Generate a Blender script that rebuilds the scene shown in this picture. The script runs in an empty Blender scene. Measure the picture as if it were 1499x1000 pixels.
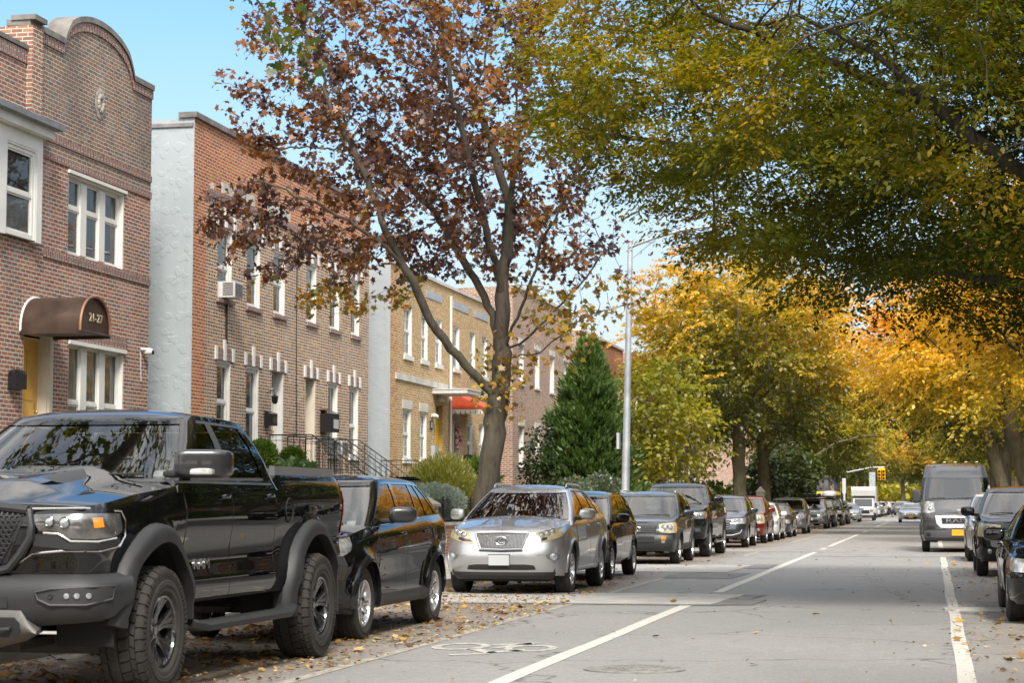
import bpy, math, random
import numpy as np
from mathutils import Vector
sc = bpy.context.scene
COL = sc.collection
PI = math.pi
R = math.radians
rnd = random.Random(7)

# ------------------------------------------------------------------ materials
MATS = {}
class NT:
    """small helper round a node tree"""
    def __init__(s, tree):
        s.t = tree
    def n(s, typ, **kw):
        nd = s.t.nodes.new(typ)
        for k, v in kw.items():
            if k.startswith('i_'):
                key = k[2:].replace('_', ' ')
                nd.inputs[key].default_value = v
            elif k.startswith('in'):
                nd.inputs[int(k[2:])].default_value = v
            else:
                setattr(nd, k, v)
        return nd
    def l(s, a, b):
        s.t.links.new(a, b)
    def math(s, op, a, b=None, c=None, clamp=False):
        nd = s.t.nodes.new('ShaderNodeMath'); nd.operation = op; nd.use_clamp = clamp
        for i, x in enumerate((a, b, c)):
            if x is None: continue
            if isinstance(x, (int, float)): nd.inputs[i].default_value = x
            else: s.l(x, nd.inputs[i])
        return nd.outputs[0]
    def mix(s, fac, a, b, blend='MIX'):
        nd = s.t.nodes.new('ShaderNodeMix'); nd.data_type = 'RGBA'; nd.blend_type = blend
        for i, x in ((0, fac), (6, a), (7, b)):
            if isinstance(x, (int, float)): nd.inputs[i].default_value = x
            elif isinstance(x, tuple): nd.inputs[i].default_value = (*x[:3], 1)
            else: s.l(x, nd.inputs[i])
        return nd.outputs[2]
    def ramp(s, fac, stops, interp='LINEAR'):
        nd = s.t.nodes.new('ShaderNodeValToRGB')
        cr = nd.color_ramp; cr.interpolation = interp
        while len(cr.elements) > 1: cr.elements.remove(cr.elements[-1])
        cr.elements[0].position = stops[0][0]; cr.elements[0].color = (*stops[0][1], 1)
        for p, c in stops[1:]:
            e = cr.elements.new(p); e.color = (*c, 1)
        if fac is not None: s.l(fac, nd.inputs[0])
        return nd.outputs[0]
    def noise(s, vec, scale, detail=4, rough=.55):
        nd = s.n('ShaderNodeTexNoise'); nd.inputs['Scale'].default_value = scale
        nd.inputs['Detail'].default_value = detail; nd.inputs['Roughness'].default_value = rough
        if vec is not None: s.l(vec, nd.inputs['Vector'])
        return nd.outputs[0]

def newmat(name):
    m = bpy.data.materials.new(name); m.use_nodes = True
    t = NT(m.node_tree)
    b = m.node_tree.nodes['Principled BSDF']
    return m, t, b

def M(name, col=(.5, .5, .5), rough=.5, metal=0., coat=0., spec=.5, var=0., vscale=6., bump=0., bscale=40., coatr=.03, emit=None):
    """plain principled material with a little procedural variation"""
    if name in MATS: return MATS[name]
    m, t, b = newmat(name)
    b.inputs['Roughness'].default_value = rough
    b.inputs['Metallic'].default_value = metal
    b.inputs['Coat Weight'].default_value = coat
    b.inputs['Coat Roughness'].default_value = coatr
    b.inputs['Specular IOR Level'].default_value = spec
    tc = t.n('ShaderNodeTexCoord')
    if var > 0:
        f = t.noise(tc.outputs['Object'], vscale, 5)
        c = t.ramp(f, [(.3, tuple(max(0, x * (1 - var)) for x in col)), (.7, tuple(min(1, x * (1 + var)) for x in col))])
        t.l(c, b.inputs['Base Color'])
        r = t.math('MULTIPLY_ADD', f, .2, rough - .1)
        t.l(r, b.inputs['Roughness'])
    else:
        b.inputs['Base Color'].default_value = (*col, 1)
    if bump > 0:
        f = t.noise(tc.outputs['Object'], bscale, 3)
        bm = t.n('ShaderNodeBump'); bm.inputs['Strength'].default_value = bump; bm.inputs['Distance'].default_value = .01
        t.l(f, bm.inputs['Height']); t.l(bm.outputs[0], b.inputs['Normal'])
    if emit:
        b.inputs['Emission Color'].default_value = (*emit[0], 1); b.inputs['Emission Strength'].default_value = emit[1]
    MATS[name] = m
    return m

def M_glass(name, tint=(.55, .6, .58), rough=.0, ior=2.05):
    if name in MATS: return MATS[name]
    m = bpy.data.materials.new(name); m.use_nodes = True
    t = NT(m.node_tree); nt = m.node_tree
    nt.nodes.remove(nt.nodes['Principled BSDF'])
    out = nt.nodes['Material Output']
    lw = t.n('ShaderNodeFresnel'); lw.inputs['IOR'].default_value = ior
    tr = t.n('ShaderNodeBsdfTransparent'); tr.inputs['Color'].default_value = (*tint, 1)
    gl = t.n('ShaderNodeBsdfGlossy'); gl.inputs['Roughness'].default_value = rough; gl.inputs['Color'].default_value = (1, 1, 1, 1)
    tc = t.n('ShaderNodeTexCoord')
    f = t.noise(tc.outputs['Object'], 3.5, 2)
    bm = t.n('ShaderNodeBump'); bm.inputs['Strength'].default_value = .04; bm.inputs['Distance'].default_value = .01
    t.l(f, bm.inputs['Height']); t.l(bm.outputs[0], gl.inputs['Normal'])
    mx = t.n('ShaderNodeMixShader')
    t.l(lw.outputs[0], mx.inputs[0]); t.l(tr.outputs[0], mx.inputs[1]); t.l(gl.outputs[0], mx.inputs[2])
    t.l(mx.outputs[0], out.inputs['Surface'])
    MATS[name] = m
    return m

def M_brick(name, cols, mortar, header=None, bw=.215, bh=.075, mj=.017, dark=None, stain=.25, vertical=False, white=0.):
    """running-bond or flemish (header colours) brickwork from math nodes on the UV map (metres)"""
    if name in MATS: return MATS[name]
    m, t, b = newmat(name)
    uv = t.n('ShaderNodeUVMap'); sep = t.n('ShaderNodeSeparateXYZ'); t.l(uv.outputs[0], sep.inputs[0])
    u, v = sep.outputs[0], sep.outputs[1]
    if vertical: u, v = v, u
    row = t.math('DIVIDE', v, bh); rowi = t.math('FLOOR', row); fv = t.math('SUBTRACT', row, rowi)
    odd = t.math('MODULO', t.math('ABSOLUTE', rowi), 2.)
    if header:
        per = bw + bw * .5
        uu = t.math('ADD', t.math('DIVIDE', u, per), t.math('MULTIPLY', odd, .5))
        ci = t.math('FLOOR', uu); fu = t.math('SUBTRACT', uu, ci)
        ish = t.math('GREATER_THAN', fu, .667)
        # distance (m) to the nearest vertical joint
        d1 = t.math('ABSOLUTE', t.math('SUBTRACT', fu, .667))
        d0 = t.math('MINIMUM', fu, t.math('SUBTRACT', 1., fu))
        dv = t.math('MULTIPLY', t.math('MINIMUM', d0, d1), per)
        ci = t.math('ADD', t.math('MULTIPLY', ci, 2.), ish)
    else:
        uu = t.math('ADD', t.math('DIVIDE', u, bw), t.math('MULTIPLY', odd, .5))
        ci = t.math('FLOOR', uu); fu = t.math('SUBTRACT', uu, ci)
        dv = t.math('MULTIPLY', t.math('MINIMUM', fu, t.math('SUBTRACT', 1., fu)), bw)
    dh = t.math('MULTIPLY', t.math('MINIMUM', fv, t.math('SUBTRACT', 1., fv)), bh)
    d = t.math('MINIMUM', dv, dh)
    tc = t.n('ShaderNodeTexCoord')
    wob = t.math('MULTIPLY', t.math('SUBTRACT', t.noise(tc.outputs['Object'], 30., 2), .5), .008)
    mask = t.n('ShaderNodeMapRange'); mask.inputs[1].default_value = mj * .5 - .003; mask.inputs[2].default_value = mj * .5 + .003
    t.l(t.math('ADD', d, wob), mask.inputs[0])
    cid = t.n('ShaderNodeCombineXYZ'); t.l(ci, cid.inputs[0]); t.l(rowi, cid.inputs[1])
    wn = t.n('ShaderNodeTexWhiteNoise'); wn.noise_dimensions = '2D'; t.l(cid.outputs[0], wn.inputs['Vector'])
    k = len(cols)
    base = t.ramp(wn.outputs['Value'], [(i / k, c) for i, c in enumerate(cols)], 'CONSTANT')
    if header:
        wn2 = t.n('ShaderNodeTexWhiteNoise'); wn2.noise_dimensions = '3D'
        ad = t.n('ShaderNodeVectorMath', operation='ADD'); ad.inputs[1].default_value = (13.3, 7.7, 3.1)
        t.l(cid.outputs[0], ad.inputs[0]); t.l(ad.outputs[0], wn2.inputs['Vector'])
        hc = t.ramp(wn2.outputs['Value'], [(i / len(header), c) for i, c in enumerate(header)], 'CONSTANT')
        base = t.mix(ish, base, hc)
    # each brick mottled
    nz = t.noise(tc.outputs['Object'], 22., 4)
    base = t.mix(t.math('MULTIPLY', t.math('SUBTRACT', nz, .35), .9, clamp=True), base, (.09, .055, .045))
    mcol = t.mix(t.noise(tc.outputs['Object'], 3., 3), tuple(min(.75, x * 1.15) for x in mortar), tuple(x * .8 for x in mortar))
    colr = t.mix(mask.outputs[0], mcol, base)
    # broad weathering and pale efflorescence
    w = t.noise(tc.outputs['Object'], .55, 6, .65)
    wf = t.n('ShaderNodeMapRange'); wf.inputs[1].default_value = .5; wf.inputs[2].default_value = .75; wf.inputs[4].default_value = stain
    t.l(w, wf.inputs[0])
    colr = t.mix(wf.outputs[0], colr, (.10, .085, .08))
    if white > 0:
        w2 = t.noise(tc.outputs['Object'], .9, 7, .7)
        wf2 = t.n('ShaderNodeMapRange'); wf2.inputs[1].default_value = .52; wf2.inputs[2].default_value = .72; wf2.inputs[4].default_value = white
        t.l(w2, wf2.inputs[0])
        colr = t.mix(wf2.outputs[0], colr, (.46, .40, .36))
    t.l(colr, b.inputs['Base Color'])
    b.inputs['Roughness'].default_value = .88
    b.inputs['Specular IOR Level'].default_value = .3
    bm = t.n('ShaderNodeBump'); bm.inputs['Strength'].default_value = .7; bm.inputs['Distance'].default_value = .012
    t.l(t.math('ADD', mask.outputs[0], t.math('MULTIPLY', nz, .35)), bm.inputs['Height']); t.l(bm.outputs[0], b.inputs['Normal'])
    MATS[name] = m
    return m

# ------------------------------------------------------------------ mesh builder
class MB:
    def __init__(s):
        s.v = []; s.f = []; s.m = []
    def add(s, verts, faces, m=0):
        o = len(s.v)
        s.v.extend([tuple(map(float, p)) for p in verts])
        for f in faces:
            s.f.append(tuple(i + o for i in f)); s.m.append(m)
    def quad(s, a, b, c, d, m=0):
        s.add([a, b, c, d], [(0, 1, 2, 3)], m)
    def poly(s, pts, m=0):
        s.add(pts, [tuple(range(len(pts)))], m)
    def box(s, x0, x1, y0, y1, z0, z1, m=0):
        v = [(x, y, z) for x in (x0, x1) for y in (y0, y1) for z in (z0, z1)]
        s.add(v, [(0, 1, 3, 2), (4, 6, 7, 5), (0, 4, 5, 1), (2, 3, 7, 6), (0, 2, 6, 4), (1, 5, 7, 3)], m)
    def grid(s, P, m=0, closed=False, flip=False):
        """P[i][j] 3D points"""
        n = len(P); k = len(P[0])
        v = [p for r in P for p in r]; f = []
        for i in range(n - 1 + (1 if closed else 0)):
            i2 = (i + 1) % n
            for j in range(k - 1):
                q = (i * k + j, i * k + j + 1, i2 * k + j + 1, i2 * k + j)
                f.append(q[::-1] if flip else q)
        s.add(v, f, m)
    def tube(s, path, rad, n=8, m=0, cap=True):
        path = [np.array(p, float) for p in path]
        if not hasattr(rad, '__len__'): rad = [rad] * len(path)
        rings = []; up = np.array([0, 0, 1.])
        prev = None
        for i, p in enumerate(path):
            d = path[min(i + 1, len(path) - 1)] - path[max(i - 1, 0)]
            d = d / (np.linalg.norm(d) + 1e-9)
            if prev is None:
                a = np.cross(d, up)
                if np.linalg.norm(a) < .1: a = np.cross(d, np.array([1., 0, 0]))
            else:
                a = prev - d * (prev @ d)
            a = a / (np.linalg.norm(a) + 1e-9); prev = a
            b = np.cross(d, a)
            rings.append([p + rad[i] * (a * math.cos(2 * PI * k / n) + b * math.sin(2 * PI * k / n)) for k in range(n)])
        o = len(s.v)
        for r in rings: s.v.extend([tuple(map(float, p)) for p in r])
        for i in range(len(rings) - 1):
            for k in range(n):
                k2 = (k + 1) % n
                s.f.append((o + i * n + k, o + i * n + k2, o + (i + 1) * n + k2, o + (i + 1) * n + k)); s.m.append(m)
        if cap:
            s.f.append(tuple(o + k for k in range(n))[::-1]); s.m.append(m)
            s.f.append(tuple(o + (len(rings) - 1) * n + k for k in range(n))); s.m.append(m)
    def lathe(s, prof, n=32, axis='x', c=(0, 0, 0), m=0):
        """prof: list of (a, r): a along axis"""
        P = []
        for k in range(n):
            t = 2 * PI * k / n; row = []
            for a, r in prof:
                if axis == 'x': row.append((c[0] + a, c[1] + r * math.cos(t), c[2] + r * math.sin(t)))
                elif axis == 'y': row.append((c[0] + r * math.cos(t), c[1] + a, c[2] + r * math.sin(t)))
                else: row.append((c[0] + r * math.cos(t), c[1] + r * math.sin(t), c[2] + a))
            P.append(row)
        s.grid(P, m, closed=True)
    def sell(s, c, r, e=2.5, nu=20, nv=12, m=0, fn=None):
        """superellipsoid"""
        def sp(w, k): return math.copysign(abs(w) ** (2 / k), w)
        P = []
        for i in range(nu):
            a = 2 * PI * i / nu; row = []
            for j in range(nv + 1):
                b = -PI / 2 + PI * j / nv
                p = [c[0] + r[0] * sp(math.cos(b), e) * sp(math.cos(a), e), c[1] + r[1] * sp(math.cos(b), e) * sp(math.sin(a), e), c[2] + r[2] * sp(math.sin(b), e)]
                row.append(fn(p) if fn else p)
            P.append(row)
        s.grid(P, m, closed=True, flip=True)
    def prism(s, poly, fn, d, m=0):
        """poly: 2D points; fn(p, t) -> 3D, t in 0..1 through the depth d"""
        n = len(poly)
        a = [fn(p, 0) for p in poly]; b = [fn(p, d) for p in poly]
        s.add(a + b, [tuple(range(n))[::-1], tuple(range(n, 2 * n))] + [(i, (i + 1) % n, n + (i + 1) % n, n + i) for i in range(n)], m)
    def build(s, name, mats, parent=None, smooth=False, angle=35, uv=False, org=None, weld=False):
        me = bpy.data.meshes.new(name)
        v = s.v
        if org is not None: v = [(p[0] - org[0], p[1] - org[1], p[2] - org[2]) for p in v]
        me.from_pydata(v, [], s.f)
        if not isinstance(mats, (list, tuple)): mats = [mats]
        for mm in mats: me.materials.append(mm)
        if len(mats) > 1: me.polygons.foreach_set('material_index', s.m)
        if uv:
            l = me.uv_layers.new(name='UVMap')
            data = np.zeros((len(me.loops), 2), np.float32)
            V = np.array(s.v)
            for p in me.polygons:
                nx, ny, nz = map(abs, p.normal)
                ax = (1, 2) if nx >= ny and nx >= nz else ((0, 2) if ny >= nz else (1, 0))
                for li in p.loop_indices:
                    vv = V[me.loops[li].vertex_index]
                    data[li] = (vv[ax[0]], vv[ax[1]])
            l.data.foreach_set('uv', data.ravel())
        if weld:
            import bmesh
            bm = bmesh.new(); bm.from_mesh(me); bmesh.ops.remove_doubles(bm, verts=bm.verts, dist=1e-5); bm.to_mesh(me); bm.free()
        if smooth:
            me.polygons.foreach_set('use_smooth', [True] * len(me.polygons))
            me.set_sharp_from_angle(angle=R(angle))
        me.update()
        o = bpy.data.objects.new(name, me); COL.objects.link(o)
        if parent is not None: o.parent = parent
        elif org is not None: o.location = org
        return o

def tag(o, label=None, cat=None, group=None, kind=None):
    if label: o['label'] = label
    if cat: o['category'] = cat
    if group: o['group'] = group
    if kind: o['kind'] = kind
    return o
def thing(name, label, cat, loc=(0, 0, 0), group=None):
    o = bpy.data.objects.new(name, None); COL.objects.link(o)
    o.location = loc; o.empty_display_size = .2
    return tag(o, label, cat, group)
def dup(o, parent=None, **kw):
    c = o.copy(); COL.objects.link(c)
    if parent is not None: c.parent = parent
    for ch in list(o.children): dup(ch, c)
    for k, v in kw.items():
        if k == 'loc': c.location = v
        elif k == 'rz': c.rotation_euler = (0, 0, v)
        elif k == 'scale': c.scale = v
        else: c[k] = v
    return c
def text_mesh(name, body, size, mat, parent, loc, rot, depth=.004, sx=1.):
    cu = bpy.data.curves.new(name, 'FONT'); cu.body = body; cu.size = size; cu.extrude = depth
    cu.align_x = 'CENTER'; cu.align_y = 'CENTER'
    tmp = bpy.data.objects.new(name + '_tmp', cu); COL.objects.link(tmp)
    dg = bpy.context.evaluated_depsgraph_get(); dg.update()
    me = bpy.data.meshes.new_from_object(tmp.evaluated_get(dg))
    COL.objects.unlink(tmp); bpy.data.objects.remove(tmp)
    me.materials.clear(); me.materials.append(mat)
    o = bpy.data.objects.new(name, me); COL.objects.link(o)
    o.parent = parent; o.location = loc; o.rotation_euler = rot; o.scale = (sx, 1, 1)
    return o
def lerp(a, b, t): return a + (b - a) * t
class Curve:
    """smoothed piecewise curve"""
    def __init__(s, pts, sm=.0):
        s.x = np.array([p[0] for p in pts], float); s.y = np.array([p[1] for p in pts], float)
        if sm > 0:
            X = np.linspace(s.x[0], s.x[-1], 240); Y = np.interp(X, s.x, s.y)
            k = max(1, int(sm * 240)) | 1
            Yp = np.concatenate([2 * Y[0] - Y[k:0:-1], Y, 2 * Y[-1] - Y[-2:-k - 2:-1]])
            w = np.hanning(k + 2)[1:-1]; w /= w.sum()
            Ys = np.convolve(Yp, w, 'same')[k:-k]
            s.x, s.y = X, Ys
    def __call__(s, v): return float(np.interp(v, s.x, s.y))
# ------------------------------------------------------------------ vehicles
BLK = lambda: M('rubber_black', (.012, .012, .012), .75)
def paint(name, col, metal=.0, rough=.35, flake=True):
    key = 'paint_' + name
    if key in MATS: return MATS[key]
    m, t, b = newmat(key)
    b.inputs['Base Color'].default_value = (*col, 1)
    b.inputs['Metallic'].default_value = metal; b.inputs['Roughness'].default_value = rough
    b.inputs['Specular IOR Level'].default_value = .0 if max(col) < .05 else .3; b.inputs['Coat Weight'].default_value = 1.; b.inputs['Coat Roughness'].default_value = .02; b.inputs['Coat IOR'].default_value = 1.56
    tc = t.n('ShaderNodeTexCoord')
    f = t.noise(tc.outputs['Object'], 2.2, 4)          # road film on the lacquer
    r = t.n('ShaderNodeMapRange'); r.inputs[3].default_value = .0; r.inputs[4].default_value = .014
    t.l(f, r.inputs[0]); t.l(r.outputs[0], b.inputs['Coat Roughness'])
    bm = t.n('ShaderNodeBump'); bm.inputs['Strength'].default_value = .025; bm.inputs['Distance'].default_value = .01
    t.l(t.noise(tc.outputs['Object'], 2.2, 1), bm.inputs['Height']); t.l(bm.outputs[0], b.inputs['Coat Normal'])
    MATS[key] = m
    return m

class Surf:
    def __init__(s, p):
        s.p = p; W = p['W'] / 2; L = p['L']; s.W = W; s.L = L
        s.yc, s.n, s.yr, s.nr = p.get('yc', .45), p.get('nf', 3.2), p.get('yr', .35), p.get('nr', 4.)
        pts = []
        for a in np.linspace(0, PI / 2, 120):
            pts.append((W * math.sin(a) ** (2 / s.n), s.yc * (1 - math.cos(a) ** (2 / s.n) if a < PI / 2 - 1e-6 else 1)))
        for y in np.linspace(s.yc, L - s.yr, 60)[1:-1]: pts.append((W, y))
        for a in np.linspace(PI / 2, 0, 120):
            pts.append((W * math.sin(a) ** (2 / s.nr), L - s.yr * (1 - math.cos(a) ** (2 / s.nr) if a < PI / 2 - 1e-6 else 1)))
        P = np.array(pts); d = np.r_[0, np.cumsum(np.hypot(*np.diff(P, axis=0).T))]
        s.BX, s.BY, s.S = P[:, 0], P[:, 1], d; s.half = 120
        s.plan = Curve(p.get('plan', [(0, 1), (L, 1)]), .08)
        s.zs = Curve(p['zs'], .01); s.zt = Curve(p['zt'], .03)
        s.prof = Curve(p['prof'], .06)
        s.fo = Curve(p['fo'], .06); s.ro = Curve(p['ro'], .06)
        s.fd = p.get('fd', s.yc * 1.7); s.rd = p.get('rd', .6)
        s.wh = [(p['yF'], p['rA']), (p['yR'], p.get('rA2', p['rA']))]; s.zw = p['zw']
        s.fl = p.get('flare', .012)
    def base(s, q): return float(np.interp(q, s.S, s.BX)), float(np.interp(q, s.S, s.BY))
    def sx(s, x): return math.copysign(float(np.interp(abs(x), s.BX[:s.half], s.S[:s.half])), x)
    def sxr(s, x): return math.copysign(s.S[-1] - float(np.interp(abs(x), s.BX[-s.half:][::-1], (s.S[-1] - s.S[-s.half:])[::-1])), x)
    def sy(s, y): return float(np.interp(y, s.BY, s.S))
    def zb(s, by):
        z = s.zs(by)
        for yw, r in s.wh:
            d = abs(by - yw)
            if d < r: z = max(z, s.zw + math.sqrt(r * r - d * d))
        return z
    def pos(s, q, z):
        sg = 1 if q >= 0 else -1
        bx, by = s.base(abs(q)); k = (bx / s.W) ** 2
        zs, zt = s.zs(by), s.zt(by); f = (z - zs) / (zt - zs)
        x = bx * s.plan(by) + k * s.prof(f)
        for yw, r in s.wh:
            d = math.hypot(by - yw, z - s.zw) - r
            if d < .16: x += s.fl * k * max(0, 1 - max(d, 0) / .16) ** 1.5
        ff = max(0, 1 - by / s.fd) ** 1.4; y = by + ff * s.fo(z)
        rr = max(0, 1 - (s.L - by) / s.rd) ** 1.4; y -= rr * s.ro(z)
        return np.array([sg * x, y, z])
    def nrm(s, q, z):
        e = .012
        a = s.pos(q + e, z) - s.pos(q - e, z); b = s.pos(q, z + e) - s.pos(q, z - e)
        n = np.cross(a, b); n /= np.linalg.norm(n) + 1e-9
        c = s.pos(q, z) - np.array([0, s.L / 2, z])
        return n if n @ c > 0 else -n
    def off(s, q, z, o): return s.pos(q, z) + s.nrm(q, z) * o
    def fpt(s, x, z, o=0): return s.off(s.sx(x), z, o)

def patch(mb, S, top, bot, off=.004, nu=3, nv=4, skirt=.012, m=0, sides=(1,), inset=0):
    """a panel lying on the body between two lines given in (s,z); off: number or list over the height"""
    offs = off if hasattr(off, '__len__') else [off] * (nv + 1)
    nv = len(offs) - 1
    def res(l):
        o = []
        for i in range(len(l) - 1):
            for k in range(nu): o.append((lerp(l[i][0], l[i + 1][0], k / nu), lerp(l[i][1], l[i + 1][1], k / nu)))
        return o + [l[-1]]
    T, B = res(top), res(bot)
    for sg in sides:
        G = []
        for j in range(nv + 1):
            t = j / nv
            G.append([(lerp(a[0], b[0], t) * sg, lerp(a[1], b[1], t)) for a, b in zip(T, B)])
        P = [[S.off(q, z, offs[j]) for q, z in row] for j, row in enumerate(G)]
        D = [[S.off(q, z, offs[j] - skirt) for q, z in row] for j, row in enumerate(G)]
        fl = sg > 0
        mb.grid(P, m, flip=fl)
        for a, b in ((P[0], D[0]), (D[-1], P[-1])): mb.grid([b, a], m, flip=fl)
        for c in (0, -1):
            mb.grid([[r[c] for r in P], [r[c] for r in D]], m, flip=(c == 0) != (sg > 0))

def arcpts(S, yw, r, a0, a1, n=14, zmin=None):
    """points (s,z) on an arc round a wheel; angles from the front horizontal over the top"""
    o = []
    for i in range(n + 1):
        a = R(lerp(a0, a1, i / n)); o.append((S.sy(yw - r * math.cos(a)), S.zw + r * math.sin(a)))
    return o

def body_mesh(S, mats, name, root, crown, dome=None, cabin=(1.2, 4.2), nz=18, deck_mat=1, bed=None):
    cols = list(np.linspace(0, S.sy(S.yc), 15))
    ys = set(np.arange(S.yc, S.L - S.yr, .11)); 
    for yw, r in S.wh:
        for a in np.linspace(0, PI, 25): ys.add(yw - r * math.cos(a))
        ys.add(yw - r - .004); ys.add(yw + r + .004)
    cols += [S.sy(y) for y in ys if y > S.yc - .5]
    cols += list(np.linspace(S.sy(S.L - S.yr), S.S[-1], 13))
    cols = sorted(set(round(c, 4) for c in cols))
    keep = [cols[0]]
    for c in cols[1:]:
        if c - keep[-1] > .003: keep.append(c)
    cols = keep
    mb = MB()
    cr = Curve(crown, .05)
    info = []
    for c in cols:
        bx, by = S.base(c); zb, zt = S.zb(by), S.zt(by)
        info.append((c, by, zb, zt))
    for sg in (1, -1):
        P = []
        for c, by, zb, zt in info:
            P.append([S.pos(sg * max(c, 1e-5), lerp(zb, zt, (j / nz))) for j in range(nz + 1)])
        mb.grid(P, 0, flip=(sg < 0))
        # rolled inner lip of the openings
        mb.grid([[r[0], (r[0][0] * .93, r[0][1], r[0][2] + .01)] for r in P], 1, flip=(sg > 0))
    # deck: bonnet, hidden floor under the glasshouse, boot lid
    rows = []; ms = []
    nu = 20
    for c, by, zb, zt in info:
        e = S.pos(c, zt); row = []
        for k in range(nu + 1):
            u = math.sin((-1 + 2 * k / nu) * PI / 2)
            z = zt + cr(e[1]) * (1 - abs(u) ** 2.6)
            if dome: z += dome(e[0] * u, e[1])
            row.append((e[0] * u, e[1], z))
        rows.append(row)
    for i in range(len(rows) - 1):
        ym = (rows[i][0][1] + rows[i + 1][0][1]) / 2
        mb.grid(rows[i:i + 2], deck_mat if cabin[0] < ym < cabin[1] else 0, flip=False)
    o = mb.build(name, mats, root, smooth=True, angle=38, weld=True)
    return o, mb

def underbody(S, root):
    mb = MB(); W = S.W
    for yw, r in S.wh:
        for sg in (1, -1):
            P = []
            for i in range(17):
                a = PI * i / 16 * 1.1 - .05 * PI
                P.append([(sg * (W - .03) * S.plan(yw), yw - (r + .012) * math.cos(a), S.zw + (r + .012) * math.sin(a)), (sg * (W - .45), yw - (r + .012) * math.cos(a), S.zw + (r + .012) * math.sin(a))])
            mb.grid(P)
            mb.poly([(sg * (W - .45), yw - (r + .012) * math.cos(PI * i / 16), S.zw + (r + .012) * math.sin(PI * i / 16)) for i in range(17)])
    z0 = S.zs(S.L * .45)
    mb.box(-W * .84, W * .84, .22, S.L - .2, z0 + .03, z0 + .2)
    mb.box(-W * .4, W * .4, S.wh[0][0] - .2, S.wh[1][0] + .2, z0 - .03, z0 + .05)
    mb.tube([(-W * .85, S.wh[1][0], S.zw), (W * .85, S.wh[1][0], S.zw)], .05, 8)
    mb.tube([(-W * .85, S.wh[0][0], S.zw), (W * .85, S.wh[0][0], S.zw)], .04, 8)
    return mb.build('underbody', M('underbody', (.012, .012, .012), .9), root, smooth=True)

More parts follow.
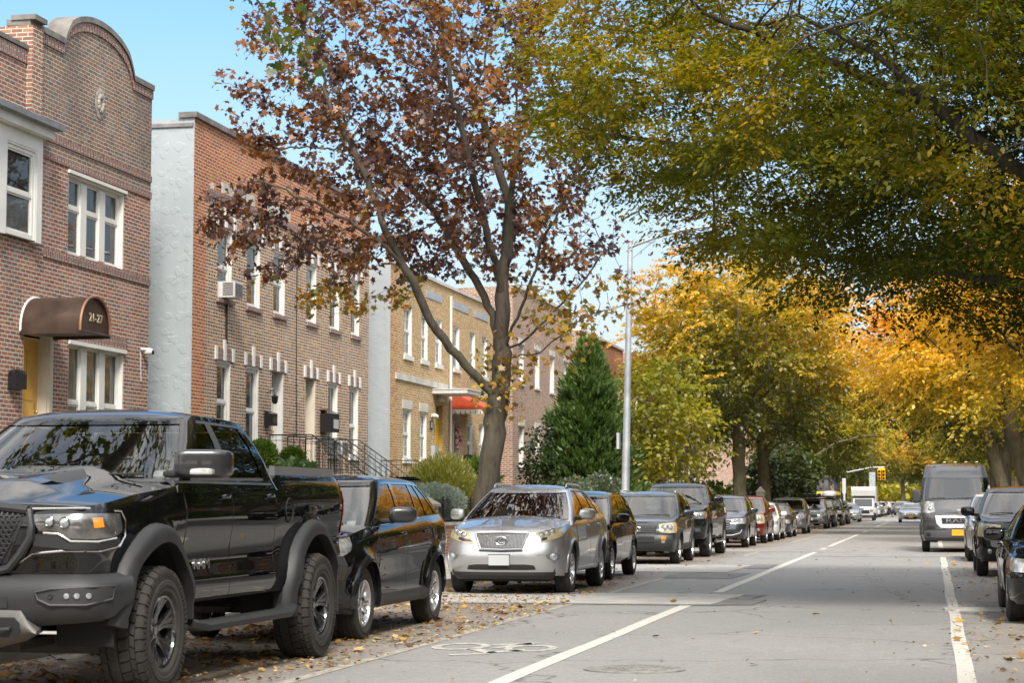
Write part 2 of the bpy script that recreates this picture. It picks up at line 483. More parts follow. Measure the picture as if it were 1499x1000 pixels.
def wheel_data(key, Rr, w, rim, style, rimmat, spokes=5, lugs=False, conc=.03):
    """returns (tyre mesh, rim mesh) for a wheel whose outer face looks towards +x"""
    k = 'wheel_' + key
    if k in WHEELS: return WHEELS[k]
    t = MB(); h = w / 2; sh = .028 + .02 * (Rr > .4)
    prof = [(-h * .8, rim), (-h, rim + (Rr - rim) * .45), (-h * .93, Rr - sh * .7), (-h * .8, Rr - .004)]
    prof += [(-h * .5, Rr), (-h * .47, Rr - .008), (-h * .44, Rr), (-h * .03, Rr), (0, Rr - .008), (h * .03, Rr), (h * .44, Rr), (h * .47, Rr - .008), (h * .5, Rr)]
    prof += [(h * .8, Rr - .004), (h * .93, Rr - sh * .7), (h, rim + (Rr - rim) * .45), (h * .97, rim + .03), (h * .86, rim + .004), (h * .8, rim - .006), (h * .3, rim - .02)]
    t.lathe([(a, r - (.012 if lugs and abs(a) < h * .9 and r > rim + .08 else 0)) for a, r in prof], 64)
    if lugs:
        n = 34
        for i in range(n):
            for j, (x0, x1, sk) in enumerate(((-.98, -.60, .0), (-.55, -.10, .5), (-.05, .40, -.4), (.46, .66, .3), (.70, .99, 0))):
                a0 = 2 * PI * (i + (.5 if j % 2 else 0)) / n; a1 = a0 + 2 * PI / n * .80
                P = []
                for x, tt in ((x0, 0), (x1, 1)):
                    aa, bb = a0 + sk * tt * .12, a1 + sk * tt * .12 + (.03 if j == 1 else 0)
                    rr = Rr + .001 - (.03 * max(0, abs(x) - .75) / .25)
                    P.append([(x * h, r * math.cos(a), r * math.sin(a)) for a, r in ((aa, rr), (bb, rr), (bb, rr - .03), (aa, rr - .03))])
                A, B = P
                t.add(A + B, [(0, 1, 5, 4), (0, 4, 7, 3), (1, 2, 6, 5), (0, 3, 2, 1), (4, 5, 6, 7)])
        for i in range(n * 2):   # shoulder biters
            a0 = 2 * PI * i / n / 2; a1 = a0 + PI / n * .6
            for sg in (1, -1):
                P = [(sg * h * x, r * math.cos(a), r * math.sin(a)) for a in (a0, a1) for x, r in ((.97, Rr - .02), (1.01, Rr - .05), (1.0, Rr - .085))]
                t.add(P, [(0, 1, 4, 3), (1, 2, 5, 4)])
    # raised sidewall ring
    t.lathe([(h * 1.0, rim + (Rr - rim) * .52), (h * 1.022, rim + (Rr - rim) * .5), (h * 1.022, rim + (Rr - rim) * .34), (h * .99, rim + (Rr - rim) * .3)], 64)
    m = MB(); xo = h * .84
    m.lathe([(xo, rim + .006), (xo + .008, rim - .002), (xo + .004, rim - .016), (xo - .02, rim - .026), (-h * .7, rim - .03)], 48)
    m.lathe([(xo - conc - .075, rim - .03), (xo - conc - .08, .02)], 32, m=1)      # dark brake disc behind
    m.lathe([(xo - conc, .0), (xo - conc, .03), (xo - conc - .004, .034)], 20, m=0)
    m.lathe([(xo - conc - .006, .03), (xo - conc - .008, .075), (xo - conc - .03, .085)], 24, m=0)
    for k_ in range(5):
        a = 2 * PI * k_ / 5 + .3
        m.lathe([(xo - conc - .002, 0), (xo - conc - .002, .009), (xo - conc - .012, .010)], 8, c=(0, .055 * math.cos(a), .055 * math.sin(a)), m=1)
    def spoke(a, w0, w1, r0=.05, tw=0, dep=.03):
        n = 6; rows = []
        for i in range(n + 1):
            tt = i / n; r = lerp(r0, rim - .012, tt); x = xo - conc * (1 - tt ** 1.6) - .006
            ww = lerp(w0, w1, tt); aa = a + tw * tt
            er, et = np.array([0, math.cos(aa), math.sin(aa)]), np.array([0, -math.sin(aa), math.cos(aa)])
            c = er * r
            rows.append([c + et * (-ww) + np.array([x - dep, 0, 0]), c + et * (-ww * .9) + np.array([x - .006, 0, 0]), c + et * (-ww * .45) + np.array([x, 0, 0]), c + et * (ww * .45) + np.array([x, 0, 0]), c + et * (ww * .9) + np.array([x - .006, 0, 0]), c + et * ww + np.array([x - dep, 0, 0])])
        m.grid(rows, 0)
    for i in range(spokes):
        a = 2 * PI * i / spokes + PI / 2
        if style == 'twin':
            for d in (-.20, .20): spoke(a + d * .75, .022, .026, tw=d * .45)
        elif style == 'wide': spoke(a, .032, .050)
        elif style == 'thin': spoke(a, .018, .022)
        elif style == 'claw':
            spoke(a, .050, .030, dep=.05)
            for d in (-.2, .2): spoke(a + d * .2, .02, .026, tw=d * 1.0, dep=.05)
    to = t.build('tyre_tmp', [M('tyre', (.026, .023, .020), .85, var=.4, vscale=9)], smooth=True, angle=30)
    mo = m.build('rim_tmp', [rimmat, M('brake_dark', (.03, .028, .027), .6, .5)], smooth=True, angle=40)
    r = (to.data, mo.data); bpy.data.objects.remove(to); bpy.data.objects.remove(mo)
    WHEELS[k] = r
    return r
WHEELS = {}
def wheels(root, wd, xs, ys, z):
    for y in ys:
        for sg in (1, -1):
            w = bpy.data.objects.new('wheel', None); COL.objects.link(w); w.parent = root; w.empty_display_size = .1
            w.location = (sg * xs, y, z); w.rotation_euler = ((rnd.random() * 6), 0, 0 if sg > 0 else PI)
            for nm, me in zip(('tyre', 'rim'), wd):
                o = bpy.data.objects.new(nm, me); COL.objects.link(o); o.parent = w

class Cab:
    def __init__(s, p):
        s.p = p; s.cf, s.cr = p.get('cf', .22), p.get('cr', .15); s.nf, s.nr = p.get('ncf', 3.6), p.get('ncr', 4)
        s.Wb, s.Wr = p['Wb'], p['Wr']; s.yf, s.yr = p['yf'], p['yrr']
        s.kn = [(s.yf[0] + s.cf, s.yf[1] + s.cf)] + list(p['kn']) + [(s.yr[0] - s.cr, s.yr[1] - s.cr)]
        s.zb = Curve(p['zb'], .02); s.zr = Curve(p['zr'], .05); s.bulge = p.get('bulge', .02)
        s.tw = p.get('taper', 0.)
    def pt(s, g, t, sg=1, o=0):
        """g: 0..1 front quadrant, then 1 per segment, then rear quadrant"""
        nk = len(s.kn) - 1
        W = lerp(s.Wb, s.Wr, t) + s.bulge * math.sin(PI * min(max(t, 0), 1))
        if g <= 1:
            a = g * PI / 2; k = s.nf
            fx, d = math.sin(a) ** (2 / k), s.cf * (1 - (max(math.cos(a), 0) ** (2 / k)))
            yb, yr = s.yf[0] + d, s.yf[1] + d
        elif g >= 1 + nk:
            a = (2 + nk - g) * PI / 2; k = s.nr
            fx, d = max(math.sin(a), 0) ** (2 / k), s.cr * (1 - (max(math.cos(a), 0) ** (2 / k)))
            yb, yr = s.yr[0] - d, s.yr[1] - d
        else:
            i = min(int(g - 1), nk - 1); f = g - 1 - i
            yb, yr = lerp(s.kn[i][0], s.kn[i + 1][0], f), lerp(s.kn[i][1], s.kn[i + 1][1], f); fx = 1
        y = lerp(yb, yr, t)
        mid = s.kn[1][0]; end = s.yr[0]
        tp = 1 - s.tw * max(0, (y - mid) / (end - mid)) ** 2
        z = lerp(s.zb(yb), s.zr(yr), t)
        return np.array([sg * fx * W * tp, y, z])
    def off(s, g, t, sg, o):
        e = .01; g0 = max(g, e)
        a = s.pt(g0 + e, t, sg) - s.pt(g0 - e, t, sg); b = s.pt(g, t + e, sg) - s.pt(g, t - e, sg)
        n = np.cross(a, b); n /= np.linalg.norm(n) + 1e-9
        p = s.pt(g, t, sg); c = p - np.array([0, (s.yf[1] + s.yr[1]) / 2, p[2] - .2])
        if n @ c < 0: n = -n
        return p + n * o

def cabin(C, root, pm, glass, trim, wins, gw=.80, rw=.80, t0=.05, t1=.90, crown=.07, frame=None, rear_glass=True, dark=None, rt0=None, name='cabin', roofmat=None, wtop=None):
    """wins: list of (knot segment, glass?)  gw: how much of the front quadrant is glass"""
    nk = len(C.kn) - 1
    G = sorted(set([0] + [round(x, 4) for x in np.linspace(0, gw, 8)] + [round(x, 4) for x in np.linspace(gw, 1, 5)] + [round(1 + i + f, 4) for i in range(nk) for f in np.linspace(0, 1, 7)] + [round(1 + nk + x, 4) for x in np.linspace(0, 1 - rw, 5)] + [round(1 + nk + x, 4) for x in np.linspace(1 - rw, 1, 8)]))
    T = [-.16, t0 - .045, t0, lerp(t0, t1, .33), lerp(t0, t1, .66), t1, min(t1 + .045, .97), 1.0]
    mb = MB(); gl = []
    segs = dict(wins)
    def cls(ga, gb, ta, tb):
        gm, tm = (ga + gb) / 2, (ta + tb) / 2
        inn = t0 <= tm <= t1; edge = (t0 - .05 < tm < t1 + .05)
        if gm < gw: return ('glass' if inn else ('trim' if edge and tm < t0 else 'paint')), 'windshield'
        if gm > 1 + nk + (1 - rw): return ('glass' if inn and rear_glass else 'paint'), 'rear_window'
        if gm > 1 and gm < 1 + nk:
            k = segs.get(int(gm - 1))
            if k == 'g': return ('glass' if inn else ('trim' if edge else 'paint')), 'side%d' % int(gm - 1)
            if k == 'p' and edge: return 'trim', None
        return 'paint', None
    groups = {}
    for sg in (1, -1):
        for i in range(len(G) - 1):
            for j in range(len(T) - 1):
                c, nm = cls(G[i], G[i + 1], T[j], T[j + 1])
                o = -.007 if c == 'glass' else 0
                q = [C.off(G[a], T[b], sg, o) if o else C.pt(G[a], T[b], sg) for a, b in ((i, j), (i + 1, j), (i + 1, j + 1), (i, j + 1))]
                if sg < 0: q = q[::-1]
                if c == 'glass':
                    key = nm if nm in ('windshield', 'rear_window') else nm + str(sg)
                    groups.setdefault(key, MB()).quad(*q)
                    # reveal between paint and glass
                else:
                    mb.quad(*q, m=0 if c == 'paint' else 1)
    # roof skin
    cap = MB(); nu = 16; rows = []
    for g in G:
        e = C.pt(g, 1.0, 1)
        L_ = C.yr[1] - C.yf[1]; w = (e[1] - C.yf[1]) / max(L_, .1)
        h = crown * (1 - abs(2 * min(max(w, 0), 1) - 1) ** 4)
        row = []
        for k in range(nu + 1):
            u = math.sin((-1 + 2 * k / nu) * PI / 2)
            row.append((e[0] * u, e[1], e[2] + h * (1 - abs(u) ** 3)))
        rows.append(row)
    mb.grid(rows, 2 if roofmat else 0)
    o = mb.build(name, [pm, trim] + ([roofmat] if roofmat else []), root, smooth=True, angle=40, weld=True)
    for k, g in groups.items():
        nm = k if not k.startswith('side') else 'side_window'
        g.build(nm, dark if (dark and k.startswith('side') and int(k[4]) >= 2) else glass, root, smooth=True, angle=60, weld=True)
    # inside: headliner, dash, seats
    return o

def interior(root, C, x=.38, yd=None, seat_col=(.03, .03, .032), rows=(1.0, 1.9), wheel_side=1, z=None, hw=True):
    mb = MB(); yf = C.yf[0]; zb = C.zb(yf + .6)
    z = zb - .17 if z is None else z
    mb.sell((0, yf + .42, zb - .06), (C.Wb * .93, .36, .10), 3, 24, 10)
    o = mb.build('dashboard', M('dash', (.02, .02, .02), .7), root, smooth=True)
    mat = M('seat_%d' % int(seat_col[0] * 1000), seat_col, .8)
    for yy in rows:
        for sg in (1, -1):
            s = MB(); y = yf + yy
            s.sell((sg * x, y + .05, z + .02), (.25, .09, .34), 3.4, 20, 12, fn=lambda p: (p[0], p[1] + (p[2] - z) * .22, p[2]))
            s.sell((sg * x, y + .17, z + .44), (.13, .055, .10), 3, 16, 10)
            s.tube([(sg * x - .05, y + .12, z + .3), (sg * x - .05, y + .16, z + .4)], .008, 6); s.tube([(sg * x + .05, y + .12, z + .3), (sg * x + .05, y + .16, z + .4)], .008, 6)
            s.build('seat', mat, root, smooth=True)
    if hw:
        w = MB(); c = np.array([x * wheel_side, yf + .68, zb + .02])
        pts = []
        for i in range(25):
            a = 2 * PI * i / 24; pts.append(c + np.array([.185 * math.cos(a), .185 * math.sin(a) * .42, .185 * math.sin(a) * .9]))
        w.tube(pts, .014, 6, cap=False); w.tube([c + np.array([-.18, 0, 0]), c + np.array([.18, 0, 0])], .016, 6); w.sell(tuple(c), (.06, .04, .05), 2.5, 12, 8)
        w.build('steering_wheel', M('wheel_rim', (.06, .045, .03), .5), root, smooth=True)
    r = MB(); zr = C.zr(C.yf[1]) ; r.sell((0, C.yf[1] - .02, lerp(zb, zr, .9)), (.12, .02, .035), 3, 16, 8)
    r.build('rear_view_mirror', M('dash', (.02, .02, .02), .7), root, smooth=True)

def mirrors(root, x, y, z, sx=.12, sy=.09, sz=.09, mat=None, arm=None, e=3.2, tilt=0):
    for sg in (1, -1):
        mb = MB()
        def fn(p, sg=sg): return (p[0], p[1] + abs(p[0] - sg * x) * .25 + (p[0] - sg * x) * sg * .15, p[2] + (p[0] - sg * x) * sg * tilt)
        mb.sell((sg * (x + sx), y, z), (sx, sy, sz), e, 22, 14, fn=fn)
        mb.sell((sg * (x - .02), y + .0, z - sz * .75), (.09, .035, .028), 3, 12, 8, m=1)
        mb.build('wing_mirror', [mat, arm or BLK()], root, smooth=True)

def handles(root, S, pts, mat, w=.17):
    """door handles: (y,z) list, on both sides"""
    for y, z in pts:
        for sg in (1, -1):
            mb = MB(); P = []
            for i in range(7):
                f = i / 6; yy = y - w / 2 + w * f
                P.append(S.off(sg * S.sy(yy), z, .012 + .022 * math.sin(PI * f) ** .6))
            mb.tube(P, [.010, .015, .016, .016, .016, .015, .010], 8)
            patch(mb, S, [(S.sy(y - w * .38), z + .022), (S.sy(y + w * .38), z + .022)], [(S.sy(y - w * .38), z - .026), (S.sy(y + w * .38), z - .026)], .002, 4, 2, m=1, sides=(sg,))
            mb.build('door_handle', [mat, BLK()], root, smooth=True)

def doors(root, S, edges, z0, mat, off=.004, gap=.006, ztop=None):
    """edges: list of (front line, rear line); each line a list of (y,z) from top to bottom"""
    out = []
    for fl, rl in edges:
        for sg in (1, -1):
            mb = MB()
            n = 18
            def along(l, f):
                z = lerp(l[0][1], l[-1][1], f)
                ys, zs = [p[0] for p in l][::-1], [p[1] for p in l][::-1]
                return float(np.interp(z, zs, ys)), z
            P = []; D = []
            for j in range(n + 1):
                f = j / n; a, z = along(fl, f); b, z2 = along(rl, f); row = []; drow = []
                for i in range(n + 1):
                    q = S.sy(lerp(a + gap, b - gap, i / n)); zz = lerp(z, z2, i / n)
                    row.append(S.off(sg * q, zz, off)); drow.append(S.off(sg * q, zz, off - .012))
                P.append(row); D.append(drow)
            mb.grid(P, flip=sg > 0)
            for A, B in ((P[0], D[0]), (P[-1], D[-1])): mb.grid([A, B], 1)
            mb.grid([[r[0] for r in P], [r[0] for r in D]], 1); mb.grid([[r[-1] for r in P], [r[-1] for r in D]], 1)
            out.append(mb.build('door', [mat, BLK()], root, smooth=True, angle=30))
    # dark shut lines round the doors
    for fl, rl in edges:
        for l in (fl, rl):
            for sg in (1, -1):
                ln = MB(); top = [(S.sy(y - .009), z) for y, z in l]; bot = [(S.sy(y + .009), z) for y, z in l]
                patch(ln, S, top, bot, .0025, 6, 1, .004, sides=(sg,)); ln.build('door_seam', BLK(), root)
    return out

def rbar(path, r, root, name, mat, n=8):
    mb = MB(); mb.tube(path, r, n); return mb.build(name, mat, root, smooth=True)
def disc_at(mb, p, n, r, dep=.01, seg=20, m=0, dome=0.):
    """small disc facing along n"""
    n = np.array(n, float); n /= np.linalg.norm(n); a = np.cross(n, (0, 0, 1.)); a /= np.linalg.norm(a); b = np.cross(n, a)
    rows = []
    for k in range(seg):
        t = 2 * PI * k / seg; d = a * math.cos(t) + b * math.sin(t)
        rows.append([p + d * r - n * .01, p + d * r + n * dep, p + d * r * .85 + n * (dep + .003), p + d * r * .5 + n * (dep + dome * .7), p + n * (dep + dome)])
    mb.grid(rows, m, closed=True)
def ring_at(mb, p, n, rx, rz, t, m=0, seg=28):
    n = np.array(n, float); n /= np.linalg.norm(n); a = np.cross(n, (0, 0, 1.)); a /= np.linalg.norm(a); b = np.array([0, 0, 1.])
    pts = [p + a * rx * math.cos(2 * PI * k / seg) + b * rz * math.sin(2 * PI * k / seg) for k in range(seg + 1)]
    mb.tube(pts, t, 6, m, cap=False)
CHROME = lambda: M('chrome', (.55, .55, .56), .14, 1.)
SILV = lambda: M('rim_silver', (.62, .62, .63), .25, .9)
DKRIM = lambda: M('rim_gloss_black', (.02, .02, .022), .12, .3, coat=1)
GREYPL = lambda: M('plastic_grey', (.017, .017, .018), .55, var=.15, vscale=5)
LAMPH = lambda: M('lamp_housing', (.34, .34, .33), .15, .55, coat=1, var=.5, vscale=14)
LAMPY = lambda: M('lamp_yellowed', (.42, .36, .23), .18, .25, coat=1, var=.25, vscale=9)
LAMPD = lambda: M('lamp_dark', (.05, .05, .052), .12, .3, coat=1)
LENS = lambda: M('lamp_lens', (.34, .35, .36), .10, .5, coat=1)
AMBER = lambda: M('amber', (.75, .22, .02), .2, 0, coat=1)
RED = lambda: M('tail_red', (.45, .012, .01), .15, 0, coat=1)
PLATE = lambda: M('plate_white', (.42, .43, .44), .5, var=.05)
PLATEY = lambda: M('plate_orange', (.80, .36, .02), .45)
GLASS = lambda: M_glass('car_glass', (.50, .54, .52))
GLASSD = lambda: M_glass('car_glass_dark', (.10, .11, .11))
STICK = lambda: M('sticker', (.62, .65, .62), .6)

def make_car(name, label, c, loc, group=None):
    L, W, H = c['L'], c['W'], c['H']; yF, yR, Rw = c['yF'], c['yR'], c['Rw']
    rA = c.get('rA', Rw + .055); hl = c['hl']; cy, cz, bz = c['cy'], c['cz'], c['bz']; sill = c.get('sill', .3)
    root = thing(name, label, c.get('cat', 'car'), loc, group)
    p = dict(L=L, W=W, yF=yF, yR=yR, rA=rA, zw=Rw + c.get('lift', 0), yc=c.get('yc', .5), nf=c.get('nf', 3.0), yr=c.get('yrr', .4), nr=c.get('nr', 3.6), flare=c.get('flare', .02),
             zs=c.get('zs', [(0, sill + .0), (yF - rA, sill - .03), (yF + rA, sill), (yR - rA, sill), (yR + rA, sill + .04), (L, sill + .1)]),
             zt=c.get('zt', [(0, hl), (.12, hl + .03), (cy, cz), (L * .6, bz), (L - .5, bz + .04), (L, bz - .02)]),
             prof=c.get('prof', [(0, -.07), (.1, -.03), (.28, -.012), (.5, .0), (.62, .004), (.74, -.012), (.9, -.03), (1, -.085)]),
             fo=c.get('fo', [(sill, .10), (sill + .12, .02), (.55, 0), (hl - .15, .05), (hl, .17), (hl + .1, .25)]),
             ro=c.get('ro', [(.2, .12), (.4, 0), (.65, 0), (bz - .1, .05), (bz + .1, .12)]),
             plan=c.get('plan', [(0, .95), (yF, .985), (L * .45, 1), (yR, .99), (L, .93)]))
    S = Surf(p)
    pm = c['paint']
    body_mesh(S, [pm, BLK()], 'body', root, c.get('crown', [(0, .02), (.4, .05), (cy, .06), (L, .05)]), c.get('dome'), cabin=c.get('cabin', (cy - .02, L - .25)))
    underbody(S, root)
    C = Cab(dict(Wb=c.get('Wb', W / 2 - .075), Wr=c.get('Wr', W / 2 - .25), yf=c['ws'], yrr=c['rw'], kn=c['kn'], zb=c.get('zb', [(cy - .5, cz - .01), (cy, cz - .005), (L * .6, bz - .005), (L, bz + .03)]),
                 zr=c['zr'], bulge=c.get('bulge', .025), taper=c.get('taper', .06), cf=c.get('cf', .25), cr=c.get('cr', .2), ncf=c.get('ncf', 3.2)))
    trim = c.get('trim', M('gloss_black', (.01, .01, .01), .15, coat=1))
    cabin(C, root, pm, GLASS(), trim, c['wins'], gw=c.get('gw', .74), rw=c.get('rwf', .8), crown=c.get('rcrown', .055), dark=c.get('dark', GLASSD()), t1=c.get('t1', .90), roofmat=c.get('roofmat'))
    if c.get('inside', True):
        interior(root, C, x=W * .2, rows=c.get('seats', (1.0, 1.95)), seat_col=c.get('seatc', (.03, .03, .03)))
    wd = wheel_data(c['wkey'], Rw, c.get('tw', .22), c.get('rim', Rw - .105), c.get('wstyle', 'twin'), c.get('rimmat', SILV()), c.get('spokes', 5), c.get('lugs', False), c.get('conc', .03))
    xo = W / 2 * .985 - c.get('tw', .22) / 2 + c.get('track', 0)
    wheels(root, wd, xo, (yF, yR), Rw)
    mx, my, mz = c['mir']
    mirrors(root, mx, my, mz, *c.get('mirs', (.12, .085, .085)), mat=c.get('mirmat', pm), e=c.get('mire', 3.2), tilt=c.get('mtilt', 0))
    # doors
    d = c.get('doors')
    if d:
        z0 = c.get('dz0', sill + .16); zt = lambda y: S.zt(y) - .035
        E_ = []
        for a, b in zip(d[:-1], d[1:]):
            def line(y, arch=None):
                pts = [(y, zt(y)), (y, z0)]
                return pts
            fl, rl = line(a), line(b)
            r2 = rA + .03
            if b > yR - r2:      # rear door cut away over the wheel
                pts = [(b, zt(b))]
                for k in range(9):
                    z = lerp(zt(b) - .05, z0, k / 8); dz = z - S.zw
                    yy = yR - math.sqrt(max(r2 * r2 - dz * dz, 0)) if dz < r2 else b
                    pts.append((min(b, yy), z))
                rl = pts
            E_.append((fl, rl))
        if c.get('doorparts', True): doors(root, S, E_, z0, pm)
        handles(root, S, [(b - .17, c.get('hz', bz - .13) + .01 * i) for i, b in enumerate(d[1:])], c.get('hmat', pm))
    for f in c.get('extra', ()): f(S, C, root, c)
    # wipers
    if c.get('wiper', True):
        mb = MB()
        for g0, s0, g1, s1, in ((.12, -1, .42, 1), (.48, -1, .10, -1)):
            a = C.off(g0, .06, s0, .012); b = C.off(g1, .10 if s1 > 0 else .1, s1, .012)
            mb.tube([a, (a + b) / 2 + np.array([0, -.012, .006]), b], .008, 5)
        mb.build('wiper', BLK(), root, smooth=True)
    return root, S, C

def front_patch(name, S, root, top, bot, mat, off=.004, nu=4, nv=4, mirror=False, skirt=.012):
    """top/bot: lists of (x,z); separate meshes left and right when mirrored"""
    t = [(S.sx(x), z) for x, z in top]; b = [(S.sx(x), z) for x, z in bot]
    out = []
    for sg in ((1, -1) if mirror else (1,)):
        mb = MB(); patch(mb, S, t, b, off, nu, nv, skirt, sides=(sg,)); out.append(mb.build(name, mat, root, smooth=True, angle=40))
    return out
def lamp(S, root, top, bot, mat, cells=(), off=.006, amber=None, name='headlight'):
    """wrap-round lamp; top/bot in (s,z); cells (s,z,r)"""
    for sg in (1, -1):
        mb = MB(); patch(mb, S, top, bot, off, 4, 5, .02, sides=(sg,))
        for q, z, r in cells:
            n = S.nrm(sg * q, z); disc_at(mb, S.pos(sg * q, z) + n * off, n * .5 + np.array([0, -.7, 0]), r, .012, 16, 1, dome=r * .4)
            ring_at(mb, S.pos(sg * q, z) + n * (off + .012), n * .5 + np.array([0, -.7, 0]), r, r, .005, 2, 16)
        o = mb.build(name, [mat, LENS(), LAMPD()], root, smooth=True, angle=40)
        if amber:
            a = MB(); patch(a, S, amber[0], amber[1], off + .004, 3, 3, .012, sides=(sg,)); a.build('indicator', AMBER(), o, smooth=True)
def tails(S, root, z0, z1, depth=.28, w=.25):
    for sg in (1, -1):
        mb = MB(); s1 = S.sxr(S.W - w)
        patch(mb, S, [(S.sy(S.L - depth), z1), (S.sy(S.L - .12), z1 + .01), (s1, z1)], [(S.sy(S.L - depth * .7), z0), (S.sy(S.L - .12), z0), (s1, z0 + .02)], .008, 5, 4, .02, sides=(sg,))
        mb.build('tail_light', RED(), root, smooth=True)
def plate(S, root, x, z, w=.31, h=.155, mat=None, dy=.02, marks=0):
    mb = MB(); y = S.fpt(x, z)[1] - dy
    mb.box(x - w / 2, x + w / 2, y - .006, y + .03, z - h / 2, z + h / 2)
    mb.box(x - w / 2 - .012, x + w / 2 + .012, y - .003, y + .028, z + h / 2, z + h / 2 + .01, 1)
    mb.build('number_plate', [mat or PLATE(), BLK()], root)
def rails(C, root, t=1.0, o=.05, g0=1.15, g1=None, r=.016, mat=None):
    nk = len(C.kn) - 1; g1 = g1 or (nk + .85)
    for sg in (1, -1):
        mb = MB(); pts = []
        for i in range(13):
            f = i / 12; p = C.pt(lerp(g0, g1, f), 1.0, sg)
            h = o * min(1, math.sin(PI * f) * 3.2) ** .7 if 0 < f < 1 else -.01
            pts.append(p + np.array([-sg * .035, 0, h + .02]))
        mb.tube(pts, [r * (1.6 if i in (0, 12) else 1) for i in range(13)], 8)
        mb.build('roof_rail', mat, root, smooth=True)
def arch_trim(S, root, w, off, mat, a0=-8, a1=188, name='arch_trim', lip=.006, which=(0, 1)):
    for k in which:
        yw, r = S.wh[k]
        for sg in (1, -1):
            mb = MB()
            to = arcpts(S, yw, r + w, a0, a1); ti = arcpts(S, yw, r - .008, a0, a1)
            patch(mb, S, to, ti, [lip, off * .75, off, off, off * .9], 1, 4, .05, sides=(sg,))
            mb.build(name, mat, root, smooth=True, angle=50)
def sill_trim(S, root, z1, off, mat, name='sill_trim', z0=None):
    a, b = S.wh[0][0] + S.wh[0][1] + .03, S.wh[1][0] - S.wh[1][1] - .03
    for sg in (1, -1):
        mb = MB(); z0_ = z0 or S.zs(a)
        ys = np.linspace(a, b, 8)
        patch(mb, S, [(S.sy(y), z1) for y in ys], [(S.sy(y), z0_ + .0) for y in ys], [.004, off * .8, off, off, off * .6], 2, 4, .02, sides=(sg,))
        mb.build(name, mat, root, smooth=True, angle=50)
def sticker(C, root, g=.45, t=.12, w=.12):
    mb = MB(); a = [C.off(g, t, 1, -.012), C.off(g + .12, t, 1, -.012), C.off(g + .12, t + .09, 1, -.012), C.off(g, t + .09, 1, -.012)]
    mb.quad(*a); mb.build('windscreen_sticker', STICK(), root)

# ---- colours
P_BLACK = paint('black', (.003, .003, .0035), 0, .3)
P_BLACK2 = paint('black_soft', (.009, .009, .010), .0, .3)
P_SILV = paint('silver', (.47, .475, .485), .85, .36)
P_GREY = paint('dark_grey', (.05, .055, .062), .7, .3)
P_GREEN = paint('grey_green', (.042, .052, .055), .6, .3)
P_RED = paint('dark_red', (.17, .012, .008), .5, .3)
P_WHITE = paint('white', (.62, .63, .62), .1, .3)
P_MID = paint('mid_grey', (.20, .21, .225), .75, .32)
P_CHAR = paint('van_grey', (.055, .057, .06), .35, .35)

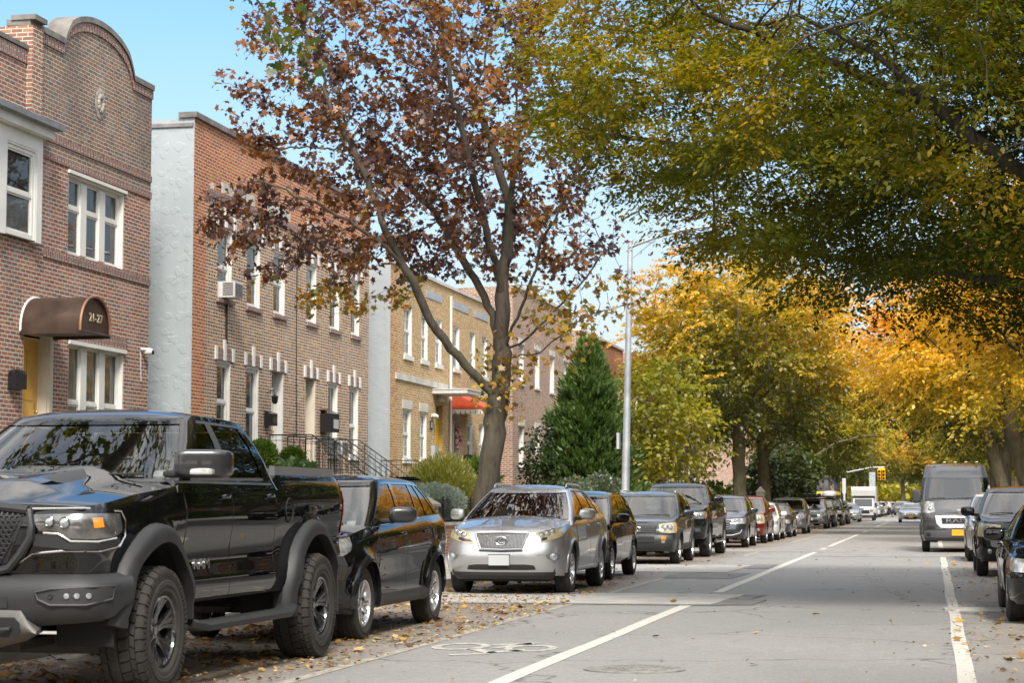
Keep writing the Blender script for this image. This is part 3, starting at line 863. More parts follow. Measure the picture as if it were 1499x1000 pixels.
# ================= the big pickup in front
def ram_extra(S, C, root, c):
    gp = GREYPL(); ch = CHROME(); bk = BLK()
    # wheel-arch flares
    for k in (0, 1):
        yw, r = S.wh[k]
        for sg in (1, -1):
            mb = MB()
            to = arcpts(S, yw, r + .108, 4 if k == 0 else -8, 176 if k == 0 else 190, 20); ti = arcpts(S, yw, r - .01, 2 if k == 0 else -8, 178 if k == 0 else 190, 20)
            patch(mb, S, to, ti, [.004, .058, .068, .074, .066], 1, 4, .09, sides=(sg,))
            mb.build('fender_flare', gp, root, smooth=True, angle=50)
    # grille: surround, mesh, chrome line
    sx = S.sx
    front_patch('grille_mesh', S, root, [(-.50, 1.245), (-.3, 1.265), (0, 1.27), (.3, 1.265), (.50, 1.245)], [(-.36, .93), (-.2, .91), (0, .905), (.2, .91), (.36, .93)], M('grille_black', (.014, .014, .015), .5), .004, 5, 6)
    g = MB()
    for r in range(12):
        z = .925 + r * .029
        for k in range(-13, 14):
            x = k * .041 + (.02 if r % 2 else 0)
            wd = .36 + (z - .93) * .45
            if abs(x) > wd - .03: continue
            p = [S.fpt(x + dx, z + dz, .014) for dx, dz in ((-.02, 0), (-.011, .013), (.011, .013), (.02, 0), (.011, -.013), (-.011, -.013), (-.02, 0))]
            g.tube(p, .0042, 4, cap=False)
    g.build('grille_honeycomb', M('grille_bar', (.03, .03, .032), .4), root, smooth=True)
    fr = MB()
    fr.tube([S.fpt(x, z, .02) for x, z in ((-.52, 1.262), (-.3, 1.285), (0, 1.29), (.3, 1.285), (.52, 1.262))], .03, 8)
    for sg in (1, -1): fr.tube([S.fpt(sg * x, z, .025) for x, z in ((.53, 1.262), (.555, 1.17), (.545, 1.10), (.47, .99), (.385, .905), (.30, .885), (.0, .875))], [.024, .026, .03, .032, .032, .03, .03], 8)
    fr.build('grille_surround', gp, root, smooth=True)
    letters = text_mesh('grille_letters', 'RAM', .15, M('badge_grey', (.25, .25, .25), .3, .8), root, tuple(S.fpt(0, 1.10, .03)), (PI / 2, 0, 0), .008, 1.5)
    # headlights
    lamp(S, root, [(sx(.545), 1.238), (sx(.7), 1.242), (sx(.85), 1.244), (sx(.97), 1.246), (S.sy(.30), 1.248), (S.sy(.40), 1.246)], [(sx(.60), 1.14), (sx(.72), 1.135), (sx(.80), 1.09), (sx(.95), 1.085), (S.sy(.30), 1.10), (S.sy(.40), 1.13)], M('lamp_smoke', (.13, .125, .12), .12, .45, coat=1, var=.7, vscale=7), [(sx(.68), 1.195, .030), (sx(.78), 1.19, .034)], .012, ([(S.sx(.945), 1.215), (S.sx(.985), 1.218)], [(S.sx(.945), 1.155), (S.sx(.985), 1.16)]))
    for sg in (1, -1):
        mb = MB(); mb.tube([S.off(sg * q, z, .018) for q, z in ((sx(.63), 1.128), (sx(.73), 1.122), (sx(.81), 1.074), (sx(.96), 1.07), (S.sy(.3), 1.09))], .008, 6); mb.build('light_bar', M('drl', (.36, .35, .33), .2, 0, coat=1), root, smooth=True)
        mb = MB(); patch(mb, S, [(sx(.57), 1.118), (sx(.72), 1.112), (sx(.80), 1.062), (sx(.97), 1.06), (S.sy(.33), 1.08)], [(sx(.56), 1.045), (sx(.72), 1.03), (sx(.80), 1.02), (sx(.97), 1.02), (S.sy(.33), 1.04)], .022, 3, 3, .03, sides=(sg,)); mb.build('headlight_bezel', gp, root, smooth=True)
        mb = MB(); mb.tube([S.off(sg * q, z, .016) for q, z in ((sx(.40), .905), (sx(.55), .995), (sx(.75), 1.012), (sx(.97), 1.012), (S.sy(.36), 1.04), (S.sy(.44), 1.10), (S.sy(.45), 1.20), (S.sy(.41), 1.262), (sx(.9), 1.275), (sx(.55), 1.272))], [.008] * 10, 6); mb.build('chrome_line', ch, root, smooth=True)
    # bumper
    zt, zb_ = .86, .50
    top = [(sx(x), zt) for x in (-.99, -.8, -.5, 0, .5, .8, .99)]; bot = [(sx(x), zb_ + .06 * abs(x)) for x in (-.99, -.8, -.5, 0, .5, .8, .99)]
    top = [(-S.sy(.46), zt)] + top + [(S.sy(.46), zt)]; bot = [(-S.sy(.40), .64)] + bot + [(S.sy(.40), .64)]
    mb = MB(); patch(mb, S, top, bot, [.02, .085, .10, .10, .09, .085, .04], 5, 6, .10)
    mb.build('front_bumper', gp, root, smooth=True, angle=50)
    front_patch('bumper_slot', S, root, [(-.40, .715), (0, .725), (.40, .715)], [(-.40, .645), (0, .635), (.40, .645)], bk, .103, 6, 2)
    for sg in (1, -1):
        t2 = [(sx(.60), .745), (sx(.70), .765), (sx(.93), .765), (S.sy(.20), .76)]; b2 = [(sx(.62), .70), (sx(.70), .665), (sx(.90), .665), (S.sy(.18), .70)]
        mb = MB(); patch(mb, S, t2, b2, .105, 4, 4, .02, sides=(sg,)); 
        o = mb.build('fog_light_surround', M('plastic_dark', (.022, .022, .023), .5), root, smooth=True)
        mb = MB(); pts = t2 + b2[::-1]; mb.tube([S.off(sg * q, z, .110) for q, z in pts + [pts[0]]], .009, 6, cap=False); mb.build('fog_light_rim', gp, o, smooth=True)
        for q in (.80, .855, .91):
            mb = MB(); n = S.nrm(sg * sx(q), .725); disc_at(mb, S.off(sg * sx(q), .722, .108), n, .019, .006, 14, dome=.005); mb.build('fog_light', LENS(), root, smooth=True)
        mb = MB(); disc_at(mb, S.off(sg * sx(.70), .72, .108), (0, -1, 0), .018, .006, 12); mb.build('parking_sensor', bk, root, smooth=True)
    # skid plate with tow hooks
    xs = (-.62, -.5, -.25, 0, .25, .5, .62)
    mb = MB(); patch(mb, S, [(sx(x), .635 if abs(x) < .4 else (.63 if abs(x) < .55 else .52)) for x in xs], [(sx(x), .37 + .12 * (abs(x) / .62) ** 3) for x in xs], [.10, .125, .13, .12, .09, .02], 5, 5, .10)
    mb.build('skid_plate', M('skid_grey', (.11, .105, .10), .5, .3, var=.2), root, smooth=True, angle=50)
    for sg in (1, -1):
        front_patch('tow_recess', S, root, [(sg * .26, .575), (sg * .30, .60), (sg * .47, .60), (sg * .51, .575)][::sg], [(sg * .26, .52), (sg * .30, .485), (sg * .47, .485), (sg * .51, .52)][::sg], bk, .136, 4, 3)
        mb = MB(); p = S.fpt(sg * .385, .54, .13)
        mb.tube([p + np.array(d) for d in ((-.06, .02, .012), (-.055, -.03, .0), (0, -.045, -.003), (.055, -.03, .0), (.06, .02, .012))], .014, 8); mb.build('tow_hook', M('hook', (.05, .05, .05), .4, .5), root, smooth=True)
    # hood scoop decals and vents
    for sg in (1, -1):
        mb = MB(); dm = c['dome']; cr = Curve(c['crown'], .05)
        def hz(x, y, o=.006):
            e = S.pos(S.sy(y), S.zt(y)); u = min(abs(x) / e[0], 1); return (x, y, S.zt(y) + cr(y) * (1 - u ** 2.6) + dm(x, y) + o)
        P = []
        for i in range(9):
            y = lerp(.55, 1.22, i / 8); P.append([hz(sg * lerp(.34, .36 + .10 * math.sin(PI * (i / 8)) ** .5, j / 3), y) for j in range(4)])
        mb.grid(P, flip=sg > 0); mb.build('hood_vent', M('plastic_dark', (.022, .022, .023), .5), root, smooth=True)
    # side steps, bed cover, fuel door, badges
    for sg in (1, -1):
        mb = MB(); pts = []
        for y, dx, z in ((1.62, -.07, .46), (1.78, 0, .43), (3.7, 0, .43), (3.98, -.05, .46)): pts.append((sg * (S.W + .075 + dx), y, z))
        P = []
        for x, y, z in pts: P.append([(x - sg * .10, y, z + .035), (x + sg * .04, y, z + .035), (x + sg * .065, y, z + .012), (x + sg * .05, y, z - .03), (x - sg * .10, y, z - .035), (x - sg * .10, y, z + .035)])
        mb.grid(P, flip=sg < 0); mb.poly(P[0]); mb.poly(P[-1][::-1]); mb.build('side_step', gp, root, smooth=True, angle=40)
        mb = MB(); mb.tube([S.off(sg * S.sy(y), 1.468, .006) for y in np.linspace(1.46, 3.62, 10)], .010, 6); mb.build('window_line', M('satin_trim', (.12, .12, .12), .3, .7), root, smooth=True)
    mb = MB(); mb.box(-S.W + .10, S.W - .10, 3.86, 5.52, 1.56, 1.605); mb.box(-S.W + .08, -S.W + .13, 3.84, 5.54, 1.53, 1.625); mb.box(S.W - .13, S.W - .08, 3.84, 5.54, 1.53, 1.625)
    mb.build('bed_cover', M('bed_cover', (.16, .16, .165), .35, .2, var=.1), root)
    text_mesh('door_badge', 'RAM', .11, M('badge_silver', (.55, .55, .55), .25, .9), root, tuple(S.off(S.sy(1.99), .87, .010)), (PI / 2, 0, PI / 2), .004, 1.55)
    text_mesh('door_badge', 'RAM', .085, M('badge_silver', (.55, .55, .55), .25, .9), root, tuple(S.off(-S.sy(1.86), .87, .008)), (PI / 2, 0, -PI / 2), .004, 1.55)
    mb = MB(); q = S.sy(4.02); ring_at(mb, S.off(q, 1.26, .003), (1, 0, 0), .10, .10, .005); mb.build('fuel_door', bk, root, smooth=True)
    for sg in (1, -1):   # mirror indicator strip
        mb = MB(); mb.sell((sg * (S.W + .15), 1.50, 1.54), (.10, .055, .026), 4, 16, 8); mb.build('mirror_indicator', M('lens_grey', (.5, .5, .48), .15, .3, coat=1), root, smooth=True)
    mb = MB(); patch(mb, S, [(S.sy(5.35), .84), (S.sy(5.6), .84), (S.sxr(.8), .84), (S.sxr(0.01), .84)], [(S.sy(5.40), .64), (S.sy(5.6), .62), (S.sxr(.8), .6), (S.sxr(0.01), .6)], [.03, .07, .08, .05], 5, 3, .05, sides=(1, -1)); mb.build('rear_bumper', ch if 0 else gp, root, smooth=True)
    tails(S, root, 1.05, 1.42, .10, .16)
    sticker(C, root, .50, .10)
    # mud flap / front skid bar under the nose
    mb = MB(); mb.box(-.9, .9, .78, .86, .30, .42); mb.box(-.35, .35, .25, .9, .36, .42); mb.build('lower_crossmember', M('frame_dark', (.05, .045, .04), .7, var=.3), root)

def ram_dome(x, y):
    a = max(0, min(1, (y - .12) / .35)); f = max(0, min(1, (.50 - abs(x)) / .16)); f = f * f * (3 - 2 * f)
    r = .075 * a * f
    return r
ramc = dict(L=5.75, W=2.02, H=2.05, yF=.98, yR=4.66, Rw=.445, rA=.60, lift=.03, hl=1.285, cy=1.50, cz=1.47, bz=1.50, sill=.60, yc=.42, nf=4.2, nr=5, yrr=.2, flare=.05, cat='pickup truck',
    zs=[(0, .58), (.4, .58), (1.58, .60), (4.0, .60), (5.3, .66), (5.75, .7)],
    zt=[(0, 1.285), (.1, 1.30), (.8, 1.38), (1.45, 1.43), (1.7, 1.48), (3.72, 1.50), (3.80, 1.55), (5.55, 1.55), (5.75, 1.50)],
    prof=[(0, -.05), (.08, -.02), (.22, -.02), (.30, -.035), (.45, -.03), (.62, 0), (.78, .005), (.86, -.012), (.95, -.03), (1, -.06)],
    fo=[(.4, .10), (.6, .06), (.85, .06), (1.0, .02), (1.2, .0), (1.285, .05), (1.4, .10)], ro=[(.5, .0), (1.6, .02)], plan=[(0, .98), (1, 1), (5.75, .99)],
    crown=[(0, .03), (.5, .06), (1.5, .08), (1.8, .0), (5.75, 0)], dome=ram_dome, cabin=(1.62, 3.76),
    paint=P_BLACK, Wb=.955, Wr=.72, ws=(1.40, 2.16), rw=(3.80, 3.60), cf=.30, cr=.12, ncf=3.4,
    zb=[(1.2, 1.46), (1.7, 1.475), (3.8, 1.50)], zr=[(2.0, 1.955), (2.5, 1.985), (3.3, 1.975), (3.7, 1.945)], bulge=.03, taper=.0, rcrown=.06,
    kn=[(1.80, 2.50), (2.52, 2.62), (2.68, 2.74), (3.48, 3.36)], wins=[(0, 'p'), (1, 'g'), (2, 'p'), (3, 'g'), (4, 'x')], gw=.72, t1=.88, dark=GLASSD(),
    wkey='truck', tw=.33, rim=.245, wstyle='claw', rimmat=DKRIM(), spokes=6, lugs=True, conc=.05, track=.115,
    mir=(.97, 1.50, 1.60), mirs=(.185, .10, .10), mire=5.5, mirmat=M('mirror_black', (.014, .014, .015), .35, coat=.5), doors=[1.60, 2.60, 3.68], dz0=.62, hz=1.36, seats=(1.15, 2.15), extra=[ram_extra], trim=M('frame_satin', (.05, .05, .05), .4))
ramc['wins'] = [(0, 'x'), (1, 'g'), (2, 'p'), (3, 'g'), (4, 'x')]

# ================= black crossover behind it
def eq_extra(S, C, root, c):
    bk = BLK(); sx = S.sx
    arch_trim(S, root, .055, .020, P_BLACK2, -4, 184)
    sill_trim(S, root, .43, .025, M('sill_plastic', (.03, .03, .03), .5))
    lamp(S, root, [(sx(.45), .93), (sx(.7), .97), (sx(.84), 1.0), (S.sy(.55), 1.03)], [(sx(.47), .82), (sx(.7), .80), (sx(.84), .82), (S.sy(.45), .9)], LAMPH(), [(sx(.62), .88, .05), (sx(.76), .9, .045)])
    front_patch('grille', S, root, [(-.44, .92), (0, .94), (.44, .92)], [(-.40, .66), (0, .62), (.40, .66)], bk, .006, 6, 4)
    mb = MB()
    for z in (.92, .80, .79, .67): mb.tube([S.fpt(x, z - .02 * (1 - abs(x)), .016) for x in np.linspace(-.42, .42, 9)], .010, 6)
    mb.build('grille_bar', CHROME(), root, smooth=True)
    front_patch('lower_grille', S, root, [(-.5, .50), (.5, .50)], [(-.45, .36), (.45, .36)], bk, .006, 8, 3)
    plate(S, root, 0, .56)
    tails(S, root, .98, 1.22, .22, .3)
    # chrome line round the side windows
    for sg in (1, -1):
        mb = MB(); mb.tube([C.off(g, .01, sg, .006) for g in np.linspace(1.1, 6.6, 20)], .007, 6); mb.build('window_chrome', CHROME(), root, smooth=True)
    mb = MB(); rows = []
    for i in range(13):
        x = lerp(-.60, .60, i / 12); b = .06 * (x / .6) ** 2
        rows.append([(x, 4.00 - b, 1.675), (x, 4.26 - b, 1.655), (x, 4.36 - b, 1.635), (x, 4.36 - b, 1.615), (x, 4.1 - b, 1.60)])
    mb.grid(rows); mb.build('roof_spoiler', c['paint'], root, smooth=True)
    sticker(C, root, .45, .10)
eqc = dict(L=4.77, W=1.84, H=1.68, yF=.93, yR=3.79, Rw=.362, rA=.43, hl=.95, cy=1.28, cz=1.12, bz=1.20, sill=.30, flare=.055, paint=P_BLACK, yc=.55, nf=2.8,
    zt=[(0, .93), (.15, .98), (.7, 1.06), (1.3, 1.13), (2.2, 1.17), (3.5, 1.22), (4.5, 1.24), (4.77, 1.2)],
    prof=[(0, -.06), (.10, -.03), (.22, -.025), (.36, -.022), (.5, -.01), (.66, .008), (.76, -.002), (.9, -.022), (1, -.08)],
    ws=(1.06, 1.92), rw=(4.62, 4.18), zb=[(1, 1.09), (1.5, 1.12), (3.5, 1.205), (4.7, 1.25)], zr=[(1.8, 1.60), (2.4, 1.635), (3.4, 1.63), (4.3, 1.575)], rcrown=.05, cf=.30, cr=.45, ncf=2.8,
    kn=[(1.52, 2.30), (2.40, 2.55), (2.52, 2.66), (3.25, 3.35), (3.30, 3.40), (3.72, 3.58), (3.80, 3.66)],
    wins=[(0, 'x'), (1, 'g'), (2, 'p'), (3, 'g'), (4, 'p'), (5, 'g'), (6, 'x'), (7, 'g')], rwf=.99, t1=.88, Wr=.66,
    wkey='eq', wstyle='twin', rim=.235, mir=(.93, 1.72, 1.245), mirs=(.135, .085, .085), mirmat=M('mirror_black', (.014, .014, .015), .35, coat=.5), doors=[1.45, 2.50, 3.52], hz=1.04, hmat=P_BLACK, extra=[eq_extra])

# ================= silver crossover, seen face on
def rx_extra(S, C, root, c):
    bk = BLK(); sx = S.sx; ch = CHROME()
    front_patch('grille', S, root, [(-.425, .905), (0, .915), (.425, .905)], [(-.315, .70), (0, .69), (.315, .70)], M('grille_shade', (.05, .05, .052), .4), .004, 6, 5)
    mb = MB()
    for k in range(-19, 20):
        x = k * .0215
        zt, zb_ = .905, .70 + max(0, abs(x) - .315) * 1.8
        if zt - zb_ < .02: continue
        mb.tube([S.fpt(x, lerp(zb_, zt, t), .012) for t in (0, .5, 1)], .0055, 5)
    mb.build('grille_slats', M('slat_silver', (.42, .42, .43), .25, .8), root, smooth=True)
    mb = MB(); pts = [(-.44, .918), (0, .928), (.44, .918), (.325, .688), (0, .676), (-.325, .688), (-.44, .918)]
    q = []
    for a, b in zip(pts[:-1], pts[1:]): q += [(lerp(a[0], b[0], t), lerp(a[1], b[1], t)) for t in np.linspace(0, 1, 7)]
    mb.tube([S.fpt(x, z, .012) for x, z in q], .013, 6, cap=False); mb.build('grille_frame', P_SILV, root, smooth=True)
    mb = MB(); p = S.fpt(0, .80, .03); n = (0, -1, 0)
    ring_at(mb, p, n, .088, .062, .009)
    mb.tube([p + np.array(d) for d in ((.012, 0, .055), (-.030, 0, -.020), (-.018, 0, -.030), (.060, 0, -.030))], [.006, .010, .010, .006], 6)
    mb.build('emblem', ch, root, smooth=True)
    lamp(S, root, [(sx(.56), .925), (sx(.70), .958), (sx(.82), .985), (S.sy(.42), 1.015), (S.sy(.60), 1.02)], [(sx(.45), .77), (sx(.62), .775), (sx(.80), .825), (S.sy(.40), .885), (S.sy(.55), .96)], LAMPY(), [(sx(.64), .885, .040), (sx(.735), .915, .042), (sx(.82), .942, .036)], .008)
    mbd = None
    for sg in (1, -1):
        mb = MB(); patch(mb, S, [(sx(.52), .825), (sx(.64), .845), (sx(.72), .865)], [(sx(.47), .793), (sx(.62), .797), (sx(.72), .825)], .012, 4, 3, .01, sides=(sg,)); mb.build('headlight_mask', LAMPD(), root, smooth=True)
        n = S.nrm(sg * sx(.80), .575)
        mb = MB(); patch(mb, S, [(sx(.70), .60), (sx(.80), .63), (sx(.89), .61)], [(sx(.72), .55), (sx(.80), .52), (sx(.88), .53)], .004, 4, 4, .006, sides=(sg,)); o = mb.build('fog_light_recess', M('recess_grey', (.12, .12, .12), .4), root, smooth=True)
        mb = MB(); disc_at(mb, S.off(sg * sx(.80), .575, .01), n + np.array([0, -1.5, 0]), .045, .012, 18, dome=.01); ring_at(mb, S.off(sg * sx(.80), .575, .022), n + np.array([0, -1.5, 0]), .047, .047, .006); mb.build('fog_light', LENS(), o, smooth=True)
    front_patch('upper_slot', S, root, [(-.36, .672), (0, .662), (.36, .672)], [(-.34, .650), (0, .640), (.34, .650)], bk, .004, 6, 2)
    front_patch('lower_grille', S, root, [(-.53, .445), (-.4, .46), (.4, .46), (.53, .445)], [(-.56, .385), (-.4, .378), (.4, .378), (.56, .385)], bk, .006, 6, 3)
    # black apron under the bumper
    xs = np.linspace(-.86, .86, 15)
    mb = MB(); patch(mb, S, [(sx(x), .345) for x in xs], [(sx(x), .215) for x in xs], [.004, .01, -.02, -.05], 2, 3, .05); mb.build('front_apron', M('apron', (.02, .02, .02), .6), root, smooth=True)
    mb = MB(); mb.box(-.62, .62, .3, .8, .20, .30); mb.build('undertray', bk, root)
    plate(S, root, -.02, .525, .31, .155, PLATE(), .03)
    rails(C, root, o=.05, mat=M('rail_silver', (.55, .55, .56), .25, .9), r=.018)
    tails(S, root, .9, 1.1)
    arch_trim(S, root, .03, .014, P_SILV, -4, 184)
    sill_trim(S, root, .40, .02, P_SILV)
    for sg in (1, -1):
        mb = MB(); patch(mb, S, [(sx(.57), .60), (sx(.63), .605)], [(sx(.57), .593), (sx(.63), .597)], .006, 3, 1, .004, sides=(sg,)); mb.build('washer_cover', M('seam_grey', (.2, .2, .2), .5), root)
    sticker(C, root, .40, .08)
rxc = dict(L=4.77, W=1.87, H=1.69, yF=.96, yR=3.70, Rw=.368, rA=.44, hl=.93, cy=1.20, cz=1.11, bz=1.17, sill=.32, flare=.035, paint=P_SILV, yc=.55, nf=2.9, tw=.235,
    zs=[(0, .30), (.5, .28), (1.4, .32), (3.2, .32), (4.77, .42)],
    zt=[(0, .925), (.12, .955), (.6, 1.02), (1.2, 1.10), (2, 1.14), (3.5, 1.19), (4.5, 1.2), (4.77, 1.15)],
    fo=[(.2, .12), (.32, .06), (.42, .02), (.58, 0), (.65, .01), (.8, .05), (.93, .12), (1.0, .20), (1.1, .3)], crown=[(0, .015), (.3, .06), (1.2, .085), (1.5, 0), (4.7, .03)],
    ws=(1.02, 1.98), rw=(4.55, 4.0), zb=[(1, 1.10), (1.5, 1.125), (3.5, 1.185), (4.7, 1.22)], zr=[(1.8, 1.565), (2.4, 1.61), (3.3, 1.60), (4.2, 1.53)], rcrown=.06, cf=.30, ncf=2.7, Wr=.62,
    kn=[(1.58, 2.34), (2.42, 2.6), (2.52, 2.7), (3.35, 3.35), (3.42, 3.42), (3.9, 3.6)], wins=[(0, 'x'), (1, 'g'), (2, 'p'), (3, 'g'), (4, 'p'), (5, 'g'), (6, 'x')], gw=.76,
    wkey='rx', rim=.24, mir=(.92, 1.55, 1.20), mirs=(.12, .08, .085), doors=[1.42, 2.50, 3.48], hz=1.02, extra=[rx_extra], trim=M('trim_dark', (.02, .02, .02), .3), seatc=(.10, .09, .08))

def generic_front(grille=((.42, .82, .62)), lampz=(.72, .92), lampx=.48, lampmat=None, fog=True, low=(.5, .5, .36), platemat=None, px=0, pz=.55, bars=3, lampback=.55, amber=False, badge=None, barm=None):
    def f(S, C, root, c):
        bk = BLK(); sx = S.sx; z0, z1 = lampz; gx, gz1, gz0 = grille
        front_patch('grille', S, root, [(-gx, gz1), (0, gz1 + .012), (gx, gz1)], [(-gx * .92, gz0), (0, gz0 - .01), (gx * .92, gz0)], bk, .005, 6, 4)
        mb = MB()
        for i in range(bars):
            z = lerp(gz0 + .03, gz1 - .02, i / max(1, bars - 1)); mb.tube([S.fpt(x, z, .012) for x in np.linspace(-gx * .9, gx * .9, 9)], .008, 5)
        if bars: mb.build('grille_bar', barm or CHROME(), root, smooth=True)
        top = [(sx(lampx), z1 - .02), (sx(lampx + .18), z1), (S.sy(.28), z1 + .02), (S.sy(lampback), z1 + .03)]
        bot = [(sx(lampx + .02), z0 + .02), (sx(lampx + .18), z0), (S.sy(.28), z0 + .01), (S.sy(lampback - .1), z0 + .08)]
        am = ([(S.sy(.33), z1), (S.sy(.45), z1 + .005)], [(S.sy(.32), z0 + .04), (S.sy(.42), z0 + .06)]) if amber else None
        lamp(S, root, top, bot, lampmat or LAMPH(), [(sx(lampx + .13), (z0 + z1) / 2, (z1 - z0) * .3), (sx(lampx + .25), (z0 + z1) / 2 + .01, (z1 - z0) * .28)], .007, am)
        if low: front_patch('lower_grille', S, root, [(-low[0], low[1]), (low[0], low[1])], [(-low[0] * .9, low[2]), (low[0] * .9, low[2])], bk, .005, 8, 3)
        if fog:
            for sg in (1, -1):
                mb = MB(); disc_at(mb, S.off(sg * sx(S.W * .78), .48, .004), S.nrm(sg * sx(S.W * .78), .48) + np.array([0, -1, 0]), .045, .01, 16, dome=.008); mb.build('fog_light', LENS(), root, smooth=True)
        plate(S, root, px, pz, mat=platemat)
        tails(S, root, c['bz'] - .28, c['bz'] - .06)
        if badge == 'ovals':
            mb = MB(); p = S.fpt(0, (gz1 + gz0) / 2, .02); n = (0, -1, 0)
            ring_at(mb, p, n, .075, .05, .008); ring_at(mb, p, n, .026, .045, .007); ring_at(mb, p + np.array([0, 0, .018]), n, .05, .022, .007); mb.build('emblem', CHROME(), root, smooth=True)
        elif badge == 'ring':
            mb = MB(); ring_at(mb, S.fpt(0, (gz1 + gz0) / 2, .018), (0, -1, 0), .055, .055, .010); mb.build('emblem', CHROME(), root, smooth=True)
    return f
def x_rails(mat=None):
    return lambda S, C, root, c: rails(C, root, o=.04, mat=mat or M('rail_black', (.02, .02, .02), .4))
def x_clad(z=.42):
    def f(S, C, root, c):
        m_ = M('clad', (.03, .03, .03), .6)
        arch_trim(S, root, .06, .015, m_, -6, 186); sill_trim(S, root, z, .016, m_)
    return f

SUVK = dict(kn=[(1.50, 2.15), (2.30, 2.44), (2.42, 2.54), (3.15, 3.15), (3.22, 3.22), (3.70, 3.50)], wins=[(0, 'x'), (1, 'g'), (2, 'p'), (3, 'g'), (4, 'p'), (5, 'g'), (6, 'x')])
def suvspec(**k):
    d = dict(L=4.6, W=1.83, H=1.66, yF=.92, yR=3.58, Rw=.352, hl=.92, cy=1.25, cz=1.09, bz=1.16, ws=(1.02, 1.85), rw=(4.42, 4.0), cf=.30, ncf=2.8, Wr=.66,
             zr=[(1.7, 1.57), (2.4, 1.605), (3.3, 1.60), (4.2, 1.54)], wkey='suv', rim=.235, mir=(.90, 1.50, 1.15), doors=[1.40, 2.38, 3.32], hz=1.0, paint=P_GREY, flare=.03, **SUVK)
    d.update(k); return d
SEDK = dict(kn=[(1.50, 2.10), (2.30, 2.42), (2.40, 2.50), (3.15, 3.05), (3.22, 3.10), (3.50, 3.30)], wins=[(0, 'x'), (1, 'g'), (2, 'p'), (3, 'g'), (4, 'p'), (5, 'g'), (6, 'x')])
def sedspec(**k):
    d = dict(L=4.75, W=1.82, H=1.45, yF=.93, yR=3.66, Rw=.325, hl=.72, cy=1.25, cz=.93, bz=.98, ws=(1.05, 2.0), rw=(4.1, 3.35), cf=.30, ncf=2.8, Wr=.60, cr=.3,
             zt=[(0, .70), (.15, .75), (1.2, .92), (2.6, .96), (3.8, 1.0), (4.55, 1.0), (4.75, .93)], sill=.24,
             zr=[(1.9, 1.365), (2.5, 1.40), (3.3, 1.36)], rcrown=.05, wkey='sedan', rim=.225, tw=.21, mir=(.89, 1.55, .99), doors=[1.42, 2.40, 3.36], hz=.84, paint=P_GREY, flare=.02, cabin=(1.3, 3.9), **SEDK)
    d.update(k); return d

# van with a tall body
def van_extra(S, C, root, c):
    sx = S.sx; bk = M('plastic_van', (.05, .05, .053), .6)
    front_patch('grille_surround', S, root, [(-.62, 1.03), (-.4, 1.02), (.4, 1.02), (.62, 1.03)], [(-.58, .80), (-.45, .69), (.45, .69), (.58, .80)], M('van_silver', (.62, .63, .65), .35, .5), .01, 6, 4)
    front_patch('grille', S, root, [(-.44, .965), (0, .965), (.44, .965)], [(-.42, .80), (0, .80), (.42, .80)], BLK(), .02, 6, 3)
    text_mesh('grille_letters', 'RAM', .16, CHROME(), root, tuple(S.fpt(0, .88, .035)), (PI / 2, 0, 0), .006, 1.9)
    lamp(S, root, [(sx(.66), 1.40), (sx(.80), 1.43), (S.sy(.40), 1.44)], [(sx(.62), 1.13), (sx(.80), 1.10), (S.sy(.36), 1.12)], LAMPH(), [(sx(.76), 1.22, .06)])
    xs = np.linspace(-.92, .92, 13)
    mb = MB(); patch(mb, S, [(sx(x), .62) for x in xs], [(sx(x), .34) for x in xs], [.006, .03, .04, .02], 2, 3, .02); mb.build('front_bumper', bk, root, smooth=True)
    for sg in (1, -1):
        front_patch('bumper_vent', S, root, [(sg * .64, .74), (sg * .84, .76)][::sg], [(sg * .64, .67), (sg * .84, .69)][::sg], BLK(), .01, 3, 2)
        front_patch('bumper_vent', S, root, [(sg * .74, .54), (sg * .84, .55)][::sg], [(sg * .74, .47), (sg * .84, .48)][::sg], BLK(), .045, 3, 2)
    plate(S, root, 0.02, .56, .33, .17, PLATEY(), .05)
    arch_trim(S, root, .06, .02, bk, -4, 184)
    mb = MB()
    for x in (-.6, -.3, 0, .3, .6): mb.sell((x, 1.62, 2.555), (.05, .06, .022), 2.5, 12, 6)
    mb.build('clearance_light', M('lens_pale', (.6, .5, .3), .3, coat=1), root, smooth=True)
    sticker(C, root, .05, .8)
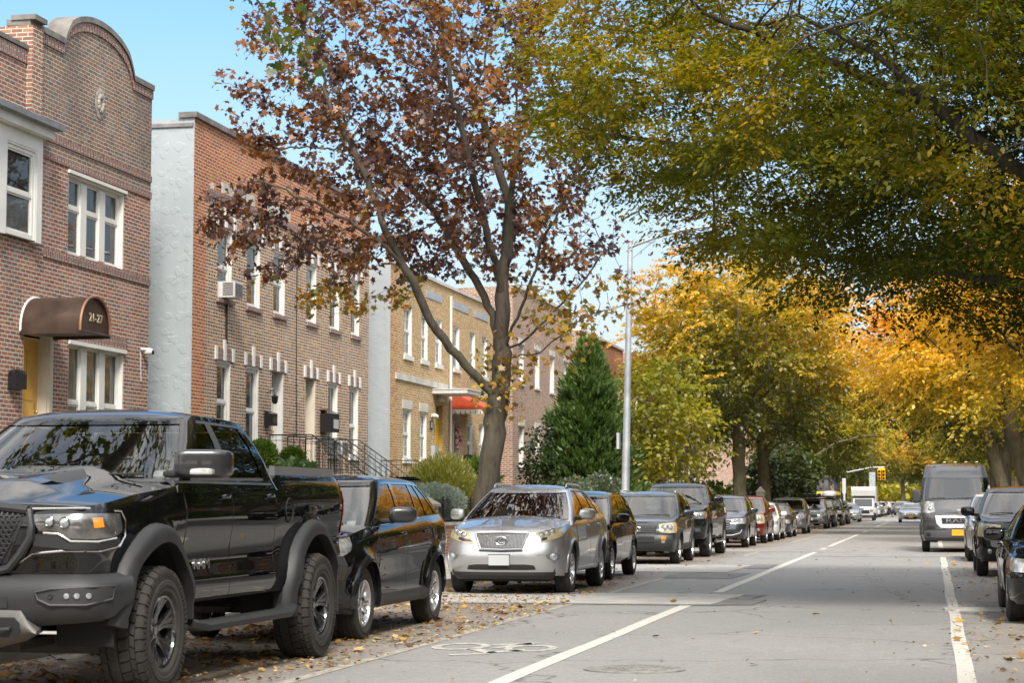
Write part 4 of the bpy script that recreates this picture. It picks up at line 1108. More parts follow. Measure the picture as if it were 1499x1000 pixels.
vanc = dict(L=5.9, W=1.97, H=2.55, yF=.95, yR=4.9, Rw=.345, hl=1.10, cy=.95, cz=1.40, bz=1.45, sill=.34, paint=P_CHAR, yc=.5, nf=3.0, flare=.03, nr=6, yrr=.2, cat='van',
    zt=[(0, 1.08), (.15, 1.16), (.7, 1.38), (1.0, 1.46), (5.9, 1.46)], prof=[(0, -.05), (.15, 0), (.5, 0), (.6, -.015), (.7, 0), (1, -.02)], plan=[(0, .96), (1, 1), (5.9, 1)],
    fo=[(.3, .08), (.45, 0), (.7, 0), (1.0, .06), (1.2, .17), (1.5, .3)], crown=[(0, .04), (.7, .10), (1, .1), (5.8, .02)],
    ws=(.72, 1.50), rw=(5.88, 5.8), zb=[(.6, 1.42), (1.1, 1.45), (5.9, 1.455)], zr=[(1.3, 2.42), (1.8, 2.47), (5.8, 2.47)], Wb=.99, Wr=.84, cf=.32, cr=.1, ncf=3.2, bulge=.03, taper=0, rcrown=.08,
    kn=[(1.12, 1.9), (1.86, 1.98), (1.95, 2.05), (4, 4)], wins=[(0, 'x'), (1, 'g'), (2, 'p'), (3, 'x'), (4, 'x')], gw=.82, rwf=.0, t1=.66, wkey='van', wstyle='thin', spokes=8, rim=.215, rimmat=M('steel_grey', (.3, .3, .31), .4, .6),
    mir=(.99, 1.15, 1.58), mirs=(.12, .07, .20), mirmat=M('plastic_van', (.05, .05, .053), .6), doors=[1.30, 1.98], hz=1.16, seats=(1.0,), extra=[van_extra])

def gmc_extra(S, C, root, c):
    sx = S.sx
    sill_trim(S, root, .50, .03, BLK())
    for sg in (1, -1):
        mb = MB(); mb.tube([(sg * (S.W + .05), y, .40) for y in (1.5, 1.7, 3.5, 3.7)], [.03, .05, .05, .03], 8); mb.build('side_step', CHROME(), root, smooth=True)
    xs = (-.85, -.5, 0, .5, .85)
    mb = MB(); patch(mb, S, [(sx(x), .74) for x in xs], [(sx(x), .52) for x in xs], [.01, .06, .06, .03], 4, 3, .03); mb.build('front_bumper', P_BLACK, root, smooth=True)
    front_patch('bumper_intake', S, root, [(-.5, .50), (.5, .50)], [(-.5, .40), (.5, .40)], BLK(), .03, 6, 2)
    mb = MB(); mb.sell((.15, 1.75, 1.935), (.03, .05, .02), 2, 10, 6); mb.tube([(.15, 1.74, 1.93), (.15, 1.80, 2.03)], .008, 5); mb.build('roof_antenna', BLK(), root, smooth=True)
gmcc = dict(L=5.7, W=1.98, H=1.92, yF=.95, yR=4.55, Rw=.40, rA=.48, hl=1.20, cy=1.45, cz=1.32, bz=1.36, sill=.48, paint=P_BLACK2, yc=.4, nf=4, nr=5, yrr=.2, flare=.03, cat='pickup truck',
    zt=[(0, 1.17), (.1, 1.21), (1.4, 1.30), (3.7, 1.36), (3.8, 1.40), (5.7, 1.40)], ro=[(.4, 0), (1.5, .02)], cabin=(1.55, 3.7), crown=[(0, .03), (.5, .08), (1.45, .09), (1.8, 0), (5.7, 0)],
    fo=[(.4, .08), (.6, .02), (.8, 0), (1.1, .02), (1.2, .08), (1.3, .15)],
    ws=(1.30, 2.05), rw=(3.75, 3.52), zb=[(1.2, 1.31), (1.7, 1.33), (3.8, 1.36)], zr=[(1.9, 1.83), (2.5, 1.865), (3.6, 1.83)], Wb=.93, Wr=.72, cf=.28, cr=.12, rcrown=.055, taper=0,
    kn=[(1.78, 2.42), (2.45, 2.56), (2.60, 2.66), (3.42, 3.30)], wins=[(0, 'x'), (1, 'g'), (2, 'p'), (3, 'g'), (4, 'x')], wkey='gmc', tw=.27, rim=.245, mir=(.99, 1.52, 1.46), mirs=(.13, .08, .10), doors=[1.52, 2.52, 3.6], hz=1.2,
    extra=[generic_front((.56, 1.12, .80), (.98, 1.14), .62, LAMPH(), False, None, None, 0, .60, 4, .35, True), gmc_extra])
# ------------------------------------------------------------------ vehicles in place (all face the camera, -Y)
GL = 'cars parked along the left kerb'; GR = 'cars parked along the right kerb'; GF = 'distant traffic beyond the crossing'
make_car('pickup_truck', 'big black pickup truck with chunky off-road tyres and grey fender flares', ramc, (-6.42, 12.32, 0), GL)[0].scale = (1, 1, 1.036)
make_car('parked_car', 'black crossover with bright silver twin-spoke wheels parked behind the big pickup', eqc, (-6.50, 18.40, 0), GL)
make_car('parked_car', 'silver crossover with slatted grille and blank white number plate', rxc, (-6.30, 28.95, 0), GL)
cmax = suvspec(L=4.40, W=1.80, yF=.88, yR=3.53, Rw=.33, hl=.82, cy=1.05, cz=1.02, bz=1.10, ws=(.80, 1.75), rw=(4.3, 3.95), zt=[(0, .80), (.15, .87), (1.05, 1.02), (2.5, 1.08), (4.2, 1.12), (4.4, 1.06)],
    zr=[(1.6, 1.50), (2.4, 1.555), (3.3, 1.54), (4.1, 1.47)], paint=P_BLACK2, wkey='cmax', wstyle='twin', mir=(.88, 1.32, 1.10), rim=.23, hz=.97, kn=[(1.35, 2.05), (2.25, 2.40), (2.37, 2.50), (3.10, 3.10), (3.17, 3.17), (3.65, 3.45)],
    doors=[1.25, 2.30, 3.25], extra=[generic_front((.40, .70, .60), (.66, .86), .50, lampback=.62)])
make_car('parked_car', 'glossy black hatchback parked close behind the silver crossover', cmax, (-6.52, 34.50, 0), GL)
rav = suvspec(L=4.2, W=1.75, yF=.80, yR=3.29, Rw=.345, hl=.93, cy=1.15, cz=1.06, bz=1.12, ws=(1.0, 1.62), rw=(4.05, 3.85), cf=.2, ncf=3.4, zr=[(1.5, 1.58), (2.2, 1.61), (3.9, 1.57)], paint=P_GREEN, wkey='rav', wstyle='wide', rim=.215,
    kn=[(1.32, 1.90), (2.18, 2.25), (2.28, 2.34), (2.95, 2.90), (3.02, 2.97), (3.55, 3.45)], mir=(.86, 1.38, 1.14), mirs=(.125, .08, .085), mirmat=M('mirror_black', (.014, .014, .015), .35, coat=.5), doors=[1.28, 2.22, 3.10], hz=.98, yc=.42, nf=3.4, seatc=(.14, .14, .14),
    extra=[generic_front((.46, .86, .70), (.70, .92), .50, LAMPY(), False, (.42, .50, .40), None, -.30, .56, 4, .42, True, 'ovals', M('bar_grey', (.10, .105, .11), .4)), x_rails(M('rail_silver', (.55, .55, .56), .25, .9)), x_clad(.46)])
def rav_bumper(S, C, root, c):
    sx = S.sx; xs = np.linspace(-.80, .80, 13)
    mb = MB(); patch(mb, S, [(sx(x), .66) for x in xs], [(sx(x), .34) for x in xs], [.01, .035, .04, .035, .02], 2, 3, .03); mb.build('front_bumper', M('bumper_black', (.022, .024, .024), .45), root, smooth=True)
    for sg in (1, -1):
        front_patch('bumper_lamp', S, root, [(sg * .55, .615), (sg * .66, .615)][::sg], [(sg * .56, .555), (sg * .65, .555)][::sg], AMBER(), .045, 3, 3)
        front_patch('bumper_lamp', S, root, [(sg * .56, .545), (sg * .65, .545)][::sg], [(sg * .57, .49), (sg * .64, .49)][::sg], LAMPH(), .045, 3, 3)
    front_patch('bumper_slot', S, root, [(-.4, .62), (.4, .62)], [(-.4, .56), (.4, .56)], BLK(), .042, 6, 2)
    front_patch('bumper_slot', S, root, [(-.4, .52), (.4, .52)], [(-.4, .47), (.4, .47)], BLK(), .042, 6, 2)
    plate(S, root, -.32, .545, dy=.06)
rav['extra'].append(rav_bumper)
make_car('parked_car', 'dark green-grey compact crossover with amber-cornered headlights and black bumper', rav, (-6.50, 44.35, 0), GL)
make_car('pickup_truck', 'black pickup truck with chrome side step parked behind the green-grey crossover', gmcc, (-6.58, 50.25, 0), GL)
def crv_bars(S, C, root, c):
    mb = MB(); mb.tube([S.fpt(x, z, .014) for x, z in ((-.80, .56), (-.74, .46), (-.5, .40), (.5, .40), (.74, .46), (.80, .56))], .016, 6); mb.tube([S.fpt(x, .86, .016) for x in np.linspace(-.72, .72, 9)], .014, 6); mb.build('bumper_chrome', CHROME(), root, smooth=True)
crv = suvspec(paint=P_GREY, wkey='crv', rim=.24, extra=[generic_front((.44, .80, .62), (.74, .90), .46, fog=False, low=(.62, .52, .42)), crv_bars])
make_car('parked_car', 'dark grey crossover with chrome bumper line parked in front of the red one', crv, (-6.53, 61.4, 0), GL)
make_car('parked_car', 'dark red crossover, the only red car on the street', suvspec(paint=P_RED, wkey='suv', wstyle='wide', extra=[generic_front((.40, .84, .66), (.68, .98), .52, LAMPY(), lampback=.5)]), (-6.52, 68.3, 0), GL)
sed1 = sedspec(paint=P_WHITE, extra=[generic_front((.38, .66, .54), (.56, .70), .44, low=(.5, .40, .28), pz=.42)])
make_car('parked_car', 'white sedan parked right behind the dark red crossover', sed1, (-6.52, 74.2, 0), GL)
sed2 = sedspec(paint=P_GREY, extra=[generic_front((.40, .66, .54), (.56, .70), .44, low=(.5, .40, .28), pz=.42)])
make_car('parked_car', 'dark grey sedan parked behind the white sedan', sed2, (-6.50, 80.6, 0), GL)
g2 = suvspec(paint=P_MID, wkey='suv', extra=[generic_front((.42, .80, .62), (.70, .88), .48)])
make_car('parked_car', 'mid grey crossover with a white number plate behind the dark grey sedan', g2, (-6.50, 90.2, 0), GL)
def roof_rack(S, C, root, c):
    mb = MB()
    for y in (2.0, 3.3): mb.tube([(-.62, y, 1.74), (.62, y, 1.74)], .02, 6)
    mb.box(-.5, .5, 1.7, 3.5, 1.76, 1.80)
    for x in (-.4, -.13, .13, .4): mb.sell((x, 2.4, 1.87), (.09, .55, .07), 3, 12, 8)
    mb.build('roof_rack', M('rail_black', (.02, .02, .02), .4), root, smooth=True, angle=40)
sub = suvspec(paint=P_MID, wkey='suv', extra=[generic_front((.44, .78, .62), (.70, .86), .46), x_rails(), x_clad(), roof_rack])
make_car('parked_car', 'grey wagon with a loaded black roof rack', sub, (-6.50, 108.5, 0), GL)
make_car('parked_car', 'dark crossover with orange plate parked behind the roof-rack wagon', suvspec(paint=P_BLACK2, wkey='suv', extra=[generic_front(platemat=PLATEY())]), (-6.45, 116.0, 0), GL)
b3 = suvspec(paint=P_BLACK, wkey='suv', L=4.8, H=1.75, zr=[(1.7, 1.64), (2.4, 1.68), (3.3, 1.68), (4.2, 1.62)], extra=[generic_front((.48, .86, .64), (.74, .92), .50)])
make_car('parked_car', 'black sport utility with a white carrier on its roof', b3, (-6.35, 124.0, 0), GL)
mb = MB(); mb.sell((-6.35, 126.6, 1.96), (.45, .9, .22), 3, 18, 10); tag(mb.build('roof_box', M('white_plastic', (.6, .6, .6), .35), None, smooth=True, org=(-6.35, 126.6, 1.7)), 'white roof carrier on the black sport utility', 'roof box')
make_car('parked_car', 'dark hatchback half hidden behind the black sport utility', cmax, (-6.35, 133.0, 0), GL)
make_car('parked_car', 'silver sedan last in the row before the white box truck', sedspec(paint=P_SILV, extra=[generic_front((.38, .66, .54), (.56, .70), .44, low=(.5, .40, .28), pz=.42)]), (-6.2, 150.0, 0), GL)
# right-hand row
def acc_extra(S, C, root, c):
    sx = S.sx; mb = MB(); mb.tube([S.fpt(x, .68, .015) for x in np.linspace(-.74, .74, 11)], .022, 6)
    for z in (.36, .30): mb.tube([S.fpt(x, z, .02) for x in np.linspace(-.7, .7, 9)], .012, 6)
    mb.build('chrome_wing', CHROME(), root, smooth=True)
acc = sedspec(L=4.9, W=1.86, paint=P_BLACK, yF=.95, yR=3.78, Rw=.335, rim=.245, wkey='acc', mir=(.90, 1.55, 1.0), mirs=(.125, .09, .08), extra=[generic_front((.42, .64, .48), (.58, .72), .48, LAMPH(), False, (.7, .42, .27), None, 0, .42, 3, .62), acc_extra])
make_car('parked_car', 'glossy black sedan nearest on the right, cut by the picture edge', acc, (1.74, 22.95, 0), GR)
san = suvspec(L=4.68, W=1.88, H=1.73, paint=P_BLACK2, yF=.90, yR=3.60, Rw=.365, wkey='san', wstyle='wide', hl=1.0, cz=1.14, bz=1.20, zr=[(1.7, 1.62), (2.4, 1.66), (3.3, 1.65), (4.2, 1.58)], mir=(.93, 1.48, 1.22), mirs=(.13, .08, .09), seatc=(.16, .15, .14),
    extra=[generic_front((.46, .90, .72), (.74, .98), .52, LAMPY(), True, (.5, .5, .38), amber=False), x_rails(M('rail_silver', (.55, .55, .56), .25, .9))])
make_car('parked_car', 'dark sport utility with silver roof rails, second in the right row', san, (1.72, 37.9, 0), GR)
make_car('parked_car', 'pale silver crossover squeezed between the dark sport utility and the van', suvspec(paint=P_SILV, wkey='suv', extra=[generic_front()]), (1.68, 47.6, 0), GR)
make_car('van', 'tall dark grey cargo van with orange number plate standing in the lane', vanc, (.66, 56.9, 0), 'vehicles on the carriageway')
# ------------------------------------------------------------------ ground, road, pavements
def M_asphalt():
    m, t, b = newmat('asphalt')
    tc = t.n('ShaderNodeTexCoord'); v = tc.outputs['Object']
    mp = t.n('ShaderNodeMapping'); mp.inputs['Scale'].default_value = (1, .12, 1); t.l(v, mp.inputs['Vector'])
    big = t.noise(v, .35, 6, .6); lane = t.noise(mp.outputs[0], 1.1, 5, .6); grit = t.noise(v, 60, 3, .7); grit2 = t.noise(v, 170, 2, .6)
    c = t.ramp(big, [(.3, (.215, .208, .197)), (.7, (.30, .29, .272))])
    c = t.mix(t.math('MULTIPLY', lane, .55), c, (.19, .184, .174))
    c = t.mix(t.math('MULTIPLY', t.math('SUBTRACT', grit, .42), 1.6, clamp=True), c, (.36, .34, .31))
    c = t.mix(t.math('MULTIPLY', t.math('SUBTRACT', grit2, .5), 2.2, clamp=True), c, (.09, .085, .08))
    mot = t.noise(v, 6.5, 5, .7); c = t.mix(t.math('MULTIPLY', t.math('SUBTRACT', mot, .40), 2.2, clamp=True), c, (.185, .178, .167))
    sp2 = t.noise(v, 2.1, 7, .75); c = t.mix(t.math('MULTIPLY', t.math('SUBTRACT', sp2, .60), 5., clamp=True), c, (.10, .095, .09))
    pale = t.noise(v, 24, 4, .85); c = t.mix(t.math('MULTIPLY', t.math('SUBTRACT', pale, .53), 4.5, clamp=True), c, (.44, .42, .385))
    dk = t.noise(v, 31, 4, .85); c = t.mix(t.math('MULTIPLY', t.math('SUBTRACT', dk, .54), 4.5, clamp=True), c, (.12, .115, .108))
    # oil and tyre-dirt, browner in the parking lanes
    sp = t.n('ShaderNodeSeparateXYZ'); t.l(v, sp.inputs[0])
    pl = t.n('ShaderNodeMapRange'); pl.inputs[1].default_value = -4.6; pl.inputs[2].default_value = -5.6; pl.inputs[4].default_value = .55; t.l(sp.outputs[0], pl.inputs[0])
    pr_ = t.n('ShaderNodeMapRange'); pr_.inputs[1].default_value = .2; pr_.inputs[2].default_value = 1.2; pr_.inputs[4].default_value = .55; t.l(sp.outputs[0], pr_.inputs[0])
    side = t.math('MULTIPLY', t.math('ADD', pl.outputs[0], pr_.outputs[0]), t.noise(v, 1.6, 6, .7))
    c = t.mix(t.math('MULTIPLY', side, 2.0, clamp=True), c, (.17, .115, .068))
    # cracks
    vo = t.n('ShaderNodeTexVoronoi'); vo.feature = 'DISTANCE_TO_EDGE'; vo.inputs['Scale'].default_value = .33
    wv = t.n('ShaderNodeVectorMath', operation='ADD'); nz = t.n('ShaderNodeTexNoise'); nz.inputs['Scale'].default_value = 1.5; nz.inputs['Detail'].default_value = 5
    t.l(v, nz.inputs['Vector']); t.l(v, wv.inputs[0]); t.l(nz.outputs['Color'], wv.inputs[1]); t.l(wv.outputs[0], vo.inputs['Vector'])
    ck = t.n('ShaderNodeMapRange'); ck.inputs[1].default_value = .0; ck.inputs[2].default_value = .010; ck.inputs[3].default_value = .85; ck.inputs[4].default_value = 0
    t.l(vo.outputs['Distance'], ck.inputs[0])
    c = t.mix(t.math('MULTIPLY', ck.outputs[0], t.math('GREATER_THAN', big, .44)), c, (.035, .034, .033))
    t.l(c, b.inputs['Base Color'])
    t.l(t.math('MULTIPLY_ADD', big, .3, .55), b.inputs['Roughness'])
    bm = t.n('ShaderNodeBump'); bm.inputs['Strength'].default_value = .9; bm.inputs['Distance'].default_value = .008
    t.l(t.math('ADD', grit, t.math('MULTIPLY', big, 2.)), bm.inputs['Height']); t.l(bm.outputs[0], b.inputs['Normal'])
    return m
def M_paintline(name, col=(.62, .60, .54), wear=.45):
    m, t, b = newmat(name)
    tc = t.n('ShaderNodeTexCoord'); v = tc.outputs['Object']
    n1 = t.noise(v, 9, 6, .7); n2 = t.noise(v, 70, 2, .6)
    f = t.math('MULTIPLY', t.math('SUBTRACT', t.math('ADD', n1, t.math('MULTIPLY', n2, .35)), wear + .12), 5., clamp=True)
    t.l(t.mix(f, (.22, .21, .195), col), b.inputs['Base Color']); b.inputs['Roughness'].default_value = .7
    return m
ASPH = M_asphalt(); LINE = M_paintline('road_paint', (.50, .475, .42), .30); LINEF = M_paintline('road_paint_worn', (.42, .37, .29), .46)
CONC = M('concrete', (.36, .34, .31), .85, var=.25, vscale=1.2, bump=.3, bscale=50); CONC2 = M('kerb_stone', (.30, .285, .26), .85, var=.3, vscale=2, bump=.3)
ROADX0, ROADX1 = -7.75, 2.75
def slab(name, x0, x1, y0, y1, z0, z1, mat, **kw):
    mb = MB(); mb.box(x0, x1, y0, y1, z0, z1); o = mb.build(name, mat); return tag(o, kind='structure', **kw)
SOIL = M('soil', (.075, .06, .04), .95, var=.4, vscale=2, bump=.5, bscale=12)
mb = MB(); mb.quad((-1500, -300, -.02), (1500, -300, -.02), (1500, 2500, -.02), (-1500, 2500, -.02)); tag(mb.build('ground', SOIL), kind='structure')
mb = MB(); mb.quad((ROADX0, -60, 0), (ROADX1, -60, 0), (ROADX1, 900, 0), (ROADX0, 900, 0)); tag(mb.build('road', ASPH), kind='structure')
slab('kerb', ROADX0 - .16, ROADX0, -60, 166, -.02, .135, CONC2); slab('kerb', ROADX1, ROADX1 + .16, -60, 166, -.02, .135, CONC2)
slab('pavement', -11.3, ROADX0 - .16, -60, 166, -.02, .13, CONC); slab('pavement', ROADX1 + .16, 7.2, -60, 166, -.02, .13, CONC)
slab('kerb', ROADX0 - .16, ROADX0, 184, 900, -.02, .135, CONC2); slab('kerb', ROADX1, ROADX1 + .16, 184, 900, -.02, .135, CONC2)
slab('pavement', -11.3, ROADX0 - .16, 184, 900, -.02, .13, CONC); slab('pavement', ROADX1 + .16, 7.2, 184, 900, -.02, .13, CONC)
mb = MB(); mb.quad((-200, 167, -.008), (ROADX0, 167, -.008), (ROADX0, 183, -.008), (-200, 183, -.008)); mb.quad((ROADX1, 167, -.008), (200, 167, -.008), (200, 183, -.008), (ROADX1, 183, -.008)); tag(mb.build('cross_road', ASPH), kind='structure')
YARD = M('lawn', (.055, .07, .025), .95, var=.45, vscale=4, bump=.6, bscale=60)
slab('yard', -15.5, -11.5, -20, 160, -.02, .75, YARD); slab('yard', 7.4, 13, -20, 160, -.02, .35, YARD)
def quadline(mb, x0, x1, y0, y1, z=.004, dx=0.):
    n = max(1, int((y1 - y0) / 1.5)); P = []
    for i in range(n + 1):
        y = lerp(y0, y1, i / n); j = .008 * math.sin(y * 3.1) + .006 * math.sin(y * 7.7)
        P.append([(x0 + j, y, z), (x1 + j * .5, y, z)])
    mb.grid(P, flip=True)
mb = MB()
for a, b in ((-50, 29.6), (30.6, 62), (64, 90), (96, 112), (118, 150)): quadline(mb, -3.33, -3.17, a, b)
tag(mb.build('lane_line', LINE), kind='structure')
mb = MB()
for a, b in ((-50, 26.2), (27.0, 56), (60, 160)): quadline(mb, .17, .31, a, b)
tag(mb.build('lane_line', LINE), kind='structure')
mb = MB()
for a, b in ((8, 26.6), (29.5, 38.5), (52, 60), (70, 100)): quadline(mb, -4.90, -4.78, a, b)
tag(mb.build('lane_line', LINEF), kind='structure')
mb = MB()
for k in range(12):
    x = -7.4 + k * .9; mb.quad((x, 163.5, .004), (x + .42, 163.5, .004), (x + .42, 166.5, .004), (x, 166.5, .004))
tag(mb.build('crosswalk_marking', LINE), kind='structure')
# bicycle stencil in the cycle lane (seen from the far side it reads upside down, as in the street)
mb = MB()
def flat(pts): mb.poly([(x, y, .0045) for x, y in pts])
def flatring(cx, cy, r, w, sy):
    n = 28
    for k in range(n):
        a, b = 2 * PI * k / n, 2 * PI * (k + 1) / n
        mb.quad(*[(cx + rr * math.cos(q), cy + rr * sy * math.sin(q), .0045) for rr, q in ((r, a), (r, b), (r - w, b), (r - w, a))])
flatring(-4.42, 18.55, .27, .085, 1.7); flatring(-3.72, 18.45, .25, .08, 1.7)
flat([(-4.30, 18.25), (-4.00, 17.75), (-3.90, 17.85), (-4.18, 18.32)]); flat([(-4.00, 17.75), (-3.72, 18.10), (-3.74, 18.32), (-4.02, 17.95)])
flat([(-4.20, 18.85), (-3.86, 19.15), (-3.80, 18.95), (-4.12, 18.70)]); flat([(-4.12, 18.45), (-3.86, 19.2), (-3.76, 19.15), (-4.02, 18.38)]); flat([(-4.30, 17.55), (-3.98, 17.80), (-3.94, 17.66), (-4.26, 17.42)])
tag(mb.build('cycle_lane_symbol', M_paintline('road_paint_bike', (.48, .455, .40), .42)), kind='structure')
# trench repairs in the carriageway
def rough_patch(name, pts, z, mat, h=.0):
    mb = MB(); o = []
    for i in range(len(pts)):
        a, b = pts[i], pts[(i + 1) % len(pts)]
        for k in range(5):
            f = k / 5; o.append((lerp(a[0], b[0], f) + rnd.uniform(-.03, .03), lerp(a[1], b[1], f) + rnd.uniform(-.05, .05), z))
    mb.poly(o)
    if h:
        n = len(o)
        for i in range(n): a, b = o[i], o[(i + 1) % n]; mb.quad(a, b, (b[0], b[1], 0), (a[0], a[1], 0))
    return tag(mb.build(name, mat), kind='structure')
PAT1 = M('patch_dark', (.16, .155, .148), .8, var=.25, vscale=2, bump=.5, bscale=70); PAT2 = M('patch_pale', (.35, .335, .31), .85, var=.2, vscale=2, bump=.5, bscale=60); PAT3 = M('patch_mid', (.23, .222, .208), .85, var=.25, vscale=2, bump=.5, bscale=60)
rough_patch('road_patch', [(-7.6, 26.9), (-2.95, 26.9), (-2.75, 29.9), (-7.6, 29.9)], .012, PAT2, .01)
rough_patch('road_patch', [(-2.95, 26.75), (-2.35, 26.9), (-2.30, 28.3), (-2.55, 28.4), (-2.45, 29.8), (-2.80, 29.8)], .008, PAT1)
rough_patch('road_patch', [(-7.6, 26.45), (-2.7, 26.6), (-2.95, 26.88), (-7.6, 26.88)], .006, PAT1)
rough_patch('road_patch', [(-7.5, 39.5), (-4.0, 39.5), (-3.9, 44.2), (-7.5, 44.2)], .008, PAT2)
rough_patch('road_patch', [(-4.9, 36.2), (-3.6, 36.3), (-3.5, 39.2), (-4.9, 39.2)], .006, PAT1)
rough_patch('road_patch', [(-3.9, 42), (-3.4, 42), (-3.4, 44.8), (-3.9, 44.8)], .007, PAT1)
rough_patch('road_patch', [(-7.5, 56.5), (-2.2, 56.5), (-2.2, 60), (-7.5, 60)], .007, PAT3)
rough_patch('road_patch', [(-5, 93), (-3.9, 93), (-3.9, 100), (-5, 100)], .006, PAT1)
rough_patch('road_patch', [(-7.5, 101), (2.6, 102), (2.6, 108), (-7.5, 107)], .005, PAT3)
rough_patch('road_patch', [(-3.1, 52), (1.0, 52), (1.0, 57), (-3.1, 56.5)], .005, PAT3)
o = rough_patch('trench_cover', [(.12, 26.1), (2.7, 25.8), (2.7, 26.35), (.12, 26.65)], .022, PAT2, .02)
# manhole cover
mb = MB(); mb.lathe([(-.01, .42), (.010, .42), (.012, .40), (.007, .385), (.006, .36), (.012, .35), (.012, 0)], 40, 'z')
for i in range(-6, 7):
    for j in range(-6, 7):
        x, y = i * .052, j * .052
        if math.hypot(x, y) < .32 and (i + j) % 2 == 0: mb.box(x - .018, x + .018, y - .018, y + .018, .012, .018)
o = mb.build('manhole_cover', M('cast_iron', (.24, .23, .21), .65, .3, var=.35, vscale=8), smooth=True); o.location = (-2.42, 16.3, 0)
tag(o, 'round cast-iron manhole cover set in the grey carriageway', 'manhole cover')
# ------------------------------------------------------------------ houses
XF = -15.5
BR_PURPLE = M_brick('brick_purple', [(0.342, 0.136, 0.087), (0.293, 0.120, 0.081), (0.233, 0.113, 0.087), (0.379, 0.168, 0.100), (0.184, 0.120, 0.100), (0.309, 0.152, 0.116), (0.263, 0.096, 0.068)], (0.542, 0.490, 0.408), mj=.018, stain=.45, white=.45)
BR_PARAPET = M_brick('brick_parapet', [(0.245, 0.136, 0.099), (0.202, 0.116, 0.093), (0.268, 0.163, 0.124), (0.158, 0.116, 0.099), (0.293, 0.150, 0.105)], (0.414, 0.420, 0.347), stain=.95, white=.40)
BR_SOLD = M_brick('brick_soldier', [(0.230, 0.102, 0.078), (0.184, 0.090, 0.078), (0.264, 0.132, 0.102)], (0.413, 0.385, 0.349), vertical=True, stain=.3)
BR_FLEM = M_brick('brick_flemish', [(0.428, 0.167, 0.073), (0.365, 0.134, 0.068), (0.479, 0.215, 0.086), (0.315, 0.121, 0.073), (0.416, 0.187, 0.103), (0.378, 0.215, 0.138)], (0.595, 0.551, 0.419), mj=.022, header=[(0.057, 0.053, 0.058), (0.076, 0.068, 0.063), (0.044, 0.041, 0.046), (0.127, 0.080, 0.068), (0.504, 0.229, 0.068)], stain=.2, white=.2)
BR_ORANGE = M_brick('brick_orange', [(0.455, 0.132, 0.044), (0.405, 0.103, 0.039), (0.506, 0.172, 0.054), (0.341, 0.098, 0.048), (0.481, 0.144, 0.048)], (0.620, 0.483, 0.332), stain=.2, white=.12)
BR_YELLOW = M_brick('brick_yellow', [(0.530, 0.265, 0.076), (0.483, 0.216, 0.067), (0.576, 0.314, 0.107), (0.415, 0.173, 0.062), (0.530, 0.282, 0.098), (0.346, 0.152, 0.067)], (0.599, 0.487, 0.322), stain=.22, white=.15)
BR_YPALE = M_brick('brick_yellow_flemish', [(0.551, 0.344, 0.128), (0.516, 0.287, 0.110), (0.587, 0.380, 0.156), (0.469, 0.242, 0.101)], (0.601, 0.539, 0.348), header=[(0.329, 0.149, 0.064), (0.258, 0.126, 0.064), (0.493, 0.252, 0.092), (0.235, 0.116, 0.064)], stain=.2, white=.15)
BR_RED = M_brick('brick_red', [(0.347, 0.149, 0.101), (0.295, 0.127, 0.095), (0.385, 0.194, 0.128), (0.244, 0.119, 0.095)], (0.564, 0.564, 0.446), stain=.25, white=.2)
WHITE_T = M('white_trim', (.66, .65, .61), .5, var=.08, vscale=2); CREAM = M('cream_trim', (.58, .52, .43), .55, var=.1, vscale=2); STONE = M('limestone', (.50, .47, .41), .8, var=.2, vscale=3, bump=.2)
COPING = M('coping_stone', (.17, .155, .14), .85, var=.4, vscale=2.5, bump=.3, bscale=20)
def M_stucco(name, col, lumps=True):
    m, t, b = newmat(name); tc = t.n('ShaderNodeTexCoord'); v = tc.outputs['Object']
    n1 = t.noise(v, .8, 5, .6); mps = t.n('ShaderNodeMapping'); mps.inputs['Scale'].default_value = (2.2, 2.2, .16); t.l(v, mps.inputs['Vector']); stk = t.noise(mps.outputs[0], 1.0, 6, .65)
    t.l(t.mix(t.math('MULTIPLY', t.math('SUBTRACT', stk, .48), 2.2, clamp=True), t.ramp(n1, [(.3, tuple(x * .86 for x in col)), (.7, col)]), tuple(x * .62 for x in col)), b.inputs['Base Color']); b.inputs['Roughness'].default_value = .8
    vo = t.n('ShaderNodeTexVoronoi'); vo.feature = 'F1'; vo.voronoi_dimensions = '2D'; vo.inputs['Scale'].default_value = 3.6; vo.inputs['Randomness'].default_value = .9
    wv = t.n('ShaderNodeVectorMath', operation='ADD'); nz = t.n('ShaderNodeTexNoise'); nz.inputs['Scale'].default_value = 3.5
    t.l(v, nz.inputs['Vector']); mm = t.n('ShaderNodeVectorMath', operation='SCALE'); mm.inputs['Scale'].default_value = .35; t.l(nz.outputs['Color'], mm.inputs[0])
    sx_ = t.n('ShaderNodeSeparateXYZ'); t.l(v, sx_.inputs[0]); cx_ = t.n('ShaderNodeCombineXYZ'); t.l(sx_.outputs[0], cx_.inputs[0]); t.l(sx_.outputs[2], cx_.inputs[1])
    t.l(cx_.outputs[0], wv.inputs[0]); t.l(mm.outputs[0], wv.inputs[1]); t.l(wv.outputs[0], vo.inputs['Vector'])
    f = t.n('ShaderNodeMapRange'); f.interpolation_type = 'SMOOTHSTEP'; f.inputs[1].default_value = .25; f.inputs[2].default_value = .33; f.inputs[3].default_value = 1; f.inputs[4].default_value = 0
    t.l(vo.outputs['Distance'], f.inputs[0])
    bm = t.n('ShaderNodeBump'); bm.inputs['Strength'].default_value = .27 if lumps else .15; bm.inputs['Distance'].default_value = .03
    t.l(t.math('ADD', f.outputs[0], t.math('MULTIPLY', t.noise(v, 9, 4), .3)), bm.inputs['Height']); t.l(bm.outputs[0], b.inputs['Normal'])
    return m
